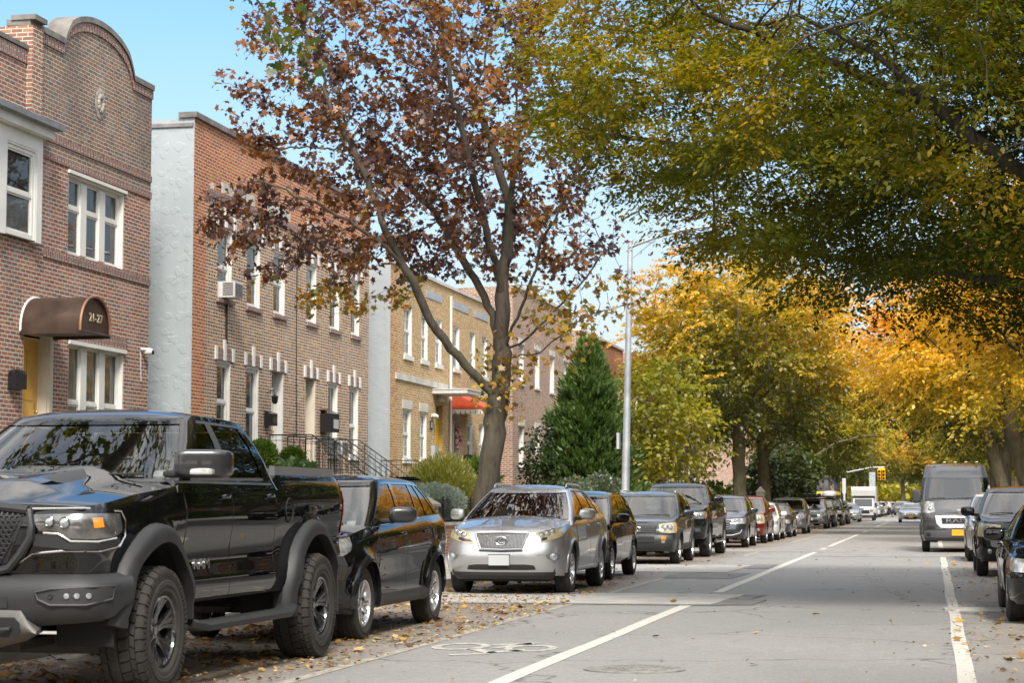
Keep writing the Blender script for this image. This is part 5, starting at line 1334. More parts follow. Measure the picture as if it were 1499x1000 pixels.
STUCCO = M_stucco('stucco_lumpy', (.37, .405, .42)); STUCCO2 = M_stucco('stucco_smooth', (.36, .385, .40), False)
def M_window(name):
    return M_glass(name, (.72, .75, .75), ior=1.42)
WGLASS = M_window('window_glass')
CURT = M('curtain', (.74, .74, .71), .9, var=.2, vscale=3); SCREEN = M('insect_screen', (.32, .34, .365), .8, var=.1); ROOM = M('room_dark', (.035, .033, .03), .9); BLIND = M('roller_blind', (.52, .50, .44), .8, var=.06)
ROOFM = M('roof_felt', (.06, .058, .056), .9, var=.3, vscale=1)
METAL_BK = M('iron_black', (.015, .015, .016), .45, .3)

def wall(mb, x, y0, y1, z0, z1, ops, m=0, rev=.16, mrev=0, sgn=1, ztop=None):
    """street wall in the plane x with openings (y0,y1,z0,z1), each with its reveals"""
    ys = sorted(set([y0, y1] + [v for o in ops for v in o[:2] if y0 < v < y1])); zs = sorted(set([z0, z1] + [v for o in ops for v in o[2:4] if z0 < v < z1]))
    for i in range(len(ys) - 1):
        for j in range(len(zs) - 1):
            ym, zm = (ys[i] + ys[i + 1]) / 2, (zs[j] + zs[j + 1]) / 2
            if any(o[0] < ym < o[1] and o[2] < zm < o[3] for o in ops): continue
            q = [(x, ys[i], zs[j]), (x, ys[i + 1], zs[j]), (x, ys[i + 1], zs[j + 1]), (x, ys[i], zs[j + 1])]
            mb.quad(*(q if sgn > 0 else q[::-1]), m=m)
    for a, b, c, d in [o[:4] for o in ops]:
        xi = x - sgn * rev
        mb.quad((x, a, c), (x, a, d), (xi, a, d), (xi, a, c), m=mrev); mb.quad((x, b, c), (xi, b, c), (xi, b, d), (x, b, d), m=mrev)
        mb.quad((x, a, d), (x, b, d), (xi, b, d), (xi, a, d), m=mrev); mb.quad((x, a, c), (xi, a, c), (xi, b, c), (x, b, c), m=mrev)

def sash(root, y0, y1, z0, z1, x=XF, rec=.10, fw=.07, split=(), mid=.5, munt=None, mat=None, upper=CURT, lower=SCREEN, sill=True, sgn=1, sillmat=None, sillh=.07, name='window'):
    """window: frame mesh with pane, blinds and sill as its own pieces; split: mullion centres (fractions)"""
    mat = mat or WHITE_T; org = tuple(root.location); mb = MB(); xo = x - sgn * rec; xi = xo - sgn * .07
    def bx(a, b, c, d, p=0, q=0): mb.box(min(xo + sgn * p, xi), max(xo + sgn * p, xi), a, b, c, d)
    bx(y0, y0 + fw, z0, z1); bx(y1 - fw, y1, z0, z1); bx(y0 + fw, y1 - fw, z1 - fw, z1); bx(y0 + fw, y1 - fw, z0, z0 + fw * .8)
    if rec > .03:
        bx(y0, y0 + .035, z0, z1, rec - .012); bx(y1 - .035, y1, z0, z1, rec - .012); bx(y0 + .035, y1 - .035, z1 - .035, z1, rec - .012)
    cuts = [0] + list(split) + [1]; bays = []
    mw = .13
    for i in range(len(cuts) - 1):
        a = lerp(y0, y1, cuts[i]) + (fw if i == 0 else mw); b = lerp(y0, y1, cuts[i + 1]) - (fw if i == len(cuts) - 2 else mw); bays.append((a, b))
        if i: c = lerp(y0, y1, cuts[i]); bx(c - mw, c + mw, z0 + fw * .8, z1 - fw, .02)
    zm = lerp(z0, z1, mid)
    for a, b in bays:
        s = .035
        bx(a, b, zm - .03, zm + .03, -.012)
        for p, q, off in ((zm + .03, z1 - fw, -.02), (z0 + fw * .8, zm - .03, -.035)):
            bx(a, a + s, p, q, off); bx(b - s, b, p, q, off); bx(a + s, b - s, q - s, q, off); bx(a + s, b - s, p, p + s, off)
        if munt:
            for k in range(1, munt): yy = lerp(a, b, k / munt); bx(yy - .01, yy + .01, z0 + fw, z1 - fw - s, -.03)
            for zz in (lerp(zm, z1, .5), lerp(z0, zm, .5)): bx(a, b, zz - .01, zz + .01, -.03)
    w = mb.build(name, mat, root, org=org)
    g = MB(); bl = MB()
    xg = xo - sgn * .045
    for a, b in bays:
        q = [(xg, a, z0 + .05), (xg, b, z0 + .05), (xg, b, z1 - .05), (xg, a, z1 - .05)]; g.quad(*(q if sgn > 0 else q[::-1]))
        for p, q_, m_, xx in ((zm, z1, 0, xo - sgn * .075), (z0, zm, 1, xo - sgn * .078)):
            # gently pleated hanging
            n = 10; P = [[(xx - sgn * .012 * (k % 2) * (1 - m_), lerp(a, b, k / n), zz) for zz in (p, q_)] for k in range(n + 1)]
            bl.grid(P, m_, flip=sgn < 0)
    g.build('pane', WGLASS, w, org=org); bl.build('blind', [upper, lower], w, org=org)
    if sill:
        s_ = MB(); s_.box(min(x + sgn * .05, x - sgn * rec), max(x + sgn * .05, x - sgn * rec), y0 - .06, y1 + .06, z0 - sillh, z0); s_.build('sill', sillmat or STONE, w, org=org)
    return w

def lintel(mb, y0, y1, z, h, x=XF, mats=(1, 2), key=True, p=.012):
    """soldier-brick lintel with white key and end blocks"""
    k = .075
    mb.box(x, x + p, y0 - .04, y1 + .04, z, z + h, mats[0])
    if key:
        c = (y0 + y1) / 2
        mb.box(x, x + p + .025, c - k, c + k, z, z + h + .22, mats[1])
        for c in (y0 - .09, y1 + .09): mb.box(x, x + p + .025, c - k * .9, c + k * .9, z, z + h + .04, mats[1])

def door(root, y0, y1, z0, z1, x=XF, rec=.26, trans=.32, col=None, frame=None, sgn=1, win=True, tmat=None):
    org = tuple(root.location); mb = MB(); frame = frame or WHITE_T; xo = x - sgn * rec
    def bx(m_, a, b, c, d, p, q): m_.box(min(xo + sgn * p, xo + sgn * q), max(xo + sgn * p, xo + sgn * q), a, b, c, d)
    bx(mb, y0 + .05, y1 - .05, z0, z1 - trans - .05, -.05, 0)
    for k in range(2):
        for a, b in ((.12, .48), (.52, .88)):
            ya, yb = lerp(y0 + .05, y1 - .05, a), lerp(y0 + .05, y1 - .05, b); za, zb_ = lerp(z0 + .12, z1 - trans - .15, k / 2 + .02), lerp(z0 + .12, z1 - trans - .15, k / 2 + .44)
            bx(mb, ya, yb, za, zb_, 0, .012)
    d = mb.build('door', col, root, org=org)
    fr = MB(); bx(fr, y0, y0 + .05, z0, z1, -.06, rec - .012); bx(fr, y1 - .05, y1, z0, z1, -.06, rec - .012); bx(fr, y0 + .05, y1 - .05, z1 - .05, z1, -.06, .03); bx(fr, y0 + .05, y1 - .05, z1 - trans - .05, z1 - trans, -.06, .03)
    fr.build('door_frame', frame, d, org=org)
    tr = MB(); bx(tr, y0 + .05, y1 - .05, z1 - trans, z1 - .05, -.04, -.02); tr.build('transom', tmat or M('transom_glass', (.10, .11, .11), .08, coat=1), d, org=org)
    h = MB(); h.sell((xo + sgn * .04, y1 - .14, z0 + 1.0), (.035, .03, .03), 2, 12, 8); h.box(xo, xo + sgn * .02, y1 - .17, y1 - .11, z0 + .9, z0 + 1.15) if sgn > 0 else None
    h.build('handle', M('brass', (.55, .38, .14), .3, .9), d, smooth=True, org=org)
    return d

def shell(root, x, y0, y1, z1, depth, m_left, m_right, zr=None, sgn=1, roofdrop=.5):
    """party walls, back and roof behind a street wall"""
    org = tuple(root.location); mb = MB(); xb = x - sgn * depth; zr = zr or z1 - roofdrop
    mb.quad((x, y0, 0), (x, y0, z1), (xb, y0, z1 - .2), (xb, y0, 0)); mb.quad((x, y1, 0), (xb, y1, 0), (xb, y1, z1 - .2), (x, y1, z1), m=1); mb.quad((xb, y0, 0), (xb, y0, z1 - .2), (xb, y1, z1 - .2), (xb, y1, 0), m=1)
    mb.build('party_wall', [m_left, m_right], root, uv=True, org=org)
    r = MB(); r.quad((x, y0, zr), (x, y1, zr), (xb, y1, zr), (xb, y0, zr)); r.quad((x - sgn * .3, y0 + .01, zr), (x - sgn * .3, y0 + .01, z1), (x - sgn * .3, y1 - .01, z1), (x - sgn * .3, y1 - .01, zr), m=1)
    r.build('roof', [ROOFM, m_right], root, uv=True, org=org)
    d = MB(); d.quad((x - sgn * .9, y0 + .1, 0), (x - sgn * .9, y1 - .1, 0), (x - sgn * .9, y1 - .1, z1 - .6), (x - sgn * .9, y0 + .1, z1 - .6)); d.build('room_back', ROOM, root, org=org)

# ---- nearest house: shaped gable, barrel canopy
h1 = thing('brick_house', 'purple-red brick house with rounded gable and bronze barrel canopy reading 21-27', 'house', (XF, 34.8, 0)); O1 = tuple(h1.location)
Y0, Y1 = 31.9, 37.65
w2 = (33.72, 36.32, 5.96, 7.46); w1 = (33.86, 36.42, 2.55, 4.35); d1 = (32.0, 33.03, 2.0, 4.36)
mb = MB(); wall(mb, XF, Y0, Y1, 0, 7.6, [w2, w1, d1], rev=.2)
wall(mb, XF, Y0, Y1, 7.6, 9.7, [], m=1)
def gable(y):
    d = abs(y - 35.0)
    if d < 1.62: return 9.86 + .70 * max(0, 1 - (d / 1.62) ** 2) ** .5 * (1 if d < 1.35 else max(0, (1.62 - d) / .27) ** .3)
    return 9.86
ys = sorted(set(list(np.linspace(Y0, Y1, 60)) + [33.38, 36.62])); P = [[(XF, y, 9.7), (XF, y, gable(y))] for y in ys]
mb.grid(P, m=1, flip=True); mb.grid([[(XF - .32, y, 9.3), (XF - .32, y, gable(y))] for y in ys], m=1)
mb.build('wall', [BR_PURPLE, BR_PARAPET], h1, uv=True, org=O1)
mb = MB(); P = []
for y in ys: z = gable(y); P.append([(XF + .06, y, z - .06), (XF + .06, y, z + .05), (XF - .40, y, z + .06), (XF - .40, y, z - .05)])
mb.grid(P, flip=True); mb.poly(P[-1]); mb.poly(P[0][::-1]); mb.build('coping', COPING, h1, org=O1, smooth=True, angle=30)
mb = MB(); P = [[(XF + .03, y, gable(y) - .24), (XF + .03, y, gable(y) - .062)] for y in ys]; mb.grid(P, flip=True); mb.grid([[(XF, y, gable(y) - .24), (XF + .03, y, gable(y) - .24)] for y in ys], flip=True); 
mb.build('parapet_band', BR_SOLD, h1, uv=True, org=O1)
mb = MB(); mb.box(XF, XF + .11, Y0, Y0 + .42, 8.11, 9.80); mb.build('pier', BR_RED, h1, uv=True, org=O1)
mb = MB(); mb.box(XF - .3, XF + .17, Y0 - .03, Y0 + .46, 9.90, 9.99); mb.build('pier_cap', COPING, h1, org=O1)
for z, h in ((7.56, .14), (7.90, .13), (5.78, .15)): mb = MB(); mb.box(XF, XF + .025, Y0 + (.43 if z > 7 else .8), Y1, z, z + h); mb.build('soldier_course', BR_SOLD, h1, uv=True, org=O1)
mb = MB(); mb.box(XF, XF + .02, w1[0] - .1, w1[1] + .1, 4.371, 4.60); mb.build('lintel', BR_SOLD, h1, uv=True, org=O1)
mb = MB()
for k in range(24):
    a0, a1 = 2 * PI * k / 24, 2 * PI * (k + 1) / 24
    for r0, r1, x0, x1 in ((1.0, 1.22, .02, .01), (.0, 1.0, .03, .02)):
        mb.quad(*[(XF + xx, 35.06 + .20 * r * math.cos(a), 9.02 + .25 * r * math.sin(a)) for r, a, xx in ((r0, a0, x0), (r0, a1, x0), (r1, a1, x1), (r1, a0, x1))])
for k in range(10):
    a = 2 * PI * k / 10; mb.sell((XF + .03, 35.06 + .11 * math.cos(a), 9.02 + .14 * math.sin(a)), (.03, .05, .06), 2, 8, 6)
mb.build('medallion', M('medallion_stone', (.33, .29, .25), .85, var=.4, vscale=9, bump=.4), h1, org=O1, smooth=True, angle=50)
sash(h1, *w2, split=(.335, .665), mid=.60, upper=M('pane_back', (.20, .19, .165), .6, var=.5, vscale=5), lower=SCREEN, sillmat=STONE, sill=False)
sash(h1, *w1, split=(.335, .665), mid=.38, upper=CURT, lower=CURT, sill=False)
mb = MB(); mb.box(XF, XF + .05, w2[0] - .04, w2[1] + .04, 7.46, 7.52); mb.build('window_head', WHITE_T, h1, org=O1); mb = MB(); mb.box(XF, XF + .05, w1[0] - .04, w1[1] + .04, 4.30, 4.37); mb.build('window_head', WHITE_T, h1, org=O1)
door(h1, *d1, col=M('door_ochre', (.56, .31, .05), .35, var=.12, coat=.3), frame=CREAM, rec=.19, trans=.01)
mb = MB(); mb.quad((XF + .004, 33.03, 2), (XF - .18, 33.026, 2), (XF - .18, 33.026, 4.36), (XF + .004, 33.03, 4.36)); mb.box(XF, XF + .03, 33.03, 33.16, 2, 4.36); mb.build('door_casing', CREAM, h1, org=O1)
# barrel canopy
mb = MB(); cx0, cx1, cy, cw, cz, chh = XF, XF + 1.12, 32.50, .64, 4.36, .64
def arc(t): a = PI * t; return cy - cw * math.cos(a), cz + chh * math.sin(a) ** .8
P = [[(x, *arc(k / 24)) for x in np.linspace(cx0, cx1, 6)] for k in range(25)]
mb.grid(P, 0)
mb.poly([(cx1 - .03, *arc(k / 24)) for k in range(25)], 0)
mb.tube([(cx1, *arc(k / 24)) for k in range(25)], .028, 6, 1); mb.tube([(cx1, cy - cw, cz), (cx1, cy + cw, cz)], .02, 6, 0); mb.tube([(cx0, *arc(k / 24)) for k in range(25)], .03, 6, 2)
for sy in (-1, 1): mb.box(cx0, cx1, cy + sy * cw - .02, cy + sy * cw + .02, cz - .05, cz + .02, 0)
mb.quad((cx0, cy - cw, cz + .01), (cx0, cy + cw, cz + .01), (cx1, cy + cw, cz + .01), (cx1, cy - cw, cz + .01), 3)
cano = mb.build('canopy', [M('bronze_sheet', (.085, .055, .042), .42, .55, var=.35, vscale=2.5), M('copper_edge', (.24, .12, .075), .5, .4, var=.3), WHITE_T, M('canopy_soffit', (.12, .10, .09), .8)], h1, smooth=True, angle=35, org=O1)
text_mesh('house_number', '21-27', .205, M('gilt', (.46, .40, .26), .5, .1), cano, (cx1 + .0 - O1[0], 32.52 - O1[1], 4.62), (PI / 2, 0, PI / 2), .006, 1.2)
shell(h1, XF, Y0, Y1, 9.8, 11, BR_RED, STUCCO2)
mb = MB(); mb.box(XF, XF + 1.5, 31.6, 33.5, 0, 1.98); 
for k in range(5): mb.box(XF + 1.5 + k * .3, XF + 1.8 + k * .3, 31.7, 33.3, 0, 1.98 - .26 * (k + 1))
mb.build('stoop', CONC, h1, org=O1)
# shallow white window box over the door, its cornice running out to the left
mb = MB(); xb = XF + .14
mb.box(XF, xb, 28.6, 32.34, 7.58, 7.84); mb.box(XF, xb + .16, 28.5, 32.46, 7.84, 8.0); mb.box(XF, xb, 32.12, 32.34, 5.95, 7.58); mb.box(XF, xb, 30.55, 30.95, 5.95, 7.58)
mb.build('bay', WHITE_T, h1, org=O1)
mb = MB(); mb.box(XF, xb + .30, 28.4, 32.60, 8.0, 8.10); mb.build('bay_roof', M('lead_grey', (.20, .21, .22), .6, .3, var=.2), h1, org=O1)
sash(h1, 30.95, 32.12, 5.98, 7.58, x=xb, rec=.04, upper=M('pane_back', (.20, .19, .165), .6, var=.5, vscale=5), lower=CURT, mid=.48, sill=False, fw=.10); sash(h1, 28.9, 30.55, 5.98, 7.58, x=xb, rec=.04, sill=False)
# wall-mounted bits
mb = MB(); mb.sell((XF + .12, 37.36, 4.42), (.10, .07, .07), 3, 14, 10); mb.tube([(XF, 37.25, 4.46), (XF + .1, 37.3, 4.46)], .03, 8); mb.lathe([(0, .045), (.02, .045), (.025, .0)], 16, 'x', (XF + .21, 37.36, 4.40), 1); mb.tube([(XF + .02, 37.2, 4.40), (XF + .02, 37.22, 4.1), (XF + .02, 37.25, 3.8)], .008, 5)
tag(mb.build('security_camera', [M('white_plastic', (.6, .6, .6), .35), BLK()], None, smooth=True, org=(XF, 37.36, 4.42)), 'white dome security camera on the purple-red brick wall', 'security camera')
mb = MB(); mb.box(XF + .01, XF + .16, 31.42, 31.84, 3.34, 3.60); mb.sell((XF + .085, 31.63, 3.60), (.08, .22, .07), 4, 16, 8); mb.box(XF + .16, XF + .165, 31.5, 31.76, 3.55, 3.58)
tag(mb.build('mailbox', METAL_BK, None, smooth=True, angle=30, org=(XF, 31.63, 3.3)), 'dark metal mailbox beside the ochre door', 'mailbox')
# ---- its left neighbour with the white bay
h0 = thing('brick_house', 'plain brick house at the very left picture edge beyond the square pier', 'house', (XF, 28.5, 0)); O0 = tuple(h0.location)
Y0, Y1 = 23.5, 31.88
dd = (29.2, 30.9, 2.0, 4.7)
mb = MB(); wall(mb, XF, Y0, Y1, 0, 9.35, [dd, (25, 27, 2.6, 4.4)]); mb.build('wall', [BR_PURPLE], h0, uv=True, org=O0)
mb = MB(); mb.box(XF - .35, XF + .05, Y0, Y1, 9.35, 9.43); mb.build('coping', COPING, h0, org=O0)
mb = MB(); mb.box(XF, XF + .03, Y0, Y1, 9.1, 9.33); mb.build('soldier_course', BR_SOLD, h0, uv=True, org=O0)
door(h0, *dd, col=WHITE_T, rec=.25, trans=.5); sash(h0, 25, 27, 2.6, 4.4, split=(.5,))
shell(h0, XF, Y0, Y1, 9.4, 11, BR_RED, BR_RED)

# ---- pair of flemish-bond houses
h2 = thing('brick_house', 'speckled red brick house pair with white keystones and lumpy pale grey side wall', 'house', (XF, 47, 0)); O2 = tuple(h2.location)
Y0, Y1 = 40.05, 53.7
up = [(41.56, 42.52, 5.95, 7.56), (43.5, 44.46, 5.95, 7.5), (45.4, 46.3, 5.95, 7.5), (48.0, 48.85, 5.98, 7.5), (50.0, 50.9, 5.98, 7.5), (51.95, 52.8, 5.98, 7.5)]
lo = [(41.6, 42.5, 2.9, 4.55), (43.53, 44.43, 2.7, 4.55), (49.94, 50.8, 2.62, 4.55), (51.88, 52.74, 2.62, 4.55)]
dr = [(45.32, 46.26, 2.12, 4.55), (47.98, 48.84, 2.12, 4.55)]
mb = MB()
wall(mb, XF, Y0, Y0 + .78, 0, 9.72, [], m=1); wall(mb, XF, Y0 + .78, Y1, 0, 8.3, up + lo + dr, rev=.2); wall(mb, XF, Y0 + .78, Y1, 8.3, 9.72, [], m=1)
mb.build('wall', [BR_FLEM, BR_ORANGE], h2, uv=True, org=O2)
mb = MB(); mb.box(XF - .35, XF + .07, Y0 - .06, Y1 + .02, 9.72, 9.84); mb.build('coping', COPING, h2, org=O2)
for a, b in ((41.75, 43.95), (44.9, 46.6), (48.0, 50.1), (51.0, 52.9)): mb = MB(); mb.box(XF, XF + .02, a, b, 8.33, 8.58); mb.build('frieze_panel', STONE, h2, org=O2)
mb = MB(); mb.box(XF, XF + .03, Y0 + .78, Y1, 8.14, 8.31, 0); mb.build('soldier_course', BR_SOLD, h2, uv=True, org=O2)
for i, o in enumerate(up + lo + dr): mb = MB(); lintel(mb, o[0], o[1], o[3] + .015, .25, mats=(0, 1)); mb.build('lintel', [BR_SOLD, WHITE_T], h2, uv=True, org=O2)
for o in up: mb = MB(); mb.box(XF, XF + .06, o[0] - .06, o[1] + .06, o[2] - .10, o[2] - .001); mb.build('brick_sill', BR_SOLD, h2, uv=True, org=O2)
for i, o in enumerate(up): sash(h2, *o, rec=.07, fw=.09, upper=SCREEN if i in (1, 2) else CURT, lower=SCREEN, sill=False, mid=.5 if i else .45)
for i, o in enumerate(lo): sash(h2, *o, rec=.07, fw=.09, upper=SCREEN if i < 2 else BLIND, lower=SCREEN, sill=i > 1, sillmat=WHITE_T, mid=.45)
door(h2, *dr[0], col=WHITE_T, trans=.36); door(h2, *dr[1], col=M('door_tan', (.42, .24, .10), .5, var=.15), trans=.36, frame=CREAM)
shell(h2, XF, Y0, Y1, 9.72, 12, STUCCO, BR_RED, roofdrop=.4)
mb = MB(); mb.box(XF - 12, XF - .02, Y0 - .04, Y0 + .25, 9.52, 9.60); mb.build('roof_flashing', M('flashing', (.22, .20, .20), .6, .4, var=.3), h2, org=O2)
def stoop(root, y0, y1, z, n=7, org=None, run=.30, land=1.1):
    mb = MB(); mb.box(XF, XF + land, y0, y1, 0, z)
    for k in range(n): mb.box(XF + land + k * run, XF + land + (k + 1) * run, y0 + .05, y1 - .05, 0, z - (z - .6) / (n + 1) * (k + 1))
    mb.build('stoop', CONC, root, org=org)
def railing(label, y, z, land=1.1, n=7, run=.30, h=.9, y2=None):
    """iron handrail down one side of a stoop"""
    mb = MB(); pts = [(XF + .05, z), (XF + land, z)] + [(XF + land + n * run, .62)]
    def zat(x): return z if x < XF + land else lerp(z, .62, (x - XF - land) / (n * run))
    for off, r in ((h, .018), (.12, .009), (h - .13, .008)): mb.tube([(x, y, zz + off) for x, zz in pts], r, 6)
    x = XF + .05; k = 0
    while x < XF + land + n * run + .01:
        mb.tube([(x, y, zat(x) + (0 if k % 8 == 0 else .12)), (x, y, zat(x) + h)], .013 if k % 8 == 0 else .0065, 5)
        if k % 4 == 2:
            c = (x + .06, y, zat(x) + .48); mb.tube([(c[0] + .05 * math.cos(a), y, c[2] + .05 * math.sin(a)) for a in np.linspace(0, 4.6, 10)], .006, 4)
        x += .15; k += 1
    return tag(mb.build('iron_railing', METAL_BK, None, smooth=True, org=(XF + 1, y, .6)), label, 'railing', 'iron railings of the front steps')
stoop(h2, 45.1, 46.5, 2.1, org=O2); stoop(h2, 47.8, 49.1, 2.1, org=O2)
railing('black iron railing by the white front door of the speckled house', 45.12, 2.1); railing('black iron railing between the white door and the tan door', 46.45, 2.1)
railing('black iron railing just left of the tan front door', 47.85, 2.1); railing('black iron railing right of the tan front door, below the window air conditioner', 49.05, 2.1)
railing('black iron railing before the smooth grey wall between two houses', 54.9, 1.7)
def aircon(y, z, label, w=.52, h=.36, x=XF):
    mb = MB(); mb.box(x - .1, x + .34, y - w / 2, y + w / 2, z, z + h)
    for k in range(8): mb.box(x + .341, x + .352, y - w / 2 + .03, y + w / 2 - .03, z + .03 + k * .038, z + .05 + k * .038, 1)
    for k in range(6): mb.box(x + .06, x + .30, y - w / 2 - .012, y - w / 2 - .001, z + .05 + k * .05, z + .075 + k * .05, 1)
    tag(mb.build('air_conditioner', [M('ac_white', (.58, .57, .54), .5, var=.1), M('ac_grille', (.14, .14, .14), .6)], None, org=(x, y, z)), label, 'air conditioner', 'window air conditioners')
aircon(42.02, 5.97, 'white air conditioner in the upper corner window of the speckled brick house'); aircon(50.37, 2.66, 'white air conditioner in the lower window beside the tan door')
def lantern_box(y, z, label, name, s=1., white=False):
    mb = MB(); mb.box(XF + .01, XF + .02 + .22 * s, y - .2 * s, y + .2 * s, z - .16 * s, z + .16 * s); mb.quad((XF + .01, y - .21 * s, z + .25 * s), (XF + .02 + .24 * s, y - .21 * s, z + .161 * s), (XF + .02 + .24 * s, y + .21 * s, z + .161 * s), (XF + .01, y + .21 * s, z + .25 * s)); mb.box(XF + .02 + .22 * s, XF + .026 + .22 * s, y - .14 * s, y + .14 * s, z - .10 * s, z + .06 * s, 1)
    tag(mb.build(name, [METAL_BK, PLATE() if white else M('mail_face', (.05, .05, .05), .4)], None, org=(XF, y, z)), label, 'mailbox', 'mailboxes on the house walls')
lantern_box(44.98, 3.36, 'small black mailbox left of the white front door', 'mailbox', .9); lantern_box(49.5, 3.46, 'larger black mailbox with pale face right of the tan door', 'mailbox', 1.5, True)
mb = MB(); mb.tube([(XF, 45.0, 4.0), (XF + .18, 45.0, 4.08), (XF + .2, 45.0, 3.95)], .012, 6); mb.lathe([(-.16, .04), (-.12, .07), (.02, .085), (.04, .03), (.10, .0)], 10, 'z', (XF + .2, 45.0, 3.9))
tag(mb.build('wall_lantern', METAL_BK, None, smooth=True, org=(XF, 45, 3.9)), 'curly black wall lantern left of the white front door', 'wall lantern')

# ---- yellow brick pair
h3 = thing('brick_house', 'yellow brick house pair with ochre door and red striped awning', 'house', (XF, 63, 0)); O3 = tuple(h3.location)
Y0, Y1 = 56.0, 69.9
up = [(57.56, 58.5, 5.85, 7.35), (59.6, 60.45, 5.85, 7.3), (61.42, 62.26, 5.85, 7.3), (63.85, 64.75, 5.85, 7.3), (66.25, 67.1, 5.85, 7.3), (68.15, 69.0, 5.85, 7.3)]
lo = [(57.48, 58.4, 2.72, 4.2), (59.5, 60.35, 2.72, 4.2), (65.9, 66.75, 2.72, 4.15), (67.65, 68.5, 2.72, 4.15)]
dr = [(61.48, 62.42, 2.1, 4.55), (64.0, 64.9, 2.1, 4.45)]
mb = MB(); wall(mb, XF, Y0, Y0 + .8, 0, 8.45, [], m=1); wall(mb, XF, Y0 + .8, Y1, 0, 8.45, up + lo + dr, rev=.2); mb.build('wall', [BR_YPALE, BR_YELLOW], h3, uv=True, org=O3)
mb = MB(); mb.box(XF - .35, XF + .06, Y0 - .03, Y1 + .02, 8.45, 8.55); mb.build('coping', STONE, h3, org=O3)
for a, b, c, d in ((Y0 + .55, 63.0, 5.06, 5.26), (63.3, Y1, 5.10, 5.24)): mb = MB(); mb.box(XF, XF + .05, a, b, c, d); mb.build('stone_band', STONE, h3, org=O3)
for o in (lo[0], lo[1]): mb = MB(); mb.box(XF, XF + .02, o[0] - .12, o[1] + .12, o[3] + .02, o[3] + .30); mb.build('lintel', STONE, h3, org=O3)
for a, b in ((57.8, 58.9), (60.2, 62.2), (63.8, 66), (67, 69)): mb = MB(); mb.box(XF, XF + .02, a, b, 7.86, 8.12); mb.build('frieze_panel', STUCCO2, h3, org=O3)
for o in up[:3] + lo[:2]: sash(h3, *o, rec=.06, munt=2, upper=BLIND, lower=SCREEN, sillmat=WHITE_T, sillh=.14)
for o in up[3:] + lo[2:]: sash(h3, *o, rec=.06, fw=.09, upper=CURT, lower=SCREEN, sillmat=WHITE_T, sillh=.12)
door(h3, *dr[0], col=M('door_yellow', (.55, .34, .02), .4, var=.08), frame=M('frame_yellow', (.42, .27, .05), .5), rec=.12, trans=.42); door(h3, *dr[1], col=M('door_black', (.02, .018, .018), .4), rec=.2)
mb = MB(); mb.box(XF, XF + 1.15, 61.0, 63.0, 4.86, 4.98); mb.box(XF, XF + 1.18, 60.98, 63.02, 4.98, 5.01); mb.build('flat_canopy', M('aluminium_white', (.52, .51, .48), .5, var=.1), h3, org=O3)
mb = MB(); xa = XF + 1.25
mb.quad((XF, 63.45, 5.02), (xa, 63.45, 4.46), (xa, 66.0, 4.46), (XF, 66.0, 5.02)); 
for yy in (63.45, 66.0): mb.poly([(XF, yy, 5.02), (xa, yy, 4.46), (XF, yy, 4.46)])
for k in range(17): mb.tube([(XF + .01, 63.5 + k * .153, 5.03), (xa, 63.5 + k * .153, 4.475)], .012, 4)
for yy in np.arange(63.45, 66.0, .17): mb.quad((xa + .005, yy, 4.46), (xa + .005, yy + .17, 4.46), (xa + .005, yy + .15, 4.32), (xa + .005, yy + .02, 4.32), 1)
for xx in np.arange(XF, xa - .1, .17): mb.quad((xx, 63.445, 4.46), (xx + .17, 63.445, 4.46), (xx + .15, 63.445, 4.32), (xx + .02, 63.445, 4.32), 1)
mb.build('awning', [M('awning_red', (.38, .05, .014), .55, var=.15), WHITE_T], h3, org=O3)
stoop(h3, 61.2, 62.8, 2.08, org=O3); stoop(h3, 63.7, 65.2, 2.08, org=O3); shell(h3, XF, Y0, Y1, 8.4, 12, STUCCO2, BR_RED)
mb = MB()
for k in range(26):
    a = 2 * PI * k / 26; mb.sell((XF + .0 + rnd.uniform(0, .06), 64.45 + .27 * math.cos(a), 3.55 + .33 * math.sin(a)), (.05, .07, .07), 2, 8, 6, m=k % 3)
tag(mb.build('door_wreath', [M('wreath_pink', (.55, .30, .27), .8), M('wreath_red', (.30, .05, .05), .8), M('wreath_pale', (.6, .55, .5), .8)], None, smooth=True, org=(XF, 64.45, 3.55)), 'pink and pale flower wreath on the dark door under the red awning', 'wreath')
mb = MB(); mb.box(XF + .01, XF + .14, 60.85, 61.30, 2.55, 3.20); mb.lathe([(0, .13), (.10, .13), (.14, .10), (.15, 0)], 16, 'x', (XF + .12, 61.35, 2.75))
tag(mb.build('meter_box', M('meter_grey', (.42, .43, .44), .5, .3, var=.1), None, smooth=True, angle=30, org=(XF, 61.1, 2.6)), 'grey utility meter box left of the ochre door of the yellow house', 'meter box')
mb = MB(); mb.box(XF, XF + .03, 60.72, 61.0, 3.72, 3.98); mb.box(XF + .03, XF + .034, 60.75, 60.97, 3.75, 3.95, 1)
tag(mb.build('number_plaque', [METAL_BK, M('plaque_grey', (.3, .3, .28), .5)], None, org=(XF, 60.86, 3.85)), 'small dark plaque left of the ochre door', 'plaque')
for y, lb in ((60.95, 'white floodlight left of the ochre door'), (61.75, 'twin floodlight below the flat white canopy')):
    mb = MB(); z = 4.15 if y < 61 else 4.72; mb.box(XF, XF + .05, y - .05, y + .05, z - .05, z + .05); mb.sell((XF + .12, y - .08, z), (.09, .06, .06), 3, 12, 8); mb.sell((XF + .12, y + .08, z - .02), (.09, .06, .06), 3, 12, 8)
    tag(mb.build('floodlight', M('white_plastic', (.6, .6, .6), .35), None, smooth=True, org=(XF, y, z)), lb, 'floodlight')
mb = MB(); mb.box(XF + .01, XF + .22, 65.28, 65.78, 2.66, 3.02)
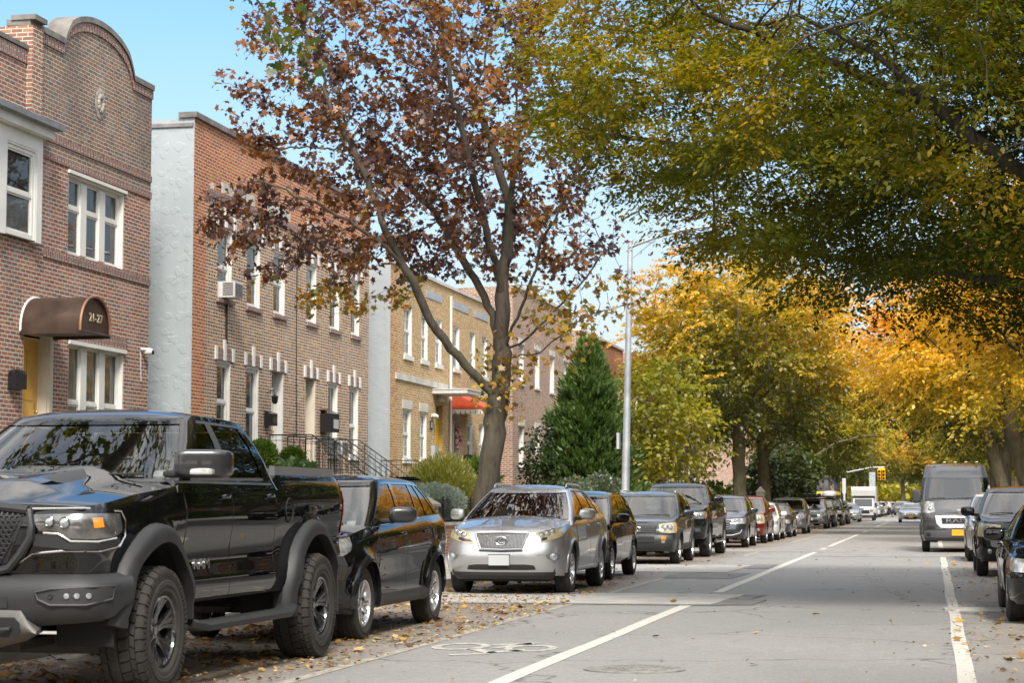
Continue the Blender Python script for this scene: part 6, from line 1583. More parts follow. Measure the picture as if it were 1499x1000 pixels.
tag(mb.build('mailbox', M('mail_dark', (.05, .045, .04), .5), None, org=(XF, 65.5, 2.8)), 'dark brown mailbox right of the wreathed door', 'mailbox', 'mailboxes on the house walls')

mb = MB(); mb.tube([(XF + .06, 63.25, 8.2), (XF + .06, 63.25, 2.2)], .045, 8); mb.build('downpipe', WHITE_T, h3, smooth=True, org=O3)
mb = MB(); mb.tube([(XF + .03, 47.15, 8.2), (XF + .03, 47.12, 5.5), (XF + .03, 47.2, 3)], .012, 5); mb.tube([(XF + .03, 42.1, 5.9), (XF + .03, 42.12, 4.95)], .03, 5); mb.build('wall_cable', BLK(), h2, org=O2)
# ---- plain houses farther along and across the street
def row_house(label, x, y0, y1, z1, brick, sgn, side, grp=None, n=4, dcol=None, det=True):
    h = thing('brick_house', label, 'house', (x, (y0 + y1) / 2, 0), grp); og = tuple(h.location); mb = MB(); ops = []
    wd = (y1 - y0) / n
    for k in range(n):
        c = y0 + wd * (k + .5); ops.append((c - .48, c + .48, 5.9, 7.4))
        if k != n // 2: ops.append((c - .48, c + .48, 2.7, 4.3))
    c = y0 + wd * (n // 2 + .5); dr_ = (c - .5, c + .5, 2.0, 4.4)
    wall(mb, x, y0, y1, 0, z1, ops + [dr_], sgn=sgn, rev=.18); mb.build('wall', brick, h, uv=True, org=og)
    mb = MB(); mb.box(min(x - sgn * .35, x + sgn * .07), max(x - sgn * .35, x + sgn * .07), y0, y1, z1, z1 + .12); mb.build('coping', STONE, h, org=og)
    for o in ops + [dr_]: mb = MB(); mb.box(min(x, x + sgn * .03), max(x, x + sgn * .03), o[0] - .08, o[1] + .08, o[3] + .01, o[3] + .24); mb.build('lintel', STONE, h, org=og)
    for o in ops: sash(h, *o, x=x, rec=.13, sgn=sgn, upper=BLIND, lower=SCREEN, sillmat=STONE)
    door(h, *dr_, x=x, sgn=sgn, col=dcol or M('door_brown', (.12, .06, .03), .5))
    shell(h, x, y0, y1, z1, 11, side, side, sgn=sgn)
    return h
row_house('dull red brick house just behind the maple, left of the conifer', XF + .3, 72.0, 84.5, 9.5, BR_RED, 1, BR_RED)
row_house('orange brick house half hidden behind the dogwood', XF, 88, 101, 9.2, BR_ORANGE, 1, BR_RED)
row_house('far left brick house glimpsed between the street trees', XF, 104, 117, 9.4, BR_RED, 1, BR_RED)
row_house('last brick house before the corner on the left', XF, 121, 134, 9.4, BR_PURPLE, 1, BR_RED)
GH = 'brick houses across the street on the right'
for i, (y0, y1, bk) in enumerate(((-24, -12, BR_RED), (-11.9, -1, BR_PURPLE), (1, 13, BR_YELLOW), (13.1, 26, BR_RED), (29, 42, BR_ORANGE), (42.2, 57, BR_RED), (57.2, 70, BR_PURPLE), (70.2, 84, BR_RED), (84.2, 99, BR_ORANGE))):
    row_house('red, orange or yellow brick house on the right side, outside the view', 13.2, y0, y1, 9.4, bk, -1, STUCCO2, GH)
for i, (y0, y1, bk) in enumerate(((100, 115, BR_RED), (117, 131, BR_PURPLE), (133, 147, BR_RED), (149, 160, BR_ORANGE))):
    row_house('brick house beyond the van seen under the orange trees', 13.2 - 2.2, y0, y1, 9.4, bk, -1, STUCCO2, 'brick houses beyond the van')
# ------------------------------------------------------------------ trees
from mathutils import kdtree
def grow(limbs, attr, step=.3, infl=3., kill=.45, iters=70, trop=(0, 0, .05), seed=1, jit=.18):
    """limbs: polylines (first one the trunk; later ones start near an existing node). returns nodes, parents"""
    rg = np.random.default_rng(seed); nodes = []; par = []
    for li, l in enumerate(limbs):
        l = [np.array(p, float) for p in l]
        if not nodes: nodes.append(l[0]); par.append(-1); prev = 0
        else:
            d = [np.linalg.norm(n - l[0]) for n in nodes]; prev = int(np.argmin(d))
        for a, b in zip(l[:-1], l[1:]):
            L_ = np.linalg.norm(b - a); n = max(1, int(L_ / step))
            for k in range(1, n + 1):
                nodes.append(a + (b - a) * k / n + rg.normal(0, .02, 3) * (1 if k < n else .3)); par.append(prev); prev = len(nodes) - 1
    A = np.array(attr); trop = np.array(trop)
    alive = np.ones(len(A), bool); near = np.full(len(A), -1); nd = np.full(len(A), 1e9); done = 0
    for it in range(iters):
        N = np.array(nodes[done:])
        if len(N):
            idx = np.where(alive)[0]
            for c in range(0, len(idx), 1500):
                ii = idx[c:c + 1500]; D = np.linalg.norm(A[ii][:, None] - N[None], axis=2); m = D.argmin(1); dm = D[np.arange(len(ii)), m]
                b = dm < nd[ii]; near[ii[b]] = m[b] + done; nd[ii[b]] = dm[b]
        done = len(nodes)
        alive &= nd > kill
        idx = np.where(alive & (nd < infl))[0]
        if not len(idx): break
        acc = {}
        for i in idx:
            k = near[i]; v = A[i] - nodes[k]; v = v / np.linalg.norm(v); acc[k] = acc.get(k, 0) + v
        add = 0
        for k, v in acc.items():
            v = v / (np.linalg.norm(v) + 1e-6) + trop + rg.normal(0, jit, 3); v /= np.linalg.norm(v); p = nodes[k] + v * step
            nodes.append(p); par.append(k); add += 1
        if len(nodes) > 9000: break
    return np.array(nodes), np.array(par)
def radii(nodes, par, tip=.008, e=2.4, rmax=None):
    n = len(nodes); r = np.zeros(n); ch = np.zeros(n, int)
    for i in range(n):
        if par[i] >= 0: ch[par[i]] += 1
    s = np.zeros(n)
    for i in range(n - 1, -1, -1):
        v = s[i] if s[i] > 0 else tip ** e
        r[i] = v ** (1 / e)
        if par[i] >= 0: s[par[i]] += v + (tip * .25) ** e
    if rmax: r = np.where(r > tip * 1.5, tip * 1.5 + (rmax - tip * 1.5) * np.clip((r - tip * 1.5) / (r.max() - tip * 1.5), 0, 1) ** 1.3, r)
    return r, ch
def wood_mesh(nodes, par, r, ch, trunk_flare=1.35, zbase=0., minr=0.):
    mb = MB(); n = len(nodes); kids = [[] for _ in range(n)]
    for i in range(n):
        if par[i] >= 0: kids[par[i]].append(i)
    starts = [(0, -1)]
    while starts:
        i, p = starts.pop(); path = []; rad = []
        if p >= 0: path.append(nodes[p]); rad.append(min(r[p], r[i] * 1.25))
        cur = i
        while True:
            path.append(nodes[cur]); f = 1 + (trunk_flare - 1) * max(0, 1 - (nodes[cur][2] - zbase) / .7) ** 2 if p < 0 else 1
            rad.append(r[cur] * f)
            if not kids[cur]: break
            ks = sorted(kids[cur], key=lambda k: -r[k])
            for k in ks[1:]: starts.append((k, cur))
            cur = ks[0]
        if len(path) > 1 and rad[0] > minr:
            mb.tube(path, rad, 10 if rad[0] > .09 else (6 if rad[0] > .03 else 4), cap=False)
    return mb
def bark(name, c1, c2, sc_=9):
    if name in MATS: return MATS[name]
    m, t, b = newmat(name); tc = t.n('ShaderNodeTexCoord'); mp = t.n('ShaderNodeMapping'); mp.inputs['Scale'].default_value = (1, 1, .22); t.l(tc.outputs['Object'], mp.inputs['Vector'])
    n1 = t.noise(mp.outputs[0], sc_, 7, .65); n2 = t.noise(tc.outputs['Object'], 1.3, 4)
    c = t.ramp(n1, [(.3, c1), (.65, c2)]); c = t.mix(t.math('MULTIPLY', t.math('SUBTRACT', n2, .45), 1.6, clamp=True), c, (.09, .095, .05))
    t.l(c, b.inputs['Base Color']); b.inputs['Roughness'].default_value = .9
    bm = t.n('ShaderNodeBump'); bm.inputs['Strength'].default_value = .9; bm.inputs['Distance'].default_value = .03; t.l(n1, bm.inputs['Height']); t.l(bm.outputs[0], b.inputs['Normal'])
    MATS[name] = m; return m
def leafmat(name, stops, trans=.42, gloss=.06):
    if name in MATS: return MATS[name]
    m = bpy.data.materials.new(name); m.use_nodes = True; t = NT(m.node_tree); nt = m.node_tree; nt.nodes.remove(nt.nodes['Principled BSDF'])
    at = t.n('ShaderNodeAttribute'); at.attribute_name = 'lc'
    c = t.ramp(at.outputs['Fac'], stops)
    df = t.n('ShaderNodeBsdfDiffuse'); tr = t.n('ShaderNodeBsdfTranslucent'); gl = t.n('ShaderNodeBsdfGlossy'); gl.inputs['Roughness'].default_value = .45
    t.l(c, df.inputs['Color']); hs = t.n('ShaderNodeHueSaturation'); hs.inputs['Saturation'].default_value = 1.22; hs.inputs['Value'].default_value = 1.6; t.l(c, hs.inputs['Color']); t.l(hs.outputs[0], tr.inputs['Color'])
    m1 = t.n('ShaderNodeMixShader'); m1.inputs[0].default_value = trans; t.l(df.outputs[0], m1.inputs[1]); t.l(tr.outputs[0], m1.inputs[2])
    m2 = t.n('ShaderNodeMixShader'); m2.inputs[0].default_value = gloss; t.l(m1.outputs[0], m2.inputs[1]); t.l(gl.outputs[0], m2.inputs[2])
    t.l(m2.outputs[0], nt.nodes['Material Output'].inputs['Surface'])
    MATS[name] = m; return m
def fast_mesh(name, V, F, lc, mat, parent=None):
    """V (n,3), F (m,k) same-size faces, lc per face"""
    me = bpy.data.meshes.new(name); n, m, k = len(V), len(F), F.shape[1]
    me.vertices.add(n); me.vertices.foreach_set('co', V.astype(np.float32).ravel())
    me.loops.add(m * k); me.loops.foreach_set('vertex_index', F.astype(np.int32).ravel())
    me.polygons.add(m); me.polygons.foreach_set('loop_start', np.arange(0, m * k, k, dtype=np.int32)); me.polygons.foreach_set('loop_total', np.full(m, k, np.int32))
    a = me.attributes.new('lc', 'FLOAT', 'FACE'); a.data.foreach_set('value', lc.astype(np.float32))
    me.materials.append(mat); me.update(calc_edges=True)
    o = bpy.data.objects.new(name, me); COL.objects.link(o)
    if parent is not None: o.parent = parent
    return o
# leaf outlines in the leaf's own plane: x across, y along
LEAF_LANCE = np.array([(0, 0, 0), (.26, .42, .05), (0, 1, -.06), (-.26, .42, .05)]); LEAF_LANCE_F = np.array([(0, 1, 2, 3)])
def mapleleaf():
    pts = [(0, 0), (.42, -.12), (.32, .14), (.62, .34), (.30, .44), (.30, .62), (.14, .58), (0, 1.0), (-.14, .58), (-.30, .62), (-.30, .44), (-.62, .34), (-.32, .14), (-.42, -.12)]
    V = np.array([(x, y, -.10 * abs(x) + .10 * math.sin(y * 3)) for x, y in pts] + [(0, .3, .04)]); n = len(pts)
    return V, np.array([(n, i, (i + 1) % n) for i in range(n)])
MAPLE_V, MAPLE_F = mapleleaf()
def rotm(d, up, roll):
    """frames (M,3,3) with y axis along d"""
    d = d / (np.linalg.norm(d, axis=1, keepdims=True) + 1e-9); x = np.cross(d, up); x /= np.linalg.norm(x, axis=1, keepdims=True) + 1e-9; z = np.cross(x, d)
    c, s = np.cos(roll)[:, None], np.sin(roll)[:, None]; x2 = x * c + z * s; z2 = -x * s + z * c
    return np.stack([x2, d, z2], axis=2)
def leaves(P, D, size, rg, LV, LF, lc0, lcv=.18, droop=.0, flat=.5, sv=.35):
    """one leaf at every P pointing along D"""
    M_ = len(P); d = D + rg.normal(0, .35, (M_, 3)); d[:, 2] -= droop
    Rm = rotm(d, np.tile([0, 0, 1.], (M_, 1)) + rg.normal(0, .25, (M_, 3)), rg.normal(0, flat, M_)); s = size * np.clip(np.exp(rg.normal(0, sv, M_)), .5, 1.45)
    V = np.einsum('mij,nj->mni', Rm, LV) * s[:, None, None] + P[:, None]
    F = (LF[None] + (np.arange(M_) * len(LV))[:, None, None]).reshape(-1, LF.shape[1])
    lc = np.repeat(np.clip(lc0 + rg.normal(0, lcv, M_), 0, 1), len(LF))
    return V.reshape(-1, 3), F, lc
def spray_points(P, D, rg, n=26, length=.55, width=.16, sag=.12):
    """flat sprays: leaf positions and directions in two ranks along a twig"""
    M_ = len(P); d = D / (np.linalg.norm(D, axis=1, keepdims=True) + 1e-9); up = np.tile([0, 0, 1.], (M_, 1)) + rg.normal(0, .3, (M_, 3)); x = np.cross(d, up); x /= np.linalg.norm(x, axis=1, keepdims=True) + 1e-9
    t = np.tile(np.linspace(.02, 1, n), (M_, 1)) + rg.normal(0, .03, (M_, n)); L_ = length * np.exp(rg.normal(0, .25, (M_, 1)))
    side = np.where(np.arange(n) % 2 == 0, 1, -1)[None] * (width * (1 - .4 * t)) * rg.uniform(.2, 1.2, (M_, n))
    pos = P[:, None] + d[:, None] * (t * L_)[..., None] + x[:, None] * side[..., None]; pos[..., 2] -= sag * t ** 2 * rg.uniform(.3, 1.6, (M_, 1)); pos += rg.normal(0, .02, pos.shape)
    dirs = d[:, None] * .7 + x[:, None] * np.sign(side)[..., None] * .9; dirs[..., 2] -= .25
    return pos.reshape(-1, 3), dirs.reshape(-1, 3), n
def ellipsoid_pts(c, r, n, rg, zmin=None, shell=.35, fn=None):
    o = []
    while len(o) < n:
        v = rg.normal(0, 1, (n, 3)); v /= np.linalg.norm(v, axis=1, keepdims=True); v *= (rg.uniform(0, 1, (n, 1)) ** shell); p = v * np.array(r) + np.array(c)
        if zmin is not None: p = p[p[:, 2] > (zmin(p) if callable(zmin) else zmin)]
        if fn is not None: p = p[fn(p)]
        o.extend(p.tolist())
    return np.array(o[:n])
def clump(P, sc_, seed):
    """cheap smooth 3D variation used for leaf colour: neighbouring leaves turn together"""
    rg = np.random.default_rng(seed); v = np.zeros(len(P))
    for k in range(5):
        w_ = rg.normal(0, 1, 3) * sc_ * (1 + k * .6); v += np.sin(P @ w_ + rg.uniform(0, 6)) / (1 + .5 * k)
    return v / 3.2
BARK_D = bark('bark_dark', (.030, .024, .018), (.095, .075, .055)); BARK_G = bark('bark_grey', (.07, .062, .05), (.20, .175, .145)); BARK_M = bark('bark_mossy', (.045, .038, .022), (.15, .125, .075))

# ---- maple at the left kerb
def maple():
    rg = np.random.default_rng(11); root = thing('maple_tree', 'large sparse maple with brown and orange leaves and a slanting trunk behind the silver crossover', 'tree', (-8.45, 37.6, .13))
    O = np.array(root.location)
    def q(u, v, dy=0.):   # lay-out helper: heights and spreads measured on the tree itself
        k = 1 / 74.5; return ((u - 720) * k * .98 + .0 - dy * .1, (u - 720) * k * .2 + dy, (738 - v) * k + 1.36 - .13)
    b = q(713, 830); 
    limbs = [[(b[0], b[1], -.05), q(718, 715), q(729, 655), q(736, 600), q(739, 570), q(743, 520), q(742, 470), q(741, 420, .1), q(748, 360, .2), q(752, 300, .2), q(757, 240, .3), q(765, 160, .5)],
             [q(737, 590), q(700, 548, -.3), q(655, 492, -.7), q(618, 412, -1.2), q(592, 380, -1.5), q(545, 345, -1.9), q(490, 318, -2.2), q(420, 290, -2.3)],
             [q(742, 525), q(728, 462, .2), q(706, 422, .4), q(662, 352, .9), q(630, 300, 1.3), q(570, 240, 1.6)],
             [q(743, 520), q(772, 495, .6), q(805, 455, 1.1), q(850, 402, 1.6), q(885, 350, 1.9)],
             [q(744, 515), q(768, 470, -.4), q(790, 420, -.8), q(805, 370, -1.1), q(835, 320, -1.3)],
             [q(742, 530), q(800, 520, -.3), q(842, 482, -.5), q(885, 463, -.6), q(935, 452, -.7), q(975, 425, -.8)],
             [q(741, 430), q(722, 335, -.5), q(704, 255, -.9), q(680, 150, -1.3)],
             [q(618, 412, -1.2), q(585, 340, -1.5), q(560, 270, -1.6), q(520, 190, -1.5)],
             [q(752, 300, .2), q(720, 210, .8), q(690, 120, 1.2)]]
    A = ellipsoid_pts((-1.15, 0, 8.9), (4.3, 3.6, 5.6), 1900, rg, shell=.5, fn=lambda p: ~((p[:, 0] > .6) & (p[:, 2] < 5.4)) & ~((p[:, 2] < 5.9) & (p[:, 0] > -3)) & (p[:, 2] > 5.0 - .0 * p[:, 0]))
    A2 = ellipsoid_pts((-4.0, -1.2, 6.7), (1.9, 1.6, 1.1), 80, rg); A3 = ellipsoid_pts((1.6, .2, 5.6), (1.4, 1.6, 1.1), 60, rg)
    nodes, par = grow(limbs, np.vstack([A, A2, A3]), .20, 2.4, .30, 70, (0, 0, .03), 3, .22)
    r, ch = radii(nodes, par, .005, 2.35, .215)
    mb = wood_mesh(nodes, par, r, ch, 1.35); mb.build('trunk', bark('bark_maple', (.028, .022, .016), (.095, .075, .056)), root, smooth=True, angle=80)
    tips = np.where(r < .014)[0]; D = nodes[tips] - nodes[par[tips]]
    # leaves hang in loose bunches near the twig ends; some twigs are already bare
    keep = clump(nodes[tips], 1.1, 5) + rg.normal(0, .5, len(tips)) - .18 * np.clip(nodes[tips][:, 0] - .3, 0, 2) > -.62
    keep &= rg.uniform(0, 1, len(tips)) < .80; tips, D = tips[keep], D[keep]; nb = 13
    P = np.repeat(nodes[tips], nb, 0) + rg.normal(0, .10, (len(tips) * nb, 3)); P[:, 2] -= .05; DD = np.repeat(D / np.linalg.norm(D, axis=1, keepdims=True), nb, 0) * .4 + rg.normal(0, .6, (len(P), 3))
    # a few young shoots with green-yellow leaves on the lower trunk
    k = 250; T = ellipsoid_pts((.35, -.1, 3.7), (.75, .6, 1.0), k, rg, shell=.5); P = np.vstack([P, T]); DD = np.vstack([DD, rg.normal(0, .6, (k, 3))])
    T2 = ellipsoid_pts((1.5, .2, 4.6), (.9, .7, .9), 200, rg, shell=.5); P = np.vstack([P, T2]); DD = np.vstack([DD, rg.normal(0, .6, (200, 3))])
    lc = .30 + .27 * clump(P, .9, 8) + .10 * (P[:, 2] - 8) / 5; low = P[:, 2] < 5.6; lc = np.where(low, .86 + .05 * rg.normal(0, 1, len(P)) - .25 * (rg.uniform(0, 1, len(P)) < .35), lc)
    V, F, l = leaves(P, DD, .102, rg, MAPLE_V, MAPLE_F, lc, .13, .55, .9)
    fast_mesh('crown', V, F, l, leafmat('maple_leaf', [(0, (.045, .027, .030)), (.2, (.09, .043, .034)), (.38, (.16, .068, .030)), (.5, (.34, .125, .024)), (.58, (.14, .11, .025)), (.7, (.45, .21, .03)), (.8, (.22, .16, .028)), (.9, (.13, .145, .025)), (1, (.55, .36, .03))], .38, .05), root)
maple()

# ---- great zelkova reaching in from the right
ZELK = [(0, (.042, .056, .006)), (.25, (.082, .094, .009)), (.45, (.14, .135, .011)), (.6, (.28, .205, .015)), (.75, (.42, .24, .02)), (.9, (.52, .25, .04)), (1, (.55, .30, .09))]
def zelkova():
    rg = np.random.default_rng(5); root = thing('zelkova_tree', 'huge spreading green and gold zelkova whose boughs fill the upper right sky', 'tree', (5.3, 27.5, .13))
    limbs = [[(0, 0, 0), (-.1, .1, 1.5), (-.2, .2, 3.0), (-.3, .3, 4.2), (-.4, .6, 5.6), (-.3, 1.2, 7.4), (0, 1.6, 9.2)],
             [(-.25, .25, 3.4), (-1.7, .5, 4.45), (-3.0, 1.0, 5.3), (-4.1, 1.5, 6.05), (-5.2, 2.0, 7.1), (-6.1, 2.5, 8.1), (-7.2, 3.0, 8.8)],
             [(-.25, .25, 3.1), (-1.6, 1.2, 3.7), (-3.2, 2.2, 4.3), (-5.0, 3.2, 4.75), (-7.0, 4.4, 5.2), (-8.8, 5.0, 5.6)],
             [(-3.0, 1.0, 5.3), (-4.6, 1.0, 5.75), (-6.6, 1.2, 6.15), (-8.6, 1.5, 6.5), (-10.2, 1.6, 6.8)],
             [(-.3, .4, 4.4), (-1.5, 2.5, 6.0), (-2.8, 4.6, 7.2), (-4.2, 6.2, 8.2)], [(-.3, .4, 4.6), (-1.5, -2.0, 6.2), (-3.0, -4.0, 7.4), (-4.5, -5.2, 8.4)],
             [(-.3, .3, 4.2), (1.5, 1.2, 5.6), (3.2, 2.2, 7.0)], [(-.4, .6, 5.6), (-1.6, 1.0, 7.4), (-2.8, 1.2, 9.0), (-3.9, 1.2, 10.2)], [(-.2, .2, 3.9), (1.2, -2.0, 5.6), (2.4, -4.0, 7.0)],
             [(-5.2, 2.0, 7.1), (-6.8, 1.2, 7.7), (-8.4, .6, 8.3)]]
    A = ellipsoid_pts((-3.3, 1.2, 7.4), (7.9, 7.6, 4.6), 3300, rg, shell=.5, zmin=lambda p: 4.15 + .58 * np.maximum(0, -p[:, 0] - 7.4) + .35 * np.sin(p[:, 0] * 1.3 + p[:, 1] * .9))
    nodes, par = grow(limbs, A, .34, 3.2, .5, 60, (0, 0, -.02), 4, .2)
    r, ch = radii(nodes, par, .007, 2.35, .36)
    wood_mesh(nodes, par, r, ch, 1.4).build('trunk', BARK_D, root, smooth=True, angle=80)
    tw = np.where(r < .03)[0]; D = nodes[tw] - nodes[par[tw]]; rep = 4
    P0 = np.repeat(nodes[tw], rep, 0) + rg.normal(0, .12, (len(tw) * rep, 3)); D0 = np.repeat(D / np.linalg.norm(D, axis=1, keepdims=True), rep, 0) + rg.normal(0, .55, (len(P0), 3)); D0[:, 2] *= .22
    pos, dirs, n = spray_points(P0, D0, rg, 44, .74, .19, .22)
    main = [np.array(a) + (np.array(b) - np.array(a)) * f for l in (limbs[1], limbs[9]) for a, b in zip(l[:-1], l[1:]) for f in np.linspace(0, 1, 14)]; MP = np.array(main)
    ok = np.ones(len(pos), bool)     # the great boughs carry no leaves of their own underneath
    for c0 in range(0, len(pos), 20000):
        q = pos[c0:c0 + 20000]; d = q[:, None] - MP[None]; nr = (np.abs(d[..., 0]) < .45) & (d[..., 1] < .15) & (d[..., 1] > -6.5) & (np.abs(d[..., 2] + d[..., 1] * -.12) < .21); ok[c0:c0 + 20000] = ~nr.any(1)
    ok &= clump(pos * np.array([.55, .55, 1.9]), 1.0, 17) > -.75     # leaves lie in storeys with gaps between
    pos, dirs = pos[ok], dirs[ok]
    lc = .35 + .33 * clump(pos, .5, 2) + .10 * clump(pos, 1.8, 9) + np.where(pos[:, 0] < -7, .12, 0) + .03 * (pos[:, 2] - 6)
    V, F, l = leaves(pos, dirs, .077, rg, LEAF_LANCE * np.array([1.05, 1, 1]), LEAF_LANCE_F, lc, .10, .12, .4, .3)
    print('zelkova', len(nodes), len(F))
    fast_mesh('crown', V, F, l, leafmat('zelkova_leaf', ZELK, .50, .02), root)
zelkova()

# ---- street trees farther along: three builds, copied with their own leaf colours
def street_tree(seed, h=11.5, rad=4.8, lean=(0, 0), fork=3.4, nat=520, lsize=.145, nleaf=46, twin=False):
    rg = np.random.default_rng(seed); root = thing('street_tree', '', 'tree', (0, 0, 0)); lx, ly = lean
    limbs = [[(0, 0, 0), (lx * .3, ly * .3, fork * .5), (lx * .6, ly * .6, fork), (lx, ly, h * .6), (lx * 1.1, ly * 1.1, h * .8)]]
    for k in range(6):
        a = 2 * PI * k / 6 + rg.uniform(-.4, .4); e = rg.uniform(.5, .8); z0 = fork + rg.uniform(0, .9)
        limbs.append([(lx * .6, ly * .6, z0), (lx * .6 + rad * .25 * math.cos(a), ly * .6 + rad * .25 * math.sin(a), z0 + 1.3), (lx * .6 + rad * e * math.cos(a), ly * .6 + rad * e * math.sin(a), z0 + 2.6 + rg.uniform(0, 1.4))])
    A = ellipsoid_pts((lx, ly, h * .66), (rad, rad, h * .36), nat, rg, shell=.45, zmin=lambda p: fork + .3 + .5 * np.sin(p[:, 0] + p[:, 1] * 1.3))
    nodes, par = grow(limbs, A, .5, 3.6, .7, 40, (0, 0, 0), seed, .2); r, ch = radii(nodes, par, .014, 2.3, .28)
    wood_mesh(nodes, par, r, ch, 1.3).build('trunk', BARK_M, root, smooth=True, angle=80)
    tw = np.where(r < .05)[0]; D = nodes[tw] - nodes[par[tw]]; rep = 3; P0 = np.repeat(nodes[tw], rep, 0) + rg.normal(0, .3, (len(tw) * rep, 3)); D0 = np.repeat(D / np.linalg.norm(D, axis=1, keepdims=True), rep, 0) + rg.normal(0, .6, (len(P0), 3)); D0[:, 2] *= .5
    pos, dirs, n = spray_points(P0, D0, rg, nleaf, 1.0, .34, .3)
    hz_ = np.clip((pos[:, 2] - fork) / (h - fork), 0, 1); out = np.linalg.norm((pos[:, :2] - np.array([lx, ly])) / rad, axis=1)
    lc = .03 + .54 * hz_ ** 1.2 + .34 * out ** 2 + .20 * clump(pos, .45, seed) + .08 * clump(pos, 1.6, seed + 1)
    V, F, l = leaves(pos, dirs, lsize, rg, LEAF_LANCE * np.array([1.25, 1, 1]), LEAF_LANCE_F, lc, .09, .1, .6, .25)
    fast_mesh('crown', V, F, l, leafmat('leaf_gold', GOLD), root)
    return root
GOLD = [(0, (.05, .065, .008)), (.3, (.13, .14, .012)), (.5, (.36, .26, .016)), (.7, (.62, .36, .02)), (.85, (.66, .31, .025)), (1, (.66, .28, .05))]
ORNG = [(0, (.22, .21, .018)), (.2, (.44, .34, .02)), (.45, (.64, .42, .022)), (.7, (.68, .36, .025)), (.9, (.68, .31, .035)), (1, (.68, .36, .10))]
YELG = [(0, (.07, .09, .010)), (.35, (.20, .20, .016)), (.6, (.44, .36, .025)), (.85, (.60, .42, .03)), (1, (.62, .36, .03))]
BRIT = [(0, (.14, .15, .014)), (.2, (.34, .30, .018)), (.4, (.60, .43, .022)), (.7, (.68, .42, .024)), (1, (.68, .34, .04))]
GREN = [(0, (.030, .045, .010)), (.5, (.06, .085, .016)), (.8, (.11, .12, .02)), (1, (.25, .18, .03))]
LM = {k: leafmat('leaf_' + k, v) for k, v in (('gold', GOLD), ('orange', ORNG), ('yelgreen', YELG), ('green', GREN), ('bright', BRIT))}
protoA = street_tree(21); protoB = street_tree(34, 12.5, 5.4, (-.6, 0), 3.0); protoC = street_tree(47, 10.5, 4.6, (-1.6, -.3), 3.6)
used = set()
def put(proto, label, x, y, s, rz, lm, grp, sz=None):
    if id(proto) not in used: used.add(id(proto)); o = proto
    else: o = dup(proto)
    o.location = (x, y, .1); o.rotation_euler = (0, 0, rz); o.scale = (s, s, sz or s); o['label'] = label; o['group'] = grp
    for c in o.children:
        if c.name.startswith('crown'):
            if c.data.users > 1 or True:
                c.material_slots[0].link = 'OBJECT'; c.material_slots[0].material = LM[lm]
    return o
TL, TR, TF = 'street trees on the left pavement', 'street trees on the right pavement', 'trees beyond the crossing'
put(protoA, 'golden street tree with dark trunk above the red crossover', -9.0, 95, 1.16, 0, 'gold', TL)
put(protoB, 'gold and green street tree just beyond the first golden one on the left', -8.8, 109, 1.15, 1.0, 'gold', TL)
put(protoC, 'olive yellow street tree third along the left pavement', -9.0, 136, 1.05, 2.0, 'yelgreen', TL)
put(protoB, 'yellow-green street tree nearest the corner on the left', -9.0, 150, 1.0, 3.3, 'yelgreen', TL)
put(protoC, 'orange street tree at the right edge of the picture above the parked cars', 4.5, 88, 1.2, .2, 'orange', TR)
put(protoC, 'gold street tree with a trunk leaning over the street behind the van', 4.1, 105, 1.25, -.2, 'gold', TR)
put(protoA, 'yellow street tree standing behind the leaning one on the right', 4.2, 120, 1.25, 4.0, 'yelgreen', TR)
put(protoB, 'bright gold street tree halfway to the crossing on the right', 4.4, 134, 1.2, 5.0, 'bright', TR)
put(protoA, 'yellow-green street tree nearest the corner on the right', 4.4, 150, 1.1, 2.5, 'yelgreen', TR)
for k, (x, y, s, m) in enumerate(((-9, 196, .95, 'gold'), (-9.2, 214, 1, 'yelgreen'), (-9, 236, 1, 'gold'), (-9, 262, 1.1, 'yelgreen'), (-8.8, 296, 1.1, 'gold'), (4.2, 193, .9, 'yelgreen'), (4.6, 212, 1., 'gold'), (4.4, 233, 1.1, 'yelgreen'), (4.4, 260, 1, 'orange'), (4.6, 292, 1.1, 'gold'), (-5, 345, 1.3, 'gold'), (1, 350, 1.2, 'yelgreen'), (-1.5, 372, 1.4, 'gold'), (-13, 330, 1.3, 'yelgreen'), (9, 335, 1.3, 'orange'), (15, 250, 1.3, 'gold'), (-18, 280, 1.3, 'yelgreen'))):
    put((protoA, protoB, protoC)[k % 3], 'soft yellow tree in the distance past the crosswalk', x, y, s, k * 1.7, m, TF)
for k, (x, y, s, m, p) in enumerate(((6.2, 3, .9, 'green', protoB), (4.6, -10, 1.0, 'gold', protoA), (-9.2, -9, .95, 'yelgreen', protoC), (-9.2, -27, 1, 'gold', protoB), (4.6, -28, 1, 'green', protoA), (9.6, 44, 1.0, 'green', protoA), (9.8, 57, 1.0, 'green', protoC), (9.6, 18, .95, 'green', protoC), (5.2, 69, 1.05, 'orange', protoB), (-10.5, 60.5, .0, 'green', protoA))):  # the three green trees farthest right are unseen, added to darken car reflections
    if s > 0: put(p, ('green street tree right of the photographer', 'gold street tree behind the photographer', 'yellow-green street tree on the left behind the photographer', 'gold tree on the left well behind the photographer', 'green tree well behind the photographer', 'unseen green tree at the right nearest the van, added to darken car reflections', 'second unseen green tree at the right, added to darken car reflections', 'unseen green tree at the right nearest the camera, added to darken car reflections', 'orange street tree beside the van, its trunk outside the view', '')[k], x, y, s, k * 2.1, m, TR if x > 0 else TL)
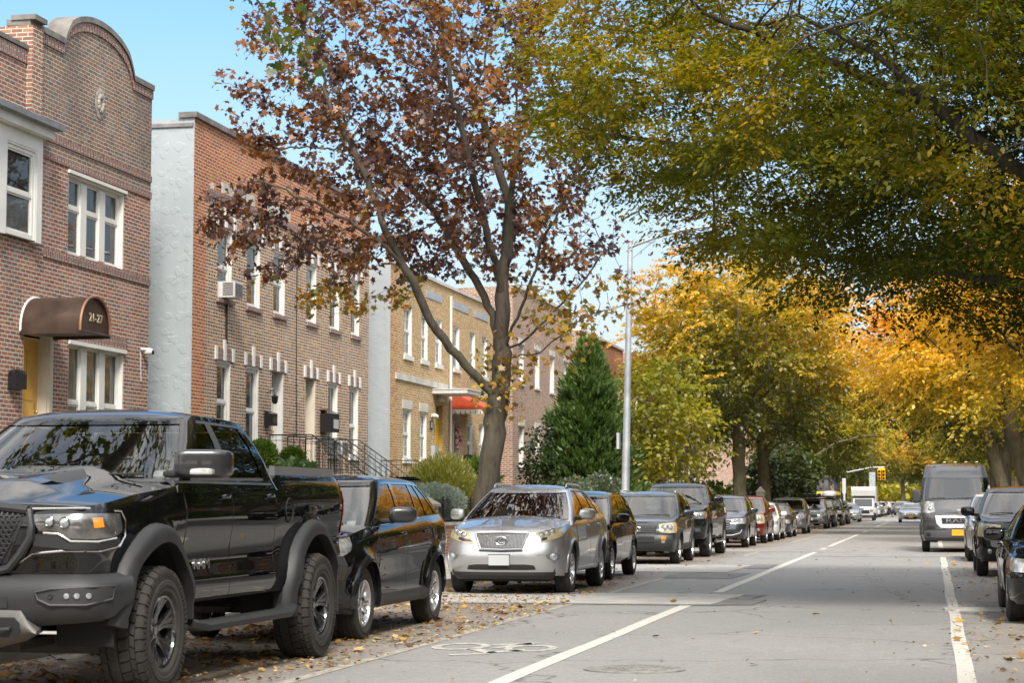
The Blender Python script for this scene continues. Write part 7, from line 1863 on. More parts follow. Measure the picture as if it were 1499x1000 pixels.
# limb reaching low across the street
def limb_tree():
    rg = np.random.default_rng(77); root = thing('street_tree', 'tree with one thick bare bough arching low over the cars toward the street', 'tree', (-9.2, 128, .1), TL)
    limbs = [[(0, 0, 0), (.1, 0, 2), (.3, 0, 3.0), (.2, .2, 5.2), (.1, .3, 7.4)], [(.3, 0, 3.0), (1.7, 0, 4.2), (3.4, 0, 5.2), (5.0, 0, 5.6), (6.2, .2, 5.5)], [(.2, .1, 4.4), (-1.4, .6, 6), (-2.4, 1, 7.6)]]
    A = np.vstack([ellipsoid_pts((0, .4, 8), (3.6, 3.4, 2.6), 220, rg, shell=.5), ellipsoid_pts((6.6, .2, 6.1), (1.2, 1.4, .9), 90, rg)])
    nodes, par = grow(limbs, A, .5, 3.4, .7, 30, (0, 0, 0), 9, .2); r, ch = radii(nodes, par, .016, 2.0, .40); wood_mesh(nodes, par, r, ch, 1.3).build('trunk', BARK_M, root, smooth=True, angle=80)
    tw = np.where(r < .05)[0]; D = nodes[tw] - nodes[par[tw]]; P0 = np.repeat(nodes[tw], 2, 0) + rg.normal(0, .25, (len(tw) * 2, 3)); D0 = np.repeat(D, 2, 0) * 2 + rg.normal(0, .6, (len(P0), 3)); pos, dirs, n = spray_points(P0, D0, rg, 14, 1., .34, .3)
    V, F, l = leaves(pos, dirs, .21, rg, LEAF_LANCE * np.array([1.25, 1, 1]), LEAF_LANCE_F, .45 + .25 * clump(pos, .5, 3), .1, .1, .6, .25); fast_mesh('crown', V, F, l, LM['yelgreen'], root)
limb_tree()
# dogwood with drooping yellow-green leaves
def small_tree(name, label, cat, loc, limbs, ells, nat, size, lm, LV, LF, nleaf, seed, tip=.006, rmax=.14, brk=None, spr=(.5, .16, .3), lc=(.45, .25), group=None):
    rg = np.random.default_rng(seed); root = thing(name, label, cat, loc, group); A = np.vstack([ellipsoid_pts(c, r_, int(nat * w_), rg, shell=.5) for c, r_, w_ in ells])
    nodes, par = grow(limbs, A, .26, 2.4, .34, 50, (0, 0, 0), seed, .2); r, ch = radii(nodes, par, tip, 2.3, rmax); wood_mesh(nodes, par, r, ch, 1.3).build('trunk', brk or BARK_D, root, smooth=True, angle=80)
    tw = np.where(r < tip * 2.6)[0]; D = nodes[tw] - nodes[par[tw]]; P0 = np.repeat(nodes[tw], 2, 0) + rg.normal(0, .12, (len(tw) * 2, 3)); D0 = np.repeat(D / np.linalg.norm(D, axis=1, keepdims=True), 2, 0) + rg.normal(0, .6, (len(P0), 3)); pos, dirs, n = spray_points(P0, D0, rg, nleaf, *spr)
    V, F, l = leaves(pos, dirs, size, rg, LV, LF, lc[0] + lc[1] * clump(pos, .8, seed), .12, .45, .6, .25); fast_mesh('crown', V, F, l, lm, root); return root
DOGW = leafmat('dogwood_leaf', [(0, (.045, .055, .010)), (.3, (.12, .125, .018)), (.6, (.23, .22, .03)), (.85, (.36, .30, .04)), (1, (.50, .28, .03))], .45, .02)
WIDE = LEAF_LANCE * np.array([1.7, 1, 1])
LAUREL2 = leafmat('fresh_leaf', [(0, (.025, .06, .012)), (.6, (.07, .14, .03)), (1, (.17, .24, .06))], .4, .02)
small_tree('dogwood_tree', 'loose yellow-green dogwood with drooping leaves right of the lamp post', 'tree', (-11.0, 72, .7), [[(0, 0, 0), (.2, 0, 1.0), (.7, .1, 2.2), (1.1, .2, 3.4), (1.3, .2, 5.0)], [(.2, 0, 1.0), (1.3, -.2, 1.9), (2.3, -.3, 2.6)], [(.5, .1, 1.8), (-.3, .2, 3.0), (-.6, .2, 4.4)]], [((1.2, 0, 3.8), (2.5, 2.2, 2.5), 1.)], 420, .155, DOGW, WIDE, LEAF_LANCE_F, 9, 61, lc=(.55, .25))
small_tree('leafy_tree', 'dark green low tree beneath the golden street trees on the left', 'tree', (-9.1, 121.5, .1), [[(0, 0, 0), (.1, 0, 1.2), (.2, 0, 2.6)], [(.1, 0, 1.2), (1.2, 0, 2.2)]], [((.3, 0, 3.0), (2.6, 2.6, 2.1), 1.)], 300, .22, LM['green'], WIDE, LEAF_LANCE_F, 10, 62)
small_tree('leafy_tree', 'dark purple-brown small tree between the dogwood and the golden trees', 'tree', (-12.6, 90, .5), [[(0, 0, 0), (.1, 0, 1.2), (.4, 0, 2.8)], [(.1, 0, 1.), (1.2, 0, 2.4)]], [((.5, 0, 3.2), (2.5, 2.4, 2.0), 1.)], 240, .17, leafmat('plum_leaf', [(0, (.03, .028, .018)), (.6, (.07, .055, .03)), (1, (.14, .09, .04))]), WIDE, LEAF_LANCE_F, 8, 63)
small_tree('leafy_tree', 'glossy dark evergreen bush left of the conifer against the red brick', 'tree', (-13.2, 69.2, .7), [[(0, 0, 0), (0, 0, 1.2), (0, 0, 2.6)], [(0, 0, .6), (.5, 0, 1.4)]], [((0, 0, 1.9), (1.0, 1.2, 1.8), 1.)], 260, .13, leafmat('dark_leaf', [(0, (.014, .026, .010)), (1, (.05, .075, .024))], .3, .02), WIDE, LEAF_LANCE_F, 10, 64)
# oak whose lowest leaves hang into the top of the picture
OAK = leafmat('oak_leaf', [(0, (.03, .045, .008)), (.5, (.08, .10, .012)), (.8, (.20, .17, .02)), (1, (.36, .20, .02))], .45, .05)
def oak():
    rg = np.random.default_rng(91); root = thing('oak_tree', 'oak at the left kerb, only its green leaf tuft hanging into the upper sky', 'tree', (-9.6, 14.0, .13))
    limbs = [[(0, 0, 0), (0, 0, 2.5), (0, .2, 4.2), (.1, .3, 6.5), (0, .2, 9)], [(0, .2, 4.2), (.6, 1.2, 6.4), (1.4, 2.6, 7.5), (2.5, 3.6, 7.2), (3.3, 4.4, 6.0)], [(0, .2, 4.4), (1.6, -1, 6.4), (2.6, -2, 7.8)], [(0, .2, 4.6), (-1.6, 0, 6.5)]]
    A = np.vstack([ellipsoid_pts((.2, 1.6, 9.9), (4.2, 4.2, 2.6), 520, rg, shell=.5), ellipsoid_pts((3.45, 4.5, 5.85), (.34, .4, .50), 34, rg), ellipsoid_pts((1.6, 2.8, 7.9), (.8, 1.0, .4), 20, rg)])
    nodes, par = grow(limbs, A, .22, 2.4, .26, 50, (0, 0, 0), 9, .2); r, ch = radii(nodes, par, .006, 2.3, .24); wood_mesh(nodes, par, r, ch, 1.4).build('trunk', BARK_G, root, smooth=True, angle=80)
    tw = np.where(r < .015)[0]; P = np.repeat(nodes[tw], 9, 0) + rg.normal(0, .11, (len(tw) * 9, 3)); D = np.repeat(nodes[tw] - nodes[par[tw]], 9, 0) * 3 + rg.normal(0, .6, (len(P), 3))
    V, F, l = leaves(P, D, .095, rg, MAPLE_V * np.array([.8, 1, 1]), MAPLE_F, .45 + .2 * rg.normal(0, 1, len(P)), .15, .5, .8); fast_mesh('crown', V, F, l, OAK, root)
oak()

# ---- conifer and shrubs: needles and small leaves set over a branching body
def conifer():
    rg = np.random.default_rng(31); root = thing('conifer', 'tall dense cone-shaped green conifer left of the lamp post', 'tree', (-12.0, 70, .6)); H = 6.7
    mb = MB(); mb.tube([(0, 0, 0), (0, 0, H * .5), (0, 0, H * .98)], [.16, .09, .01], 8); P = []; D = []
    for k in range(620):
        z = .25 + (H - .4) * (k / 620) ** 1.15; a = k * 2.4 + rg.uniform(-.3, .3); rr = 1.98 * (1 - (z / H) ** 1.25) ** .85 * rg.uniform(.74, 1.08) * (1 + .07 * math.sin(a * 1.3 + z * 2.1) + .10 * math.sin(z * 4.3)) + .05
        e = np.array([rr * math.cos(a), rr * math.sin(a), z + rr * .32]); s0 = np.array([0, 0, z - .1 * rr]); mb.tube([s0, (s0 + e) / 2 - np.array([0, 0, .05]), e], [.018, .012, .004], 4, cap=False)
        n = int(30 + 44 * rr); f = rg.uniform(.35, 1.02, n); P.append(s0 + (e - s0) * f[:, None] + rg.normal(0, .07, (n, 3))); d = (e - s0) / np.linalg.norm(e - s0); D.append(np.tile(d + np.array([0, 0, .75]), (n, 1)))
    mb.build('trunk', BARK_D, root, smooth=True); P, D = np.vstack(P), np.vstack(D)
    V, F, l = leaves(P, D, .20, rg, LEAF_LANCE * np.array([.6, 1, 1]), LEAF_LANCE_F, .5 + .3 * clump(P, 1.5, 3), .14, -.1, 1.2, .3)
    fast_mesh('crown', V, F, l, leafmat('conifer_leaf', [(0, (.03, .058, .014)), (.5, (.075, .13, .03)), (1, (.16, .21, .05))], .25, .05), root)
conifer()
def shrub(name, label, loc, rad, n, size, lm, LV=LEAF_LANCE, shape='dome', seed=1, stems=9, droop=0, lcv=.16, up=.3, flowers=None, group=None, cat='shrub', ell=None):
    rg = np.random.default_rng(seed); root = thing(name, label, cat, loc, group); rx, ry, rz = rad
    mb = MB(); S_ = []
    for k in range(stems):
        a = 2 * PI * k / stems + rg.uniform(-.3, .3); f = rg.uniform(.3, .85); e = np.array([rx * f * math.cos(a), ry * f * math.sin(a), rz * rg.uniform(1.0, 1.7)]); mb.tube([(0, 0, 0), e * np.array([.4, .4, .5]), e], [.02, .014, .005], 5, cap=False)
    mb.build('stems', BARK_D, root, smooth=True)
    v = rg.normal(0, 1, (n, 3)); v /= np.linalg.norm(v, axis=1, keepdims=True); f = rg.uniform(0, 1, (n, 1)) ** (.22 if shape == 'ball' else .35); bump = 1 + .13 * clump(v * 2, 1.6, seed)[:, None] + .05 * clump(v * 5, 2, seed + 1)[:, None]
    P = v * f * bump * np.array([rx, ry, rz]) + np.array([0, 0, rz]); P = P[P[:, 2] > .02]; vv = v[:len(P)] if len(P) == n else (P - np.array([0, 0, rz])) / np.array([rx, ry, rz])
    V, F, l = leaves(P, vv + np.array([0, 0, up]), size, rg, LV, LEAF_LANCE_F, .5 + .28 * clump(P, 2.5, seed), lcv, droop, 1., .3); fast_mesh('foliage', V, F, l, lm, root)
    if flowers:
        fm, k, s = flowers; fb = MB(); sel = rg.choice(len(P), k, replace=False)
        for i in sel:
            c = np.array([0, 0, rz]); p = c + (P[i] - c) * 1.06
            for j in range(5): a = 2 * PI * j / 5; fb.sell((p[0] + s * .5 * math.cos(a), p[1] + s * .5 * math.sin(a), p[2] + s * .2), (s * .55, s * .55, s * .4), 2, 8, 6)
        fb.build('blooms', fm, root, smooth=True)
    return root
BOX = leafmat('box_leaf', [(0, (.03, .06, .010)), (.6, (.085, .14, .018)), (1, (.17, .22, .04))], .35, .03); BLUEJ = leafmat('juniper_leaf', [(0, (.14, .18, .14)), (.5, (.33, .38, .31)), (1, (.52, .55, .46))], .25, .03)
GRASSY = leafmat('willowy_leaf', [(0, (.07, .08, .016)), (.5, (.19, .19, .04)), (1, (.36, .33, .10))], .4, .05); LAUREL = leafmat('laurel_leaf', [(0, (.02, .05, .010)), (.6, (.055, .11, .02)), (1, (.14, .20, .05))], .35, .12); ROSE = leafmat('rose_leaf', [(0, (.03, .045, .02)), (.6, (.09, .12, .06)), (1, (.20, .22, .13))], .35, .08); LIME = leafmat('lime_leaf', [(0, (.10, .14, .015)), (1, (.30, .33, .05))], .45, .06)
TOP = 'clipped ball shrubs before the speckled house'
shrub('ball_shrub', 'clipped round green shrub nearer the white front door, left one of two', (-13.3, 38.35, 1.95), (.30, .30, .36), 5200, .05, BOX, shape='ball', seed=41, group=TOP); shrub('ball_shrub', 'clipped round green shrub right of its twin, before the tan door', (-13.3, 40.3, 1.9), (.30, .30, .33), 5200, .05, BOX, shape='ball', seed=42, group=TOP)
shrub('leafy_shrub', 'broad glossy green bush with few orange blooms below the two clipped shrubs', (-13.0, 39.6, .75), (.75, 1.2, .74), 3600, .13, LAUREL, WIDE, seed=43, flowers=(M('bloom_orange', (.55, .12, .04), .6), 14, .035))
shrub('willowy_shrub', 'feathery yellow-green shrub left of the maple trunk', (-13.2, 53.2, .7), (1.0, 1.5, 1.0), 16000, .105, GRASSY, LEAF_LANCE * np.array([.5, 1, 1]), seed=44, up=.9, stems=16)
JU = 'blue-grey juniper mounds by the pavement'
shrub('juniper_mound', 'blue-grey mounded juniper right beside the maple trunk', (-11.9, 47.2, .95), (.75, .85, .46), 9000, .07, BLUEJ, LEAF_LANCE * np.array([.7, 1, 1]), seed=45, up=.8, group=JU); shrub('juniper_mound', 'smaller blue-grey juniper left of the other, above the brick pier', (-12.1, 45.2, .9), (.62, .75, .40), 7500, .07, BLUEJ, LEAF_LANCE * np.array([.7, 1, 1]), seed=46, up=.8, group=JU)
shrub('lime_shrub', 'bright lime-green low shrub right of the maple trunk', (-12.6, 55.6, .9), (.6, .9, .52), 1500, .12, LIME, WIDE, seed=47); shrub('lime_shrub', 'small bright lime plant behind the brick pier', (-11.9, 46.0, .75), (.35, .4, .33), 500, .1, LIME, WIDE, seed=48)
shrub('dark_shrub', 'dark green arching shrub below the red awning left of the maple trunk', (-14.0, 60.8, 1.3), (.7, .9, .70), 1500, .22, BOX, LEAF_LANCE * np.array([.7, 1, 1]), seed=49)
RO = 'rose bushes in front of the conifer'
for k, (x, y, s, c, lb) in enumerate(((-10.6, 59.0, .9, (.55, .02, .03), 'rose bush with red blooms just left of the lamp post'), (-10.9, 56.2, .7, (.55, .18, .14), 'lower rose bush with faded pink blooms in front of the conifer'), (-10.4, 63.2, 1.05, (.55, .03, .05), 'tall rose bush right behind the lamp post'))):
    shrub('rose_bush', lb, (x, y, .6), (.75 * s, .9 * s, .85 * s), 2300, .095, ROSE, WIDE, seed=50 + k, stems=12, flowers=(M('bloom_%d' % k, c, .6), 8, .045), group=RO, up=.5)
GS = 'green garden shrubs along the far left pavement'
for k, (x, y, rx, h, m_) in enumerate(((-11.8, 80, 1.3, .9, BOX), (-11.6, 86, 1.2, .8, ROSE), (-11.8, 92, 1.3, .9, LAUREL), (-11.6, 99, 1.3, 1.0, LAUREL), (-11.5, 106, 1.4, 1.0, BOX), (-11.4, 123, 1.5, 1.2, LAUREL), (-11.4, 131, 1.4, 1.0, BOX), (-11.5, 141, 1.5, 1.2, LAUREL))):
    shrub('garden_shrub', ('dark rounded shrub behind the black pickup with chrome step', 'greyish shrub behind the dark grey crossover', 'mid-green shrub in front of the orange brick house', 'fresh green shrub below the first golden tree', 'dark shrub between the two golden trees', 'big green shrub past the golden trees', 'dark shrub behind the roof-rack wagon', 'last green shrub before the corner')[k], (x, y, .5), (rx * .8, rx, h), 1700, .17, m_, WIDE, seed=70 + k, group=GS)

HG = 'unseen hedges added on the right to darken car reflections'
for k, y in enumerate((27, 38, 49, 60, 71)):  # unseen hedges added to block bright house walls in the car reflections
    shrub('hedge', 'clipped dark hedge added unseen on the right to darken car reflections', (8.2, y, .3), (.6, 5.2, .62), 2600, .2, BOX, WIDE, seed=120 + k, group=HG)
# ------------------------------------------------------------------ street furniture, far traffic, people, litter
GALV = M('galvanised', (.40, .42, .44), .5, .55, var=.2, vscale=3)
def street_lamp():
    r = thing('street_lamp', 'tall galvanised street lamp post rising behind the roses and leaning slightly', 'street lamp', (-8.35, 54.6, .13))
    mb = MB(); mb.tube([(0, 0, 0), (0, 0, 1.55), (.02, 0, 1.6), (.10, 0, 5), (.19, 0, 8.55)], [.135, .128, .115, .092, .07], 12); mb.lathe([(0, .17), (.10, .17), (.14, .14)], 12, 'z'); mb.lathe([(1.5, .14), (1.56, .145), (1.62, .13)], 12, 'z'); mb.sell((.19, 0, 8.58), (.085, .085, .06), 2, 12, 8)
    mb.build('pole', GALV, r, smooth=True, angle=50)
    mb = MB(); mb.tube([(.19, 0, 8.42), (.9, 0, 8.66), (1.7, 0, 8.86), (2.5, 0, 8.94)], [.05, .045, .04, .035], 8); mb.tube([(.18, 0, 8.05), (.9, 0, 8.6)], .018, 6); mb.build('arm', GALV, r, smooth=True)
    mb = MB(); mb.sell((2.85, 0, 8.95), (.38, .15, .07), 2.6, 18, 10); mb.sell((2.9, 0, 8.90), (.22, .11, .06), 2.2, 14, 8, 1); mb.build('lamp_head', [GALV, M('lamp_bowl', (.5, .5, .46), .2, coat=1)], r, smooth=True)
    mb = MB(); mb.box(-.20, -.14, -.15, .15, 2.75, 3.2); mb.box(-.205, -.20, -.11, .11, 3.0, 3.12, 1); mb.build('parking_sign', [PLATE(), M('sign_red', (.5, .03, .03), .5)], r)
street_lamp()
def signal(x, y, label, ax=-1, box=True):
    r = thing('traffic_signal', label, 'traffic signal', (x, y, .1))
    mb = MB(); mb.tube([(0, 0, 0), (0, 0, 6.2)], [.13, .09], 8); mb.lathe([(0, .25), (.5, .22), (.6, .13)], 8, 'z'); mb.build('pole', M('pole_brown', (.06, .05, .045), .5, .4), r, smooth=True)
    mb = MB(); mb.tube([(-2.3, 0, 4.15), (0, 0, 4.6), (1.1, 0, 4.62)], [.05, .06, .05], 8); mb.tube([(0, 0, 6.1), (-1.2, 0, 4.4)], .02, 6); mb.build('arm', GALV, r, smooth=True)
    if box: mb = MB(); mb.box(-.28, .28, -.30, -.06, 2.7, 4.15); mb.box(-.24, .24, -.31, -.30, 2.75, 4.1, 0); mb.build('control_box', M('box_grey', (.32, .33, .34), .55, .2, var=.2), r)
    h = MB()
    for sx in (.62, 1.02):
        h.box(sx - .15, sx + .15, -.16, .12, 3.42, 4.40)
        for k in range(3):
            z = 3.58 + k * .32; h.lathe([(-.30, .13), (-.16, .13)], 14, 'y', (sx, 0, z)); h.lathe([(-.165, .115), (-.165, 0)], 14, 'y', (sx, 0, z), 1)
    h.box(.55, 1.1, -.05, .05, 4.4, 4.55); h.build('signal_head', [M('signal_yellow', (.72, .42, .01), .4), M('signal_lens', (.06, .03, .02), .2)], r)
    return r
signal(-4.35 - 1.0, 166.2 + 18.6, 'traffic signal with tall grey box and yellow heads at the crossing', box=True)
def box_truck():
    r = thing('box_truck', 'white box truck parked at the far end of the left row', 'truck', (-5.45, 162, 0)); r.scale = (.82, .82, .82); W_ = M('truck_white', (.50, .50, .48), .4, var=.06, coat=.3)
    mb = MB(); mb.box(-1.2, 1.2, 1.6, 7.2, .75, 3.35); mb.build('cargo_box', W_, r); 
    mb = MB(); mb.grid([[(-1.15, 1.6, 2.35), (-1.15, .75, 2.45), (-1.15, .7, 3.0), (-1.15, .85, 3.3), (-1.15, 1.6, 3.33)], [(1.15, 1.6, 2.35), (1.15, .75, 2.45), (1.15, .7, 3.0), (1.15, .85, 3.3), (1.15, 1.6, 3.33)]])
    for sg in (-1, 1): mb.poly([(sg * 1.15, 1.6, 2.35), (sg * 1.15, .75, 2.45), (sg * 1.15, .7, 3.0), (sg * 1.15, .85, 3.3), (sg * 1.15, 1.6, 3.33)])
    mb.build('attic', W_, r)
    c = MB(); prof = [(0, .5), (-.02, .85), (.05, 1.2), (.5, 1.32), (.95, 2.2), (1.6, 2.3)]
    c.grid([[(-.98, y, z) for y, z in prof], [(.98, y, z) for y, z in prof]])
    for sg in (-1, 1): c.poly([(sg * .98, y, z) for y, z in prof] + [(sg * .98, 1.6, .5)])
    c.build('cab', W_, r)
    g = MB(); g.quad((-.88, .54, 1.38), (.88, .54, 1.38), (.84, .93, 2.13), (-.84, .93, 2.13)); g.build('windshield', M('dark_glazing', (.02, .022, .024), .05, coat=1), r); r.children[-1].location = (0, -.02, .01)
    g = MB()
    for sg in (-1, 1): g.quad((sg * .985, .75, 1.4), (sg * .985, 1.4, 1.4), (sg * .985, 1.4, 2.1), (sg * .985, 1.02, 2.1))
    g.build('side_window', M('dark_glazing', (.02, .022, .024), .05, coat=1), r)
    g = MB(); g.box(-.6, .6, -.035, -.02, .72, 1.05); g.build('grille', BLK(), r)
    for sg in (-1, 1):
        g = MB(); g.box(sg * .8 - .14, sg * .8 + .14, -.035, .05, .85, 1.1); g.build('headlight', LAMPH(), r)
        g = MB(); g.box(sg * 1.2 - .1, sg * 1.2 + .1, .7, .8, 1.3, 1.75); g.tube([(sg * .98, .75, 1.6), (sg * 1.2, .75, 1.6)], .02, 6); g.build('wing_mirror', BLK(), r)
    g = MB(); g.box(-1, 1, -.06, .05, .38, .56); g.build('front_bumper', BLK(), r)
    wd = wheel_data('truck_w', .40, .25, .26, 'wide', GALV); wheels(r, wd, .95, (.75, 5.4), .40)
    g = MB(); g.box(-.5, .5, .3, 7, .45, .8); g.build('underbody', BLK(), r)
box_truck()
# far and moving cars
onc = sedspec(paint=P_SILV, extra=[generic_front((.38, .66, .54), (.56, .70), .44, LAMPH(), False, (.5, .40, .28), PLATEY(), pz=.42)], inside=False)
make_car('moving_car', 'pale silver car with orange plate driving toward the camera past the van', onc, (-1.55, 147, 0), 'vehicles on the carriageway')
FARL = 'distant car in the queue beyond the crosswalk, too far off to tell its make'
fr = make_car('distant_car', FARL, sedspec(paint=P_SILV, inside=False, doorparts=False, extra=[generic_front(bars=0)]), (-6.2, 196, 0), GF)[0]
fw = make_car('distant_car', FARL, suvspec(paint=P_WHITE, inside=False, doorparts=False, extra=[generic_front(bars=0)]), (-6.1, 204, 0), GF)[0]
fd = make_car('distant_car', FARL, suvspec(paint=P_GREY, inside=False, doorparts=False, extra=[generic_front(bars=0)]), (-6.1, 212, 0), GF)[0]
for k, (x, y, o) in enumerate(((-6.1, 221, fr), (-6.0, 230, fw), (-6.1, 239, fr), (-6.1, 249, fd), (-3.6, 240, fw), (-3.4, 256, fr), (-6.0, 260, fw), (-3.5, 275, fd), (-.9, 262, fr), (-.8, 286, fw), (1.5, 205, fd), (1.5, 214, fr), (1.6, 224, fw), (1.5, 236, fd), (-6.1, 274, fr), (-6, 290, fw))): dup(o, loc=(x, y, 0))
# person crossing in the distance
def pedestrian():
    root = thing('person', 'person in white top and dark trousers walking over the far crossing with a bag', 'person', (-4.3, 206, 0))
    def skin(name, pts, edges, rad, mat, parent, lv=2):
        me = bpy.data.meshes.new(name); me.from_pydata(pts, edges, []); o = bpy.data.objects.new(name, me); COL.objects.link(o)
        m_ = o.modifiers.new('s', 'SKIN'); m_.use_smooth_shade = True
        for i, sv in enumerate(me.skin_vertices[0].data): sv.radius = (rad[i], rad[i]); sv.use_root = (i == 0)
        m2 = o.modifiers.new('d', 'SUBSURF'); m2.levels = lv; m2.render_levels = lv
        dg = bpy.context.evaluated_depsgraph_get(); nm = bpy.data.meshes.new_from_object(o.evaluated_get(dg)); o.modifiers.clear(); o.data = nm; nm.materials.clear(); nm.materials.append(mat)
        nm.polygons.foreach_set('use_smooth', [True] * len(nm.polygons)); o.parent = parent; return o
    SK = M('skin', (.45, .27, .19), .6)
    # one body: pelvis, spine, neck, head, legs mid-stride (walking towards -x), arms with hands and fingers
    pts = [(0, 0, .95), (0, 0, 1.15), (-.02, 0, 1.35), (-.03, 0, 1.48), (-.05, 0, 1.56), (-.06, 0, 1.66), (-.07, 0, 1.72),
           (0, .09, .90), (-.20, .09, .50), (-.30, .09, .09), (-.42, .09, .05), (0, -.09, .90), (.10, -.09, .50), (.34, -.09, .14), (.26, -.09, .05),
           (-.02, .18, 1.42), (.12, .22, 1.18), (.08, .23, .95), (.06, .23, .86), (-.02, -.18, 1.42), (-.14, -.22, 1.18), (-.22, -.22, .96), (-.25, -.22, .88)]
    ed = [(0, 1), (1, 2), (2, 3), (3, 4), (4, 5), (5, 6), (0, 7), (7, 8), (8, 9), (9, 10), (0, 11), (11, 12), (12, 13), (13, 14), (3, 15), (15, 16), (16, 17), (17, 18), (3, 19), (19, 20), (20, 21), (21, 22)]
    rad = [.13, .125, .14, .10, .052, .085, .07, .085, .06, .042, .04, .085, .06, .042, .04, .055, .042, .032, .028, .055, .042, .032, .028]
    for hb, s_ in (((.06, .23, .86), 18), ((-.25, -.22, .88), 22)):
        for k in range(5):
            b = len(pts); yy = hb[1] + (k - 2) * .016; L_ = (.035, .065, .072, .066, .05)[k]
            pts += [(hb[0] - .005, yy, hb[2] - .025), (hb[0] - .015 - (.02 if k == 0 else 0), yy, hb[2] - .03 - L_ * .6), (hb[0] - .03, yy, hb[2] - .03 - L_)]; ed += [(s_, b), (b, b + 1), (b + 1, b + 2)]; rad += [.010, .009, .008]
    skin('body', pts, ed, rad, SK, root)
    skin('trousers', [(0, 0, .96), (0, .09, .88), (-.20, .09, .50), (-.29, .09, .14), (0, -.09, .88), (.10, -.09, .50), (.32, -.09, .18)], [(0, 1), (1, 2), (2, 3), (0, 4), (4, 5), (5, 6)], [.145, .10, .075, .062, .10, .075, .062], M('trouser_dark', (.015, .016, .02), .8), root)
    skin('shirt', [(0, 0, 1.0), (0, 0, 1.15), (-.02, 0, 1.36), (-.03, 0, 1.47), (-.02, .19, 1.42), (.12, .225, 1.18), (.09, .23, 1.0), (-.02, -.19, 1.42), (-.14, -.225, 1.18), (-.21, -.22, 1.01)], [(0, 1), (1, 2), (2, 3), (3, 4), (4, 5), (5, 6), (3, 7), (7, 8), (8, 9)], [.155, .145, .16, .10, .07, .058, .045, .07, .058, .045], M('shirt_white', (.62, .60, .58), .8), root)
    mb = MB(); mb.sell((-.035, 0, 1.71), (.095, .085, .085), 2.2, 18, 12); mb.sell((.02, 0, 1.64), (.05, .075, .08), 2.2, 14, 8); mb.build('hair', M('hair_dark', (.02, .014, .01), .6), root, smooth=True)
    mb = MB(); mb.sell((-.155, 0, 1.645), (.018, .012, .018), 2, 8, 6)
    for sg in (-1, 1): mb.sell((-.06, sg * .085, 1.655), (.02, .01, .03), 2, 8, 6)
    mb.build('nose_and_ears', SK, root, smooth=True)
    mb = MB()
    for sg in (-1, 1): mb.sell((-.138, sg * .032, 1.675), (.010, .013, .009), 2, 8, 6)
    mb.sell((-.142, 0, 1.605), (.008, .022, .006), 2, 8, 6, 0); mb.build('eyes_and_mouth', M('eye_dark', (.05, .02, .02), .4), root, smooth=True)
    for p in ((-.37, .09, .045), (.30, -.09, .06)):
        mb = MB(); mb.sell(p, (.13, .05, .045), 2.6, 14, 8); mb.build('shoe', M('shoe_black', (.015, .015, .015), .5), root, smooth=True)
    mb = MB(); mb.sell((.28, .27, .62), (.22, .10, .17), 3, 16, 10); mb.tube([(.10, .25, .78), (.08, .24, .88), (.2, .26, .84), (.40, .28, .78)], .012, 6)
    tag(mb.build('shopping_bag', M('bag_black', (.02, .02, .022), .7), None, smooth=True, org=(0, 0, 0)), 'dark bag carried by the person on the far crossing', 'bag').location = (-4.3, 206, 0)
pedestrian()
# garden fronts
GW = 'brick garden walls along the left pavement'
def gwall(label, y0, y1, h=.85):
    r = thing('garden_wall', label, 'garden wall', (-11.4, (y0 + y1) / 2, .13), GW); og = tuple(r.location)
    mb = MB(); mb.box(-11.52, -11.28, y0, y1, .1, h); mb.build('wall', BR_ORANGE, r, uv=True, org=og); mb = MB(); mb.box(-11.56, -11.24, y0, y1, h, h + .07); mb.build('coping', STONE, r, org=og)
gwall('low brick garden wall left of the brick pier with pyramid cap', 33.0, 43.95); gwall('low brick garden wall right of the brick pier, under the iron fence', 44.45, 55.5); gwall('low brick garden wall in front of the rose bushes', 57.0, 71.0); gwall('low brick garden wall farther along behind the parked pickup', 73, 100, .7)
r = thing('gate_pier', 'brick gate pier with pale pyramid stone cap left of the silver crossover mirror', 'gate pier', (-11.35, 44.2, .13)); og = tuple(r.location)
mb = MB(); mb.box(-11.57, -11.13, 43.98, 44.42, .1, 1.30); mb.build('pier', BR_ORANGE, r, uv=True, org=og)
mb = MB(); mb.box(-11.62, -11.08, 43.93, 44.47, 1.30, 1.36); b = [(-11.62, 43.93, 1.36), (-11.08, 43.93, 1.36), (-11.08, 44.47, 1.36), (-11.62, 44.47, 1.36)]
for i in range(4): mb.poly([b[i], b[(i + 1) % 4], (-11.35, 44.2, 1.54)])
mb.build('cap', M('cap_stone', (.36, .29, .23), .85, var=.2), r, org=og)
def fence(label, x, y0, y1, z0, h, mat, name='iron_fence', step=.12):
    mb = MB()
    for z in (z0 + .08, z0 + h - .08): mb.box(x - .015, x + .015, y0, y1, z - .015, z + .015)
    y = y0; k = 0
    while y <= y1:
        mb.tube([(x, y, z0), (x, y, z0 + h + (.06 if k % 12 == 0 else 0))], .02 if k % 12 == 0 else .008, 5); y += step; k += 1
    return tag(mb.build(name, mat, None, smooth=True, org=(x, (y0 + y1) / 2, z0)), label, 'fence')
fence('black iron fence on the low wall behind the silver crossover', -11.4, 44.5, 55.4, .92, .55, METAL_BK); fence('green iron railing under the orange trees at the right edge', 7.3, 84, 122, .13, 1.5, M('green_paint', (.03, .10, .07), .5), step=.16)
fence('dark iron railing in front of the yellow brick house', -12.6, 50.2, 53.4, .75, .85, METAL_BK)
mb = MB(); mb.box(-8.62, -8.22, 99.8, 100.2, .13, 1.95); b = [(-8.66, 99.76, 1.95), (-8.18, 99.76, 1.95), (-8.18, 100.24, 1.95), (-8.66, 100.24, 1.95)]
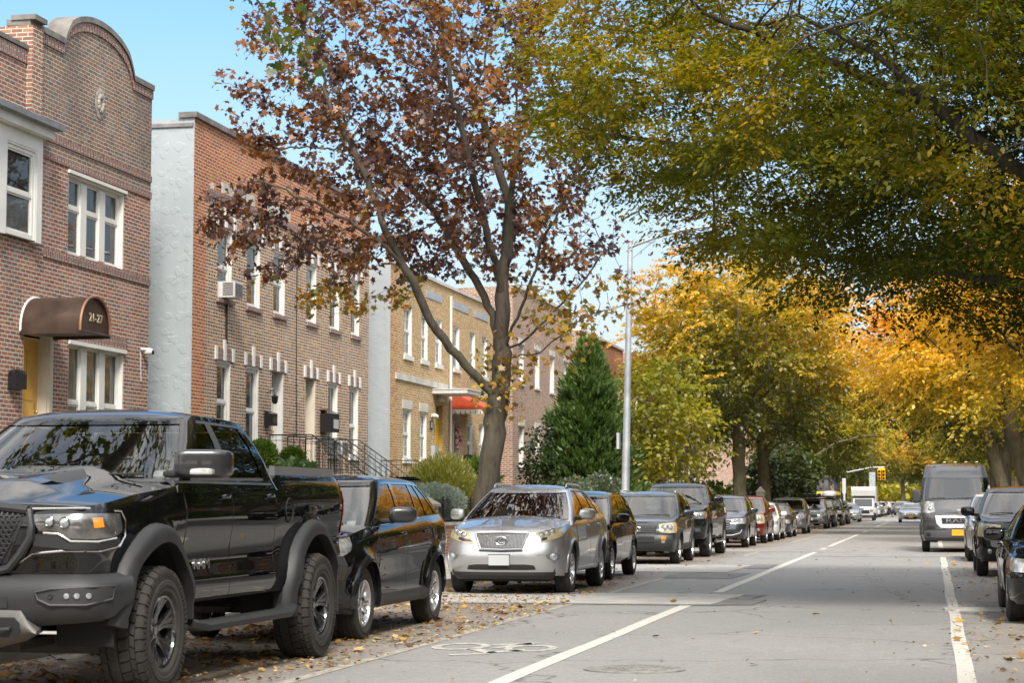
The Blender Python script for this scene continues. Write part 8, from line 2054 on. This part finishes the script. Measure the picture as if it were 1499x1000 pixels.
for i in range(4): mb.poly([b[i], b[(i + 1) % 4], (-8.42, 100, 2.25)])
tag(mb.build('stone_post', M('post_pale', (.5, .47, .42), .8, var=.15), None, org=(-8.42, 100, .13)), 'pale stone post with pointed top above the red crossover roof', 'post')
# corner shop beyond the crossing
r = thing('corner_shop', 'corner shop with a dark domed awning beyond the crossing on the left', 'shop', (-12, 192, 0)); og = tuple(r.location)
mb = MB(); mb.box(-22, -11.2, 187, 203, 0, 8); mb.build('wall', BR_RED, r, uv=True, org=og)
mb = MB(); P = [[(x, 186.9 - 1.1 * math.sin(PI * k / 2 / 8), 2.5 + 1.5 * math.cos(PI * k / 2 / 8)) for k in range(9)] for x in np.linspace(-15.5, -9.4, 9)]; mb.grid(P); mb.grid([[(-10.2 + 1.4 * math.sin(PI * k / 16), y, 2.5 + 1.5 * math.cos(PI * k / 16)) for k in range(9)] for y in np.linspace(186, 196, 9)], flip=True)
mb.build('awning', M('awning_dark', (.03, .03, .035), .6), r, smooth=True, org=og); mb = MB(); mb.box(-15.5, -8.7, 185.7, 185.8, 2.2, 2.5); mb.box(-8.8, -8.7, 185.8, 196, 2.2, 2.5); mb.build('awning_band', M('band_yellow', (.6, .4, .05), .5), r, org=og)
mb = MB(); mb.tube([(0, 0, 0), (0, 0, 3.6)], .09, 8); mb.box(-.16, .16, -.05, .05, 2.2, 3.6, 0); mb.box(-.14, .14, -.06, -.05, 3.0, 3.2, 1)
tag(mb.build('street_sign', [M('sign_pale', (.4, .41, .42), .5), M('sign_yellow', (.7, .45, .03), .5)], None, smooth=True, angle=30, org=(0, 0, 0)), 'pale upright sign post with a yellow band at the far left corner', 'sign').location = (-7.9, 184.5, .1)
for k, (y0, y1, bk) in enumerate(((206, 226, BR_RED), (228, 246, BR_YELLOW), (248, 270, BR_RED), (272, 300, BR_PURPLE))):
    row_house(('red', 'yellow', 'second red', 'last purple')[k] + ' brick house beyond the crossing on the left', -13.5, y0, y1, 9, bk, 1, BR_RED, None, 5)
for k, (y0, y1, bk) in enumerate(((188, 206, BR_RED), (208, 226, BR_ORANGE), (228, 252, BR_RED), (254, 285, BR_PURPLE))):
    row_house(('red', 'orange', 'second red', 'last purple')[k] + ' brick house beyond the crossing on the right', 10.0, y0, y1, 9, bk, -1, BR_RED, None, 5)
# far wood closing the street
def far_wood():
    rg = np.random.default_rng(15); n = 26000; P = np.stack([rg.uniform(-110, 110, n), rg.uniform(392, 430, n), rg.uniform(0, 1, n) ** .8 * 15], 1); P[:, 2] *= .75 + .3 * np.sin(P[:, 0] * .21) + .15 * np.sin(P[:, 0] * .53 + 1)
    D = rg.normal(0, 1, (n, 3)); V, F, l = leaves(P, D, 1.5, rg, LEAF_LANCE * np.array([1.8, 1, 1]), LEAF_LANCE_F, .45 + .3 * clump(P, .12, 4), .12, .3, 1., .3)
    tag(fast_mesh('far_wood', V, F, l, LM['yelgreen']), kind='stuff')
far_wood()
# fallen leaves along both kerbs and thinly on the carriageway
def litter():
    rg = np.random.default_rng(99); X = []; 
    def band(x0, x1, y0, y1, n, pw=1.):
        y = rg.uniform(0, 1, n) ** 1.4 * (y1 - y0) + y0; f = rg.uniform(0, 1, n) ** pw; X.append(np.stack([x0 + (x1 - x0) * f, y, np.full(n, .012)], 1))
    band(-7.72, -4.7, 10, 34, 4200, 1.9); band(-7.72, -5.2, 34, 130, 3000, 1.6); band(2.7, .2, 10, 60, 5500, 1.2); band(2.7, -.6, 14, 34, 420, 1.2); band(-4.8, .3, 13, 60, 420); band(-6.2, -5.0, 11, 20, 900); band(-7.7, -5.3, 100, 150, 1200, 1.2); band(-7.7, -4.8, 9.5, 26, 15000, 1.2); band(-7.7, -5.0, 26, 36, 4500, 1.3); band(-7.72, -7.2, 9, 140, 6000); band(2.72, 2.2, 10, 80, 3000)
    P = np.vstack(X); 
    keep = rg.uniform(0, 1, len(P)) < np.clip(.45 + .55 * clump(P * np.array([1, 1, 0]), 1.3, 6), .08, 1); P = P[keep]; n = len(P); P[:, 2] += rg.uniform(0, .012, n)
    a = rg.uniform(0, 2 * PI, n); D = np.stack([np.cos(a), np.sin(a), rg.normal(0, .18, n)], 1)
    big = rg.uniform(0, 1, n) < .10
    Rm = rotm(D, np.tile([0, 0, 1.], (n, 1)) + rg.normal(0, .2, (n, 3)), rg.normal(0, .25, n)); s = np.where(big, rg.uniform(.06, .115, n), rg.uniform(.015, .045, n))
    V = (np.einsum('mij,nj->mni', Rm, MAPLE_V * np.array([1, 1, .8])) * s[:, None, None] + P[:, None]); V[..., 2] = np.maximum(V[..., 2], .008)
    F = (MAPLE_F[None] + (np.arange(n) * len(MAPLE_V))[:, None, None]).reshape(-1, 3); lc = np.repeat(rg.uniform(0, 1, n) ** 1.1, len(MAPLE_F))
    tag(fast_mesh('fallen_leaves', V.reshape(-1, 3), F, lc, leafmat('litter', [(0, (.09, .05, .025)), (.3, (.20, .11, .045)), (.55, (.34, .19, .06)), (.75, (.50, .29, .05)), (.9, (.55, .42, .28)), (1, (.22, .22, .04))], .15, .04)), kind='stuff')
litter()
# ------------------------------------------------------------------ camera, sky, sun
F_, H_, CH = 2900., 738., 1.36
pitch = math.atan((H_ - 500) / F_); yaw = math.atan((1365 - 749.5) * math.cos(pitch) / F_)
cam = bpy.data.cameras.new('camera'); cam.sensor_width = 36; cam.lens = 36 * F_ / 1499; cam.clip_end = 3000; cam.clip_start = .1
co = bpy.data.objects.new('camera', cam); COL.objects.link(co)
co.location = (0, 0, CH); co.rotation_euler = (PI / 2 + pitch, 0, yaw)
cam.dof.use_dof = True; cam.dof.focus_distance = 26; cam.dof.aperture_fstop = 5.0
sc.camera = co
w = bpy.data.worlds.new('World'); sc.world = w; w.use_nodes = True
t = NT(w.node_tree); bg = w.node_tree.nodes['Background']
SUN_EL, SUN_AZ = R(46), R(160)      # azimuth from +Y clockwise
sky = t.n('ShaderNodeTexSky'); sky.sky_type = 'NISHITA'; sky.sun_disc = False
sky.sun_elevation = SUN_EL; sky.sun_rotation = SUN_AZ; sky.air_density = 1.0; sky.dust_density = 2.0; sky.ozone_density = 1.5
# thin high cloud: the sky whitens in drifting patches and towards the horizon
tc = t.n('ShaderNodeTexCoord'); mp = t.n('ShaderNodeMapping'); mp.inputs['Scale'].default_value = (1, 1, 2.6)
t.l(tc.outputs['Generated'], mp.inputs['Vector'])
cl = t.noise(mp.outputs[0], 2.3, 9, .62)
mr = t.n('ShaderNodeMapRange'); mr.inputs[1].default_value = .46; mr.inputs[2].default_value = .72; mr.inputs[4].default_value = .22
t.l(cl, mr.inputs[0])
sp = t.n('ShaderNodeSeparateXYZ'); t.l(tc.outputs['Generated'], sp.inputs[0])
hz = t.n('ShaderNodeMapRange'); hz.inputs[1].default_value = .06; hz.inputs[2].default_value = .28; hz.inputs[3].default_value = .95; hz.inputs[4].default_value = 0
t.l(sp.outputs[2], hz.inputs[0])
bk_ = t.n('ShaderNodeMapRange'); bk_.inputs[1].default_value = .25; bk_.inputs[2].default_value = -.35; bk_.inputs[4].default_value = .85; t.l(sp.outputs[1], bk_.inputs[0])  # unseen bright cloud behind the camera, added for whiter, warmer light
bk2 = t.math('MULTIPLY', bk_.outputs[0], t.math('MULTIPLY_ADD', cl, 1.2, .25, clamp=True))
zn = t.n('ShaderNodeMapRange'); zn.inputs[1].default_value = .34; zn.inputs[2].default_value = .62; zn.inputs[4].default_value = .9; t.l(sp.outputs[2], zn.inputs[0])
ct = t.n('ShaderNodeMapRange'); ct.inputs[1].default_value = .40; ct.inputs[2].default_value = .62; ct.inputs[3].default_value = .15; t.l(cl, ct.inputs[0])
zn2 = t.math('MULTIPLY', zn.outputs[0], ct.outputs[0])
fac = t.math('MAXIMUM', t.math('MAXIMUM', t.math('MAXIMUM', mr.outputs[0], bk2), zn2), hz.outputs[0])
skc = t.mix(1., sky.outputs[0], (.49, .77, .90), 'MULTIPLY')
fr = t.n('ShaderNodeMapRange'); fr.inputs[1].default_value = -.1; fr.inputs[2].default_value = .45; t.l(sp.outputs[1], fr.inputs[0])
low = t.n('ShaderNodeMapRange'); low.inputs[1].default_value = .42; low.inputs[2].default_value = .30; t.l(sp.outputs[2], low.inputs[0])
hzc = t.mix(t.math('MULTIPLY', fr.outputs[0], low.outputs[0]), (9.6, 9.2, 8.6), (3.1, 3.35, 3.55))
colr = t.mix(fac, skc, hzc)
t.l(colr, bg.inputs['Color']); bg.inputs['Strength'].default_value = .10
sun = bpy.data.lights.new('sun', 'SUN'); sun.energy = 1.9; sun.angle = R(14); sun.color = (1, .94, .86)
so = bpy.data.objects.new('sun', sun); COL.objects.link(so)
d = Vector((math.sin(SUN_AZ) * math.cos(SUN_EL), math.cos(SUN_AZ) * math.cos(SUN_EL), math.sin(SUN_EL)))
so.rotation_euler = d.to_track_quat('Z', 'Y').to_euler(); so.location = (0, 0, 60)
sc.view_settings.view_transform = 'Standard'; sc.view_settings.look = 'None'; sc.view_settings.exposure = 1.48; sc.view_settings.gamma = 1
sc.cycles.use_denoising = True
sc.cycles.max_bounces = 8; sc.cycles.transparent_max_bounces = 24; sc.cycles.diffuse_bounces = 3; sc.cycles.glossy_bounces = 4
sc.cycles.caustics_reflective = False; sc.cycles.caustics_refractive = False
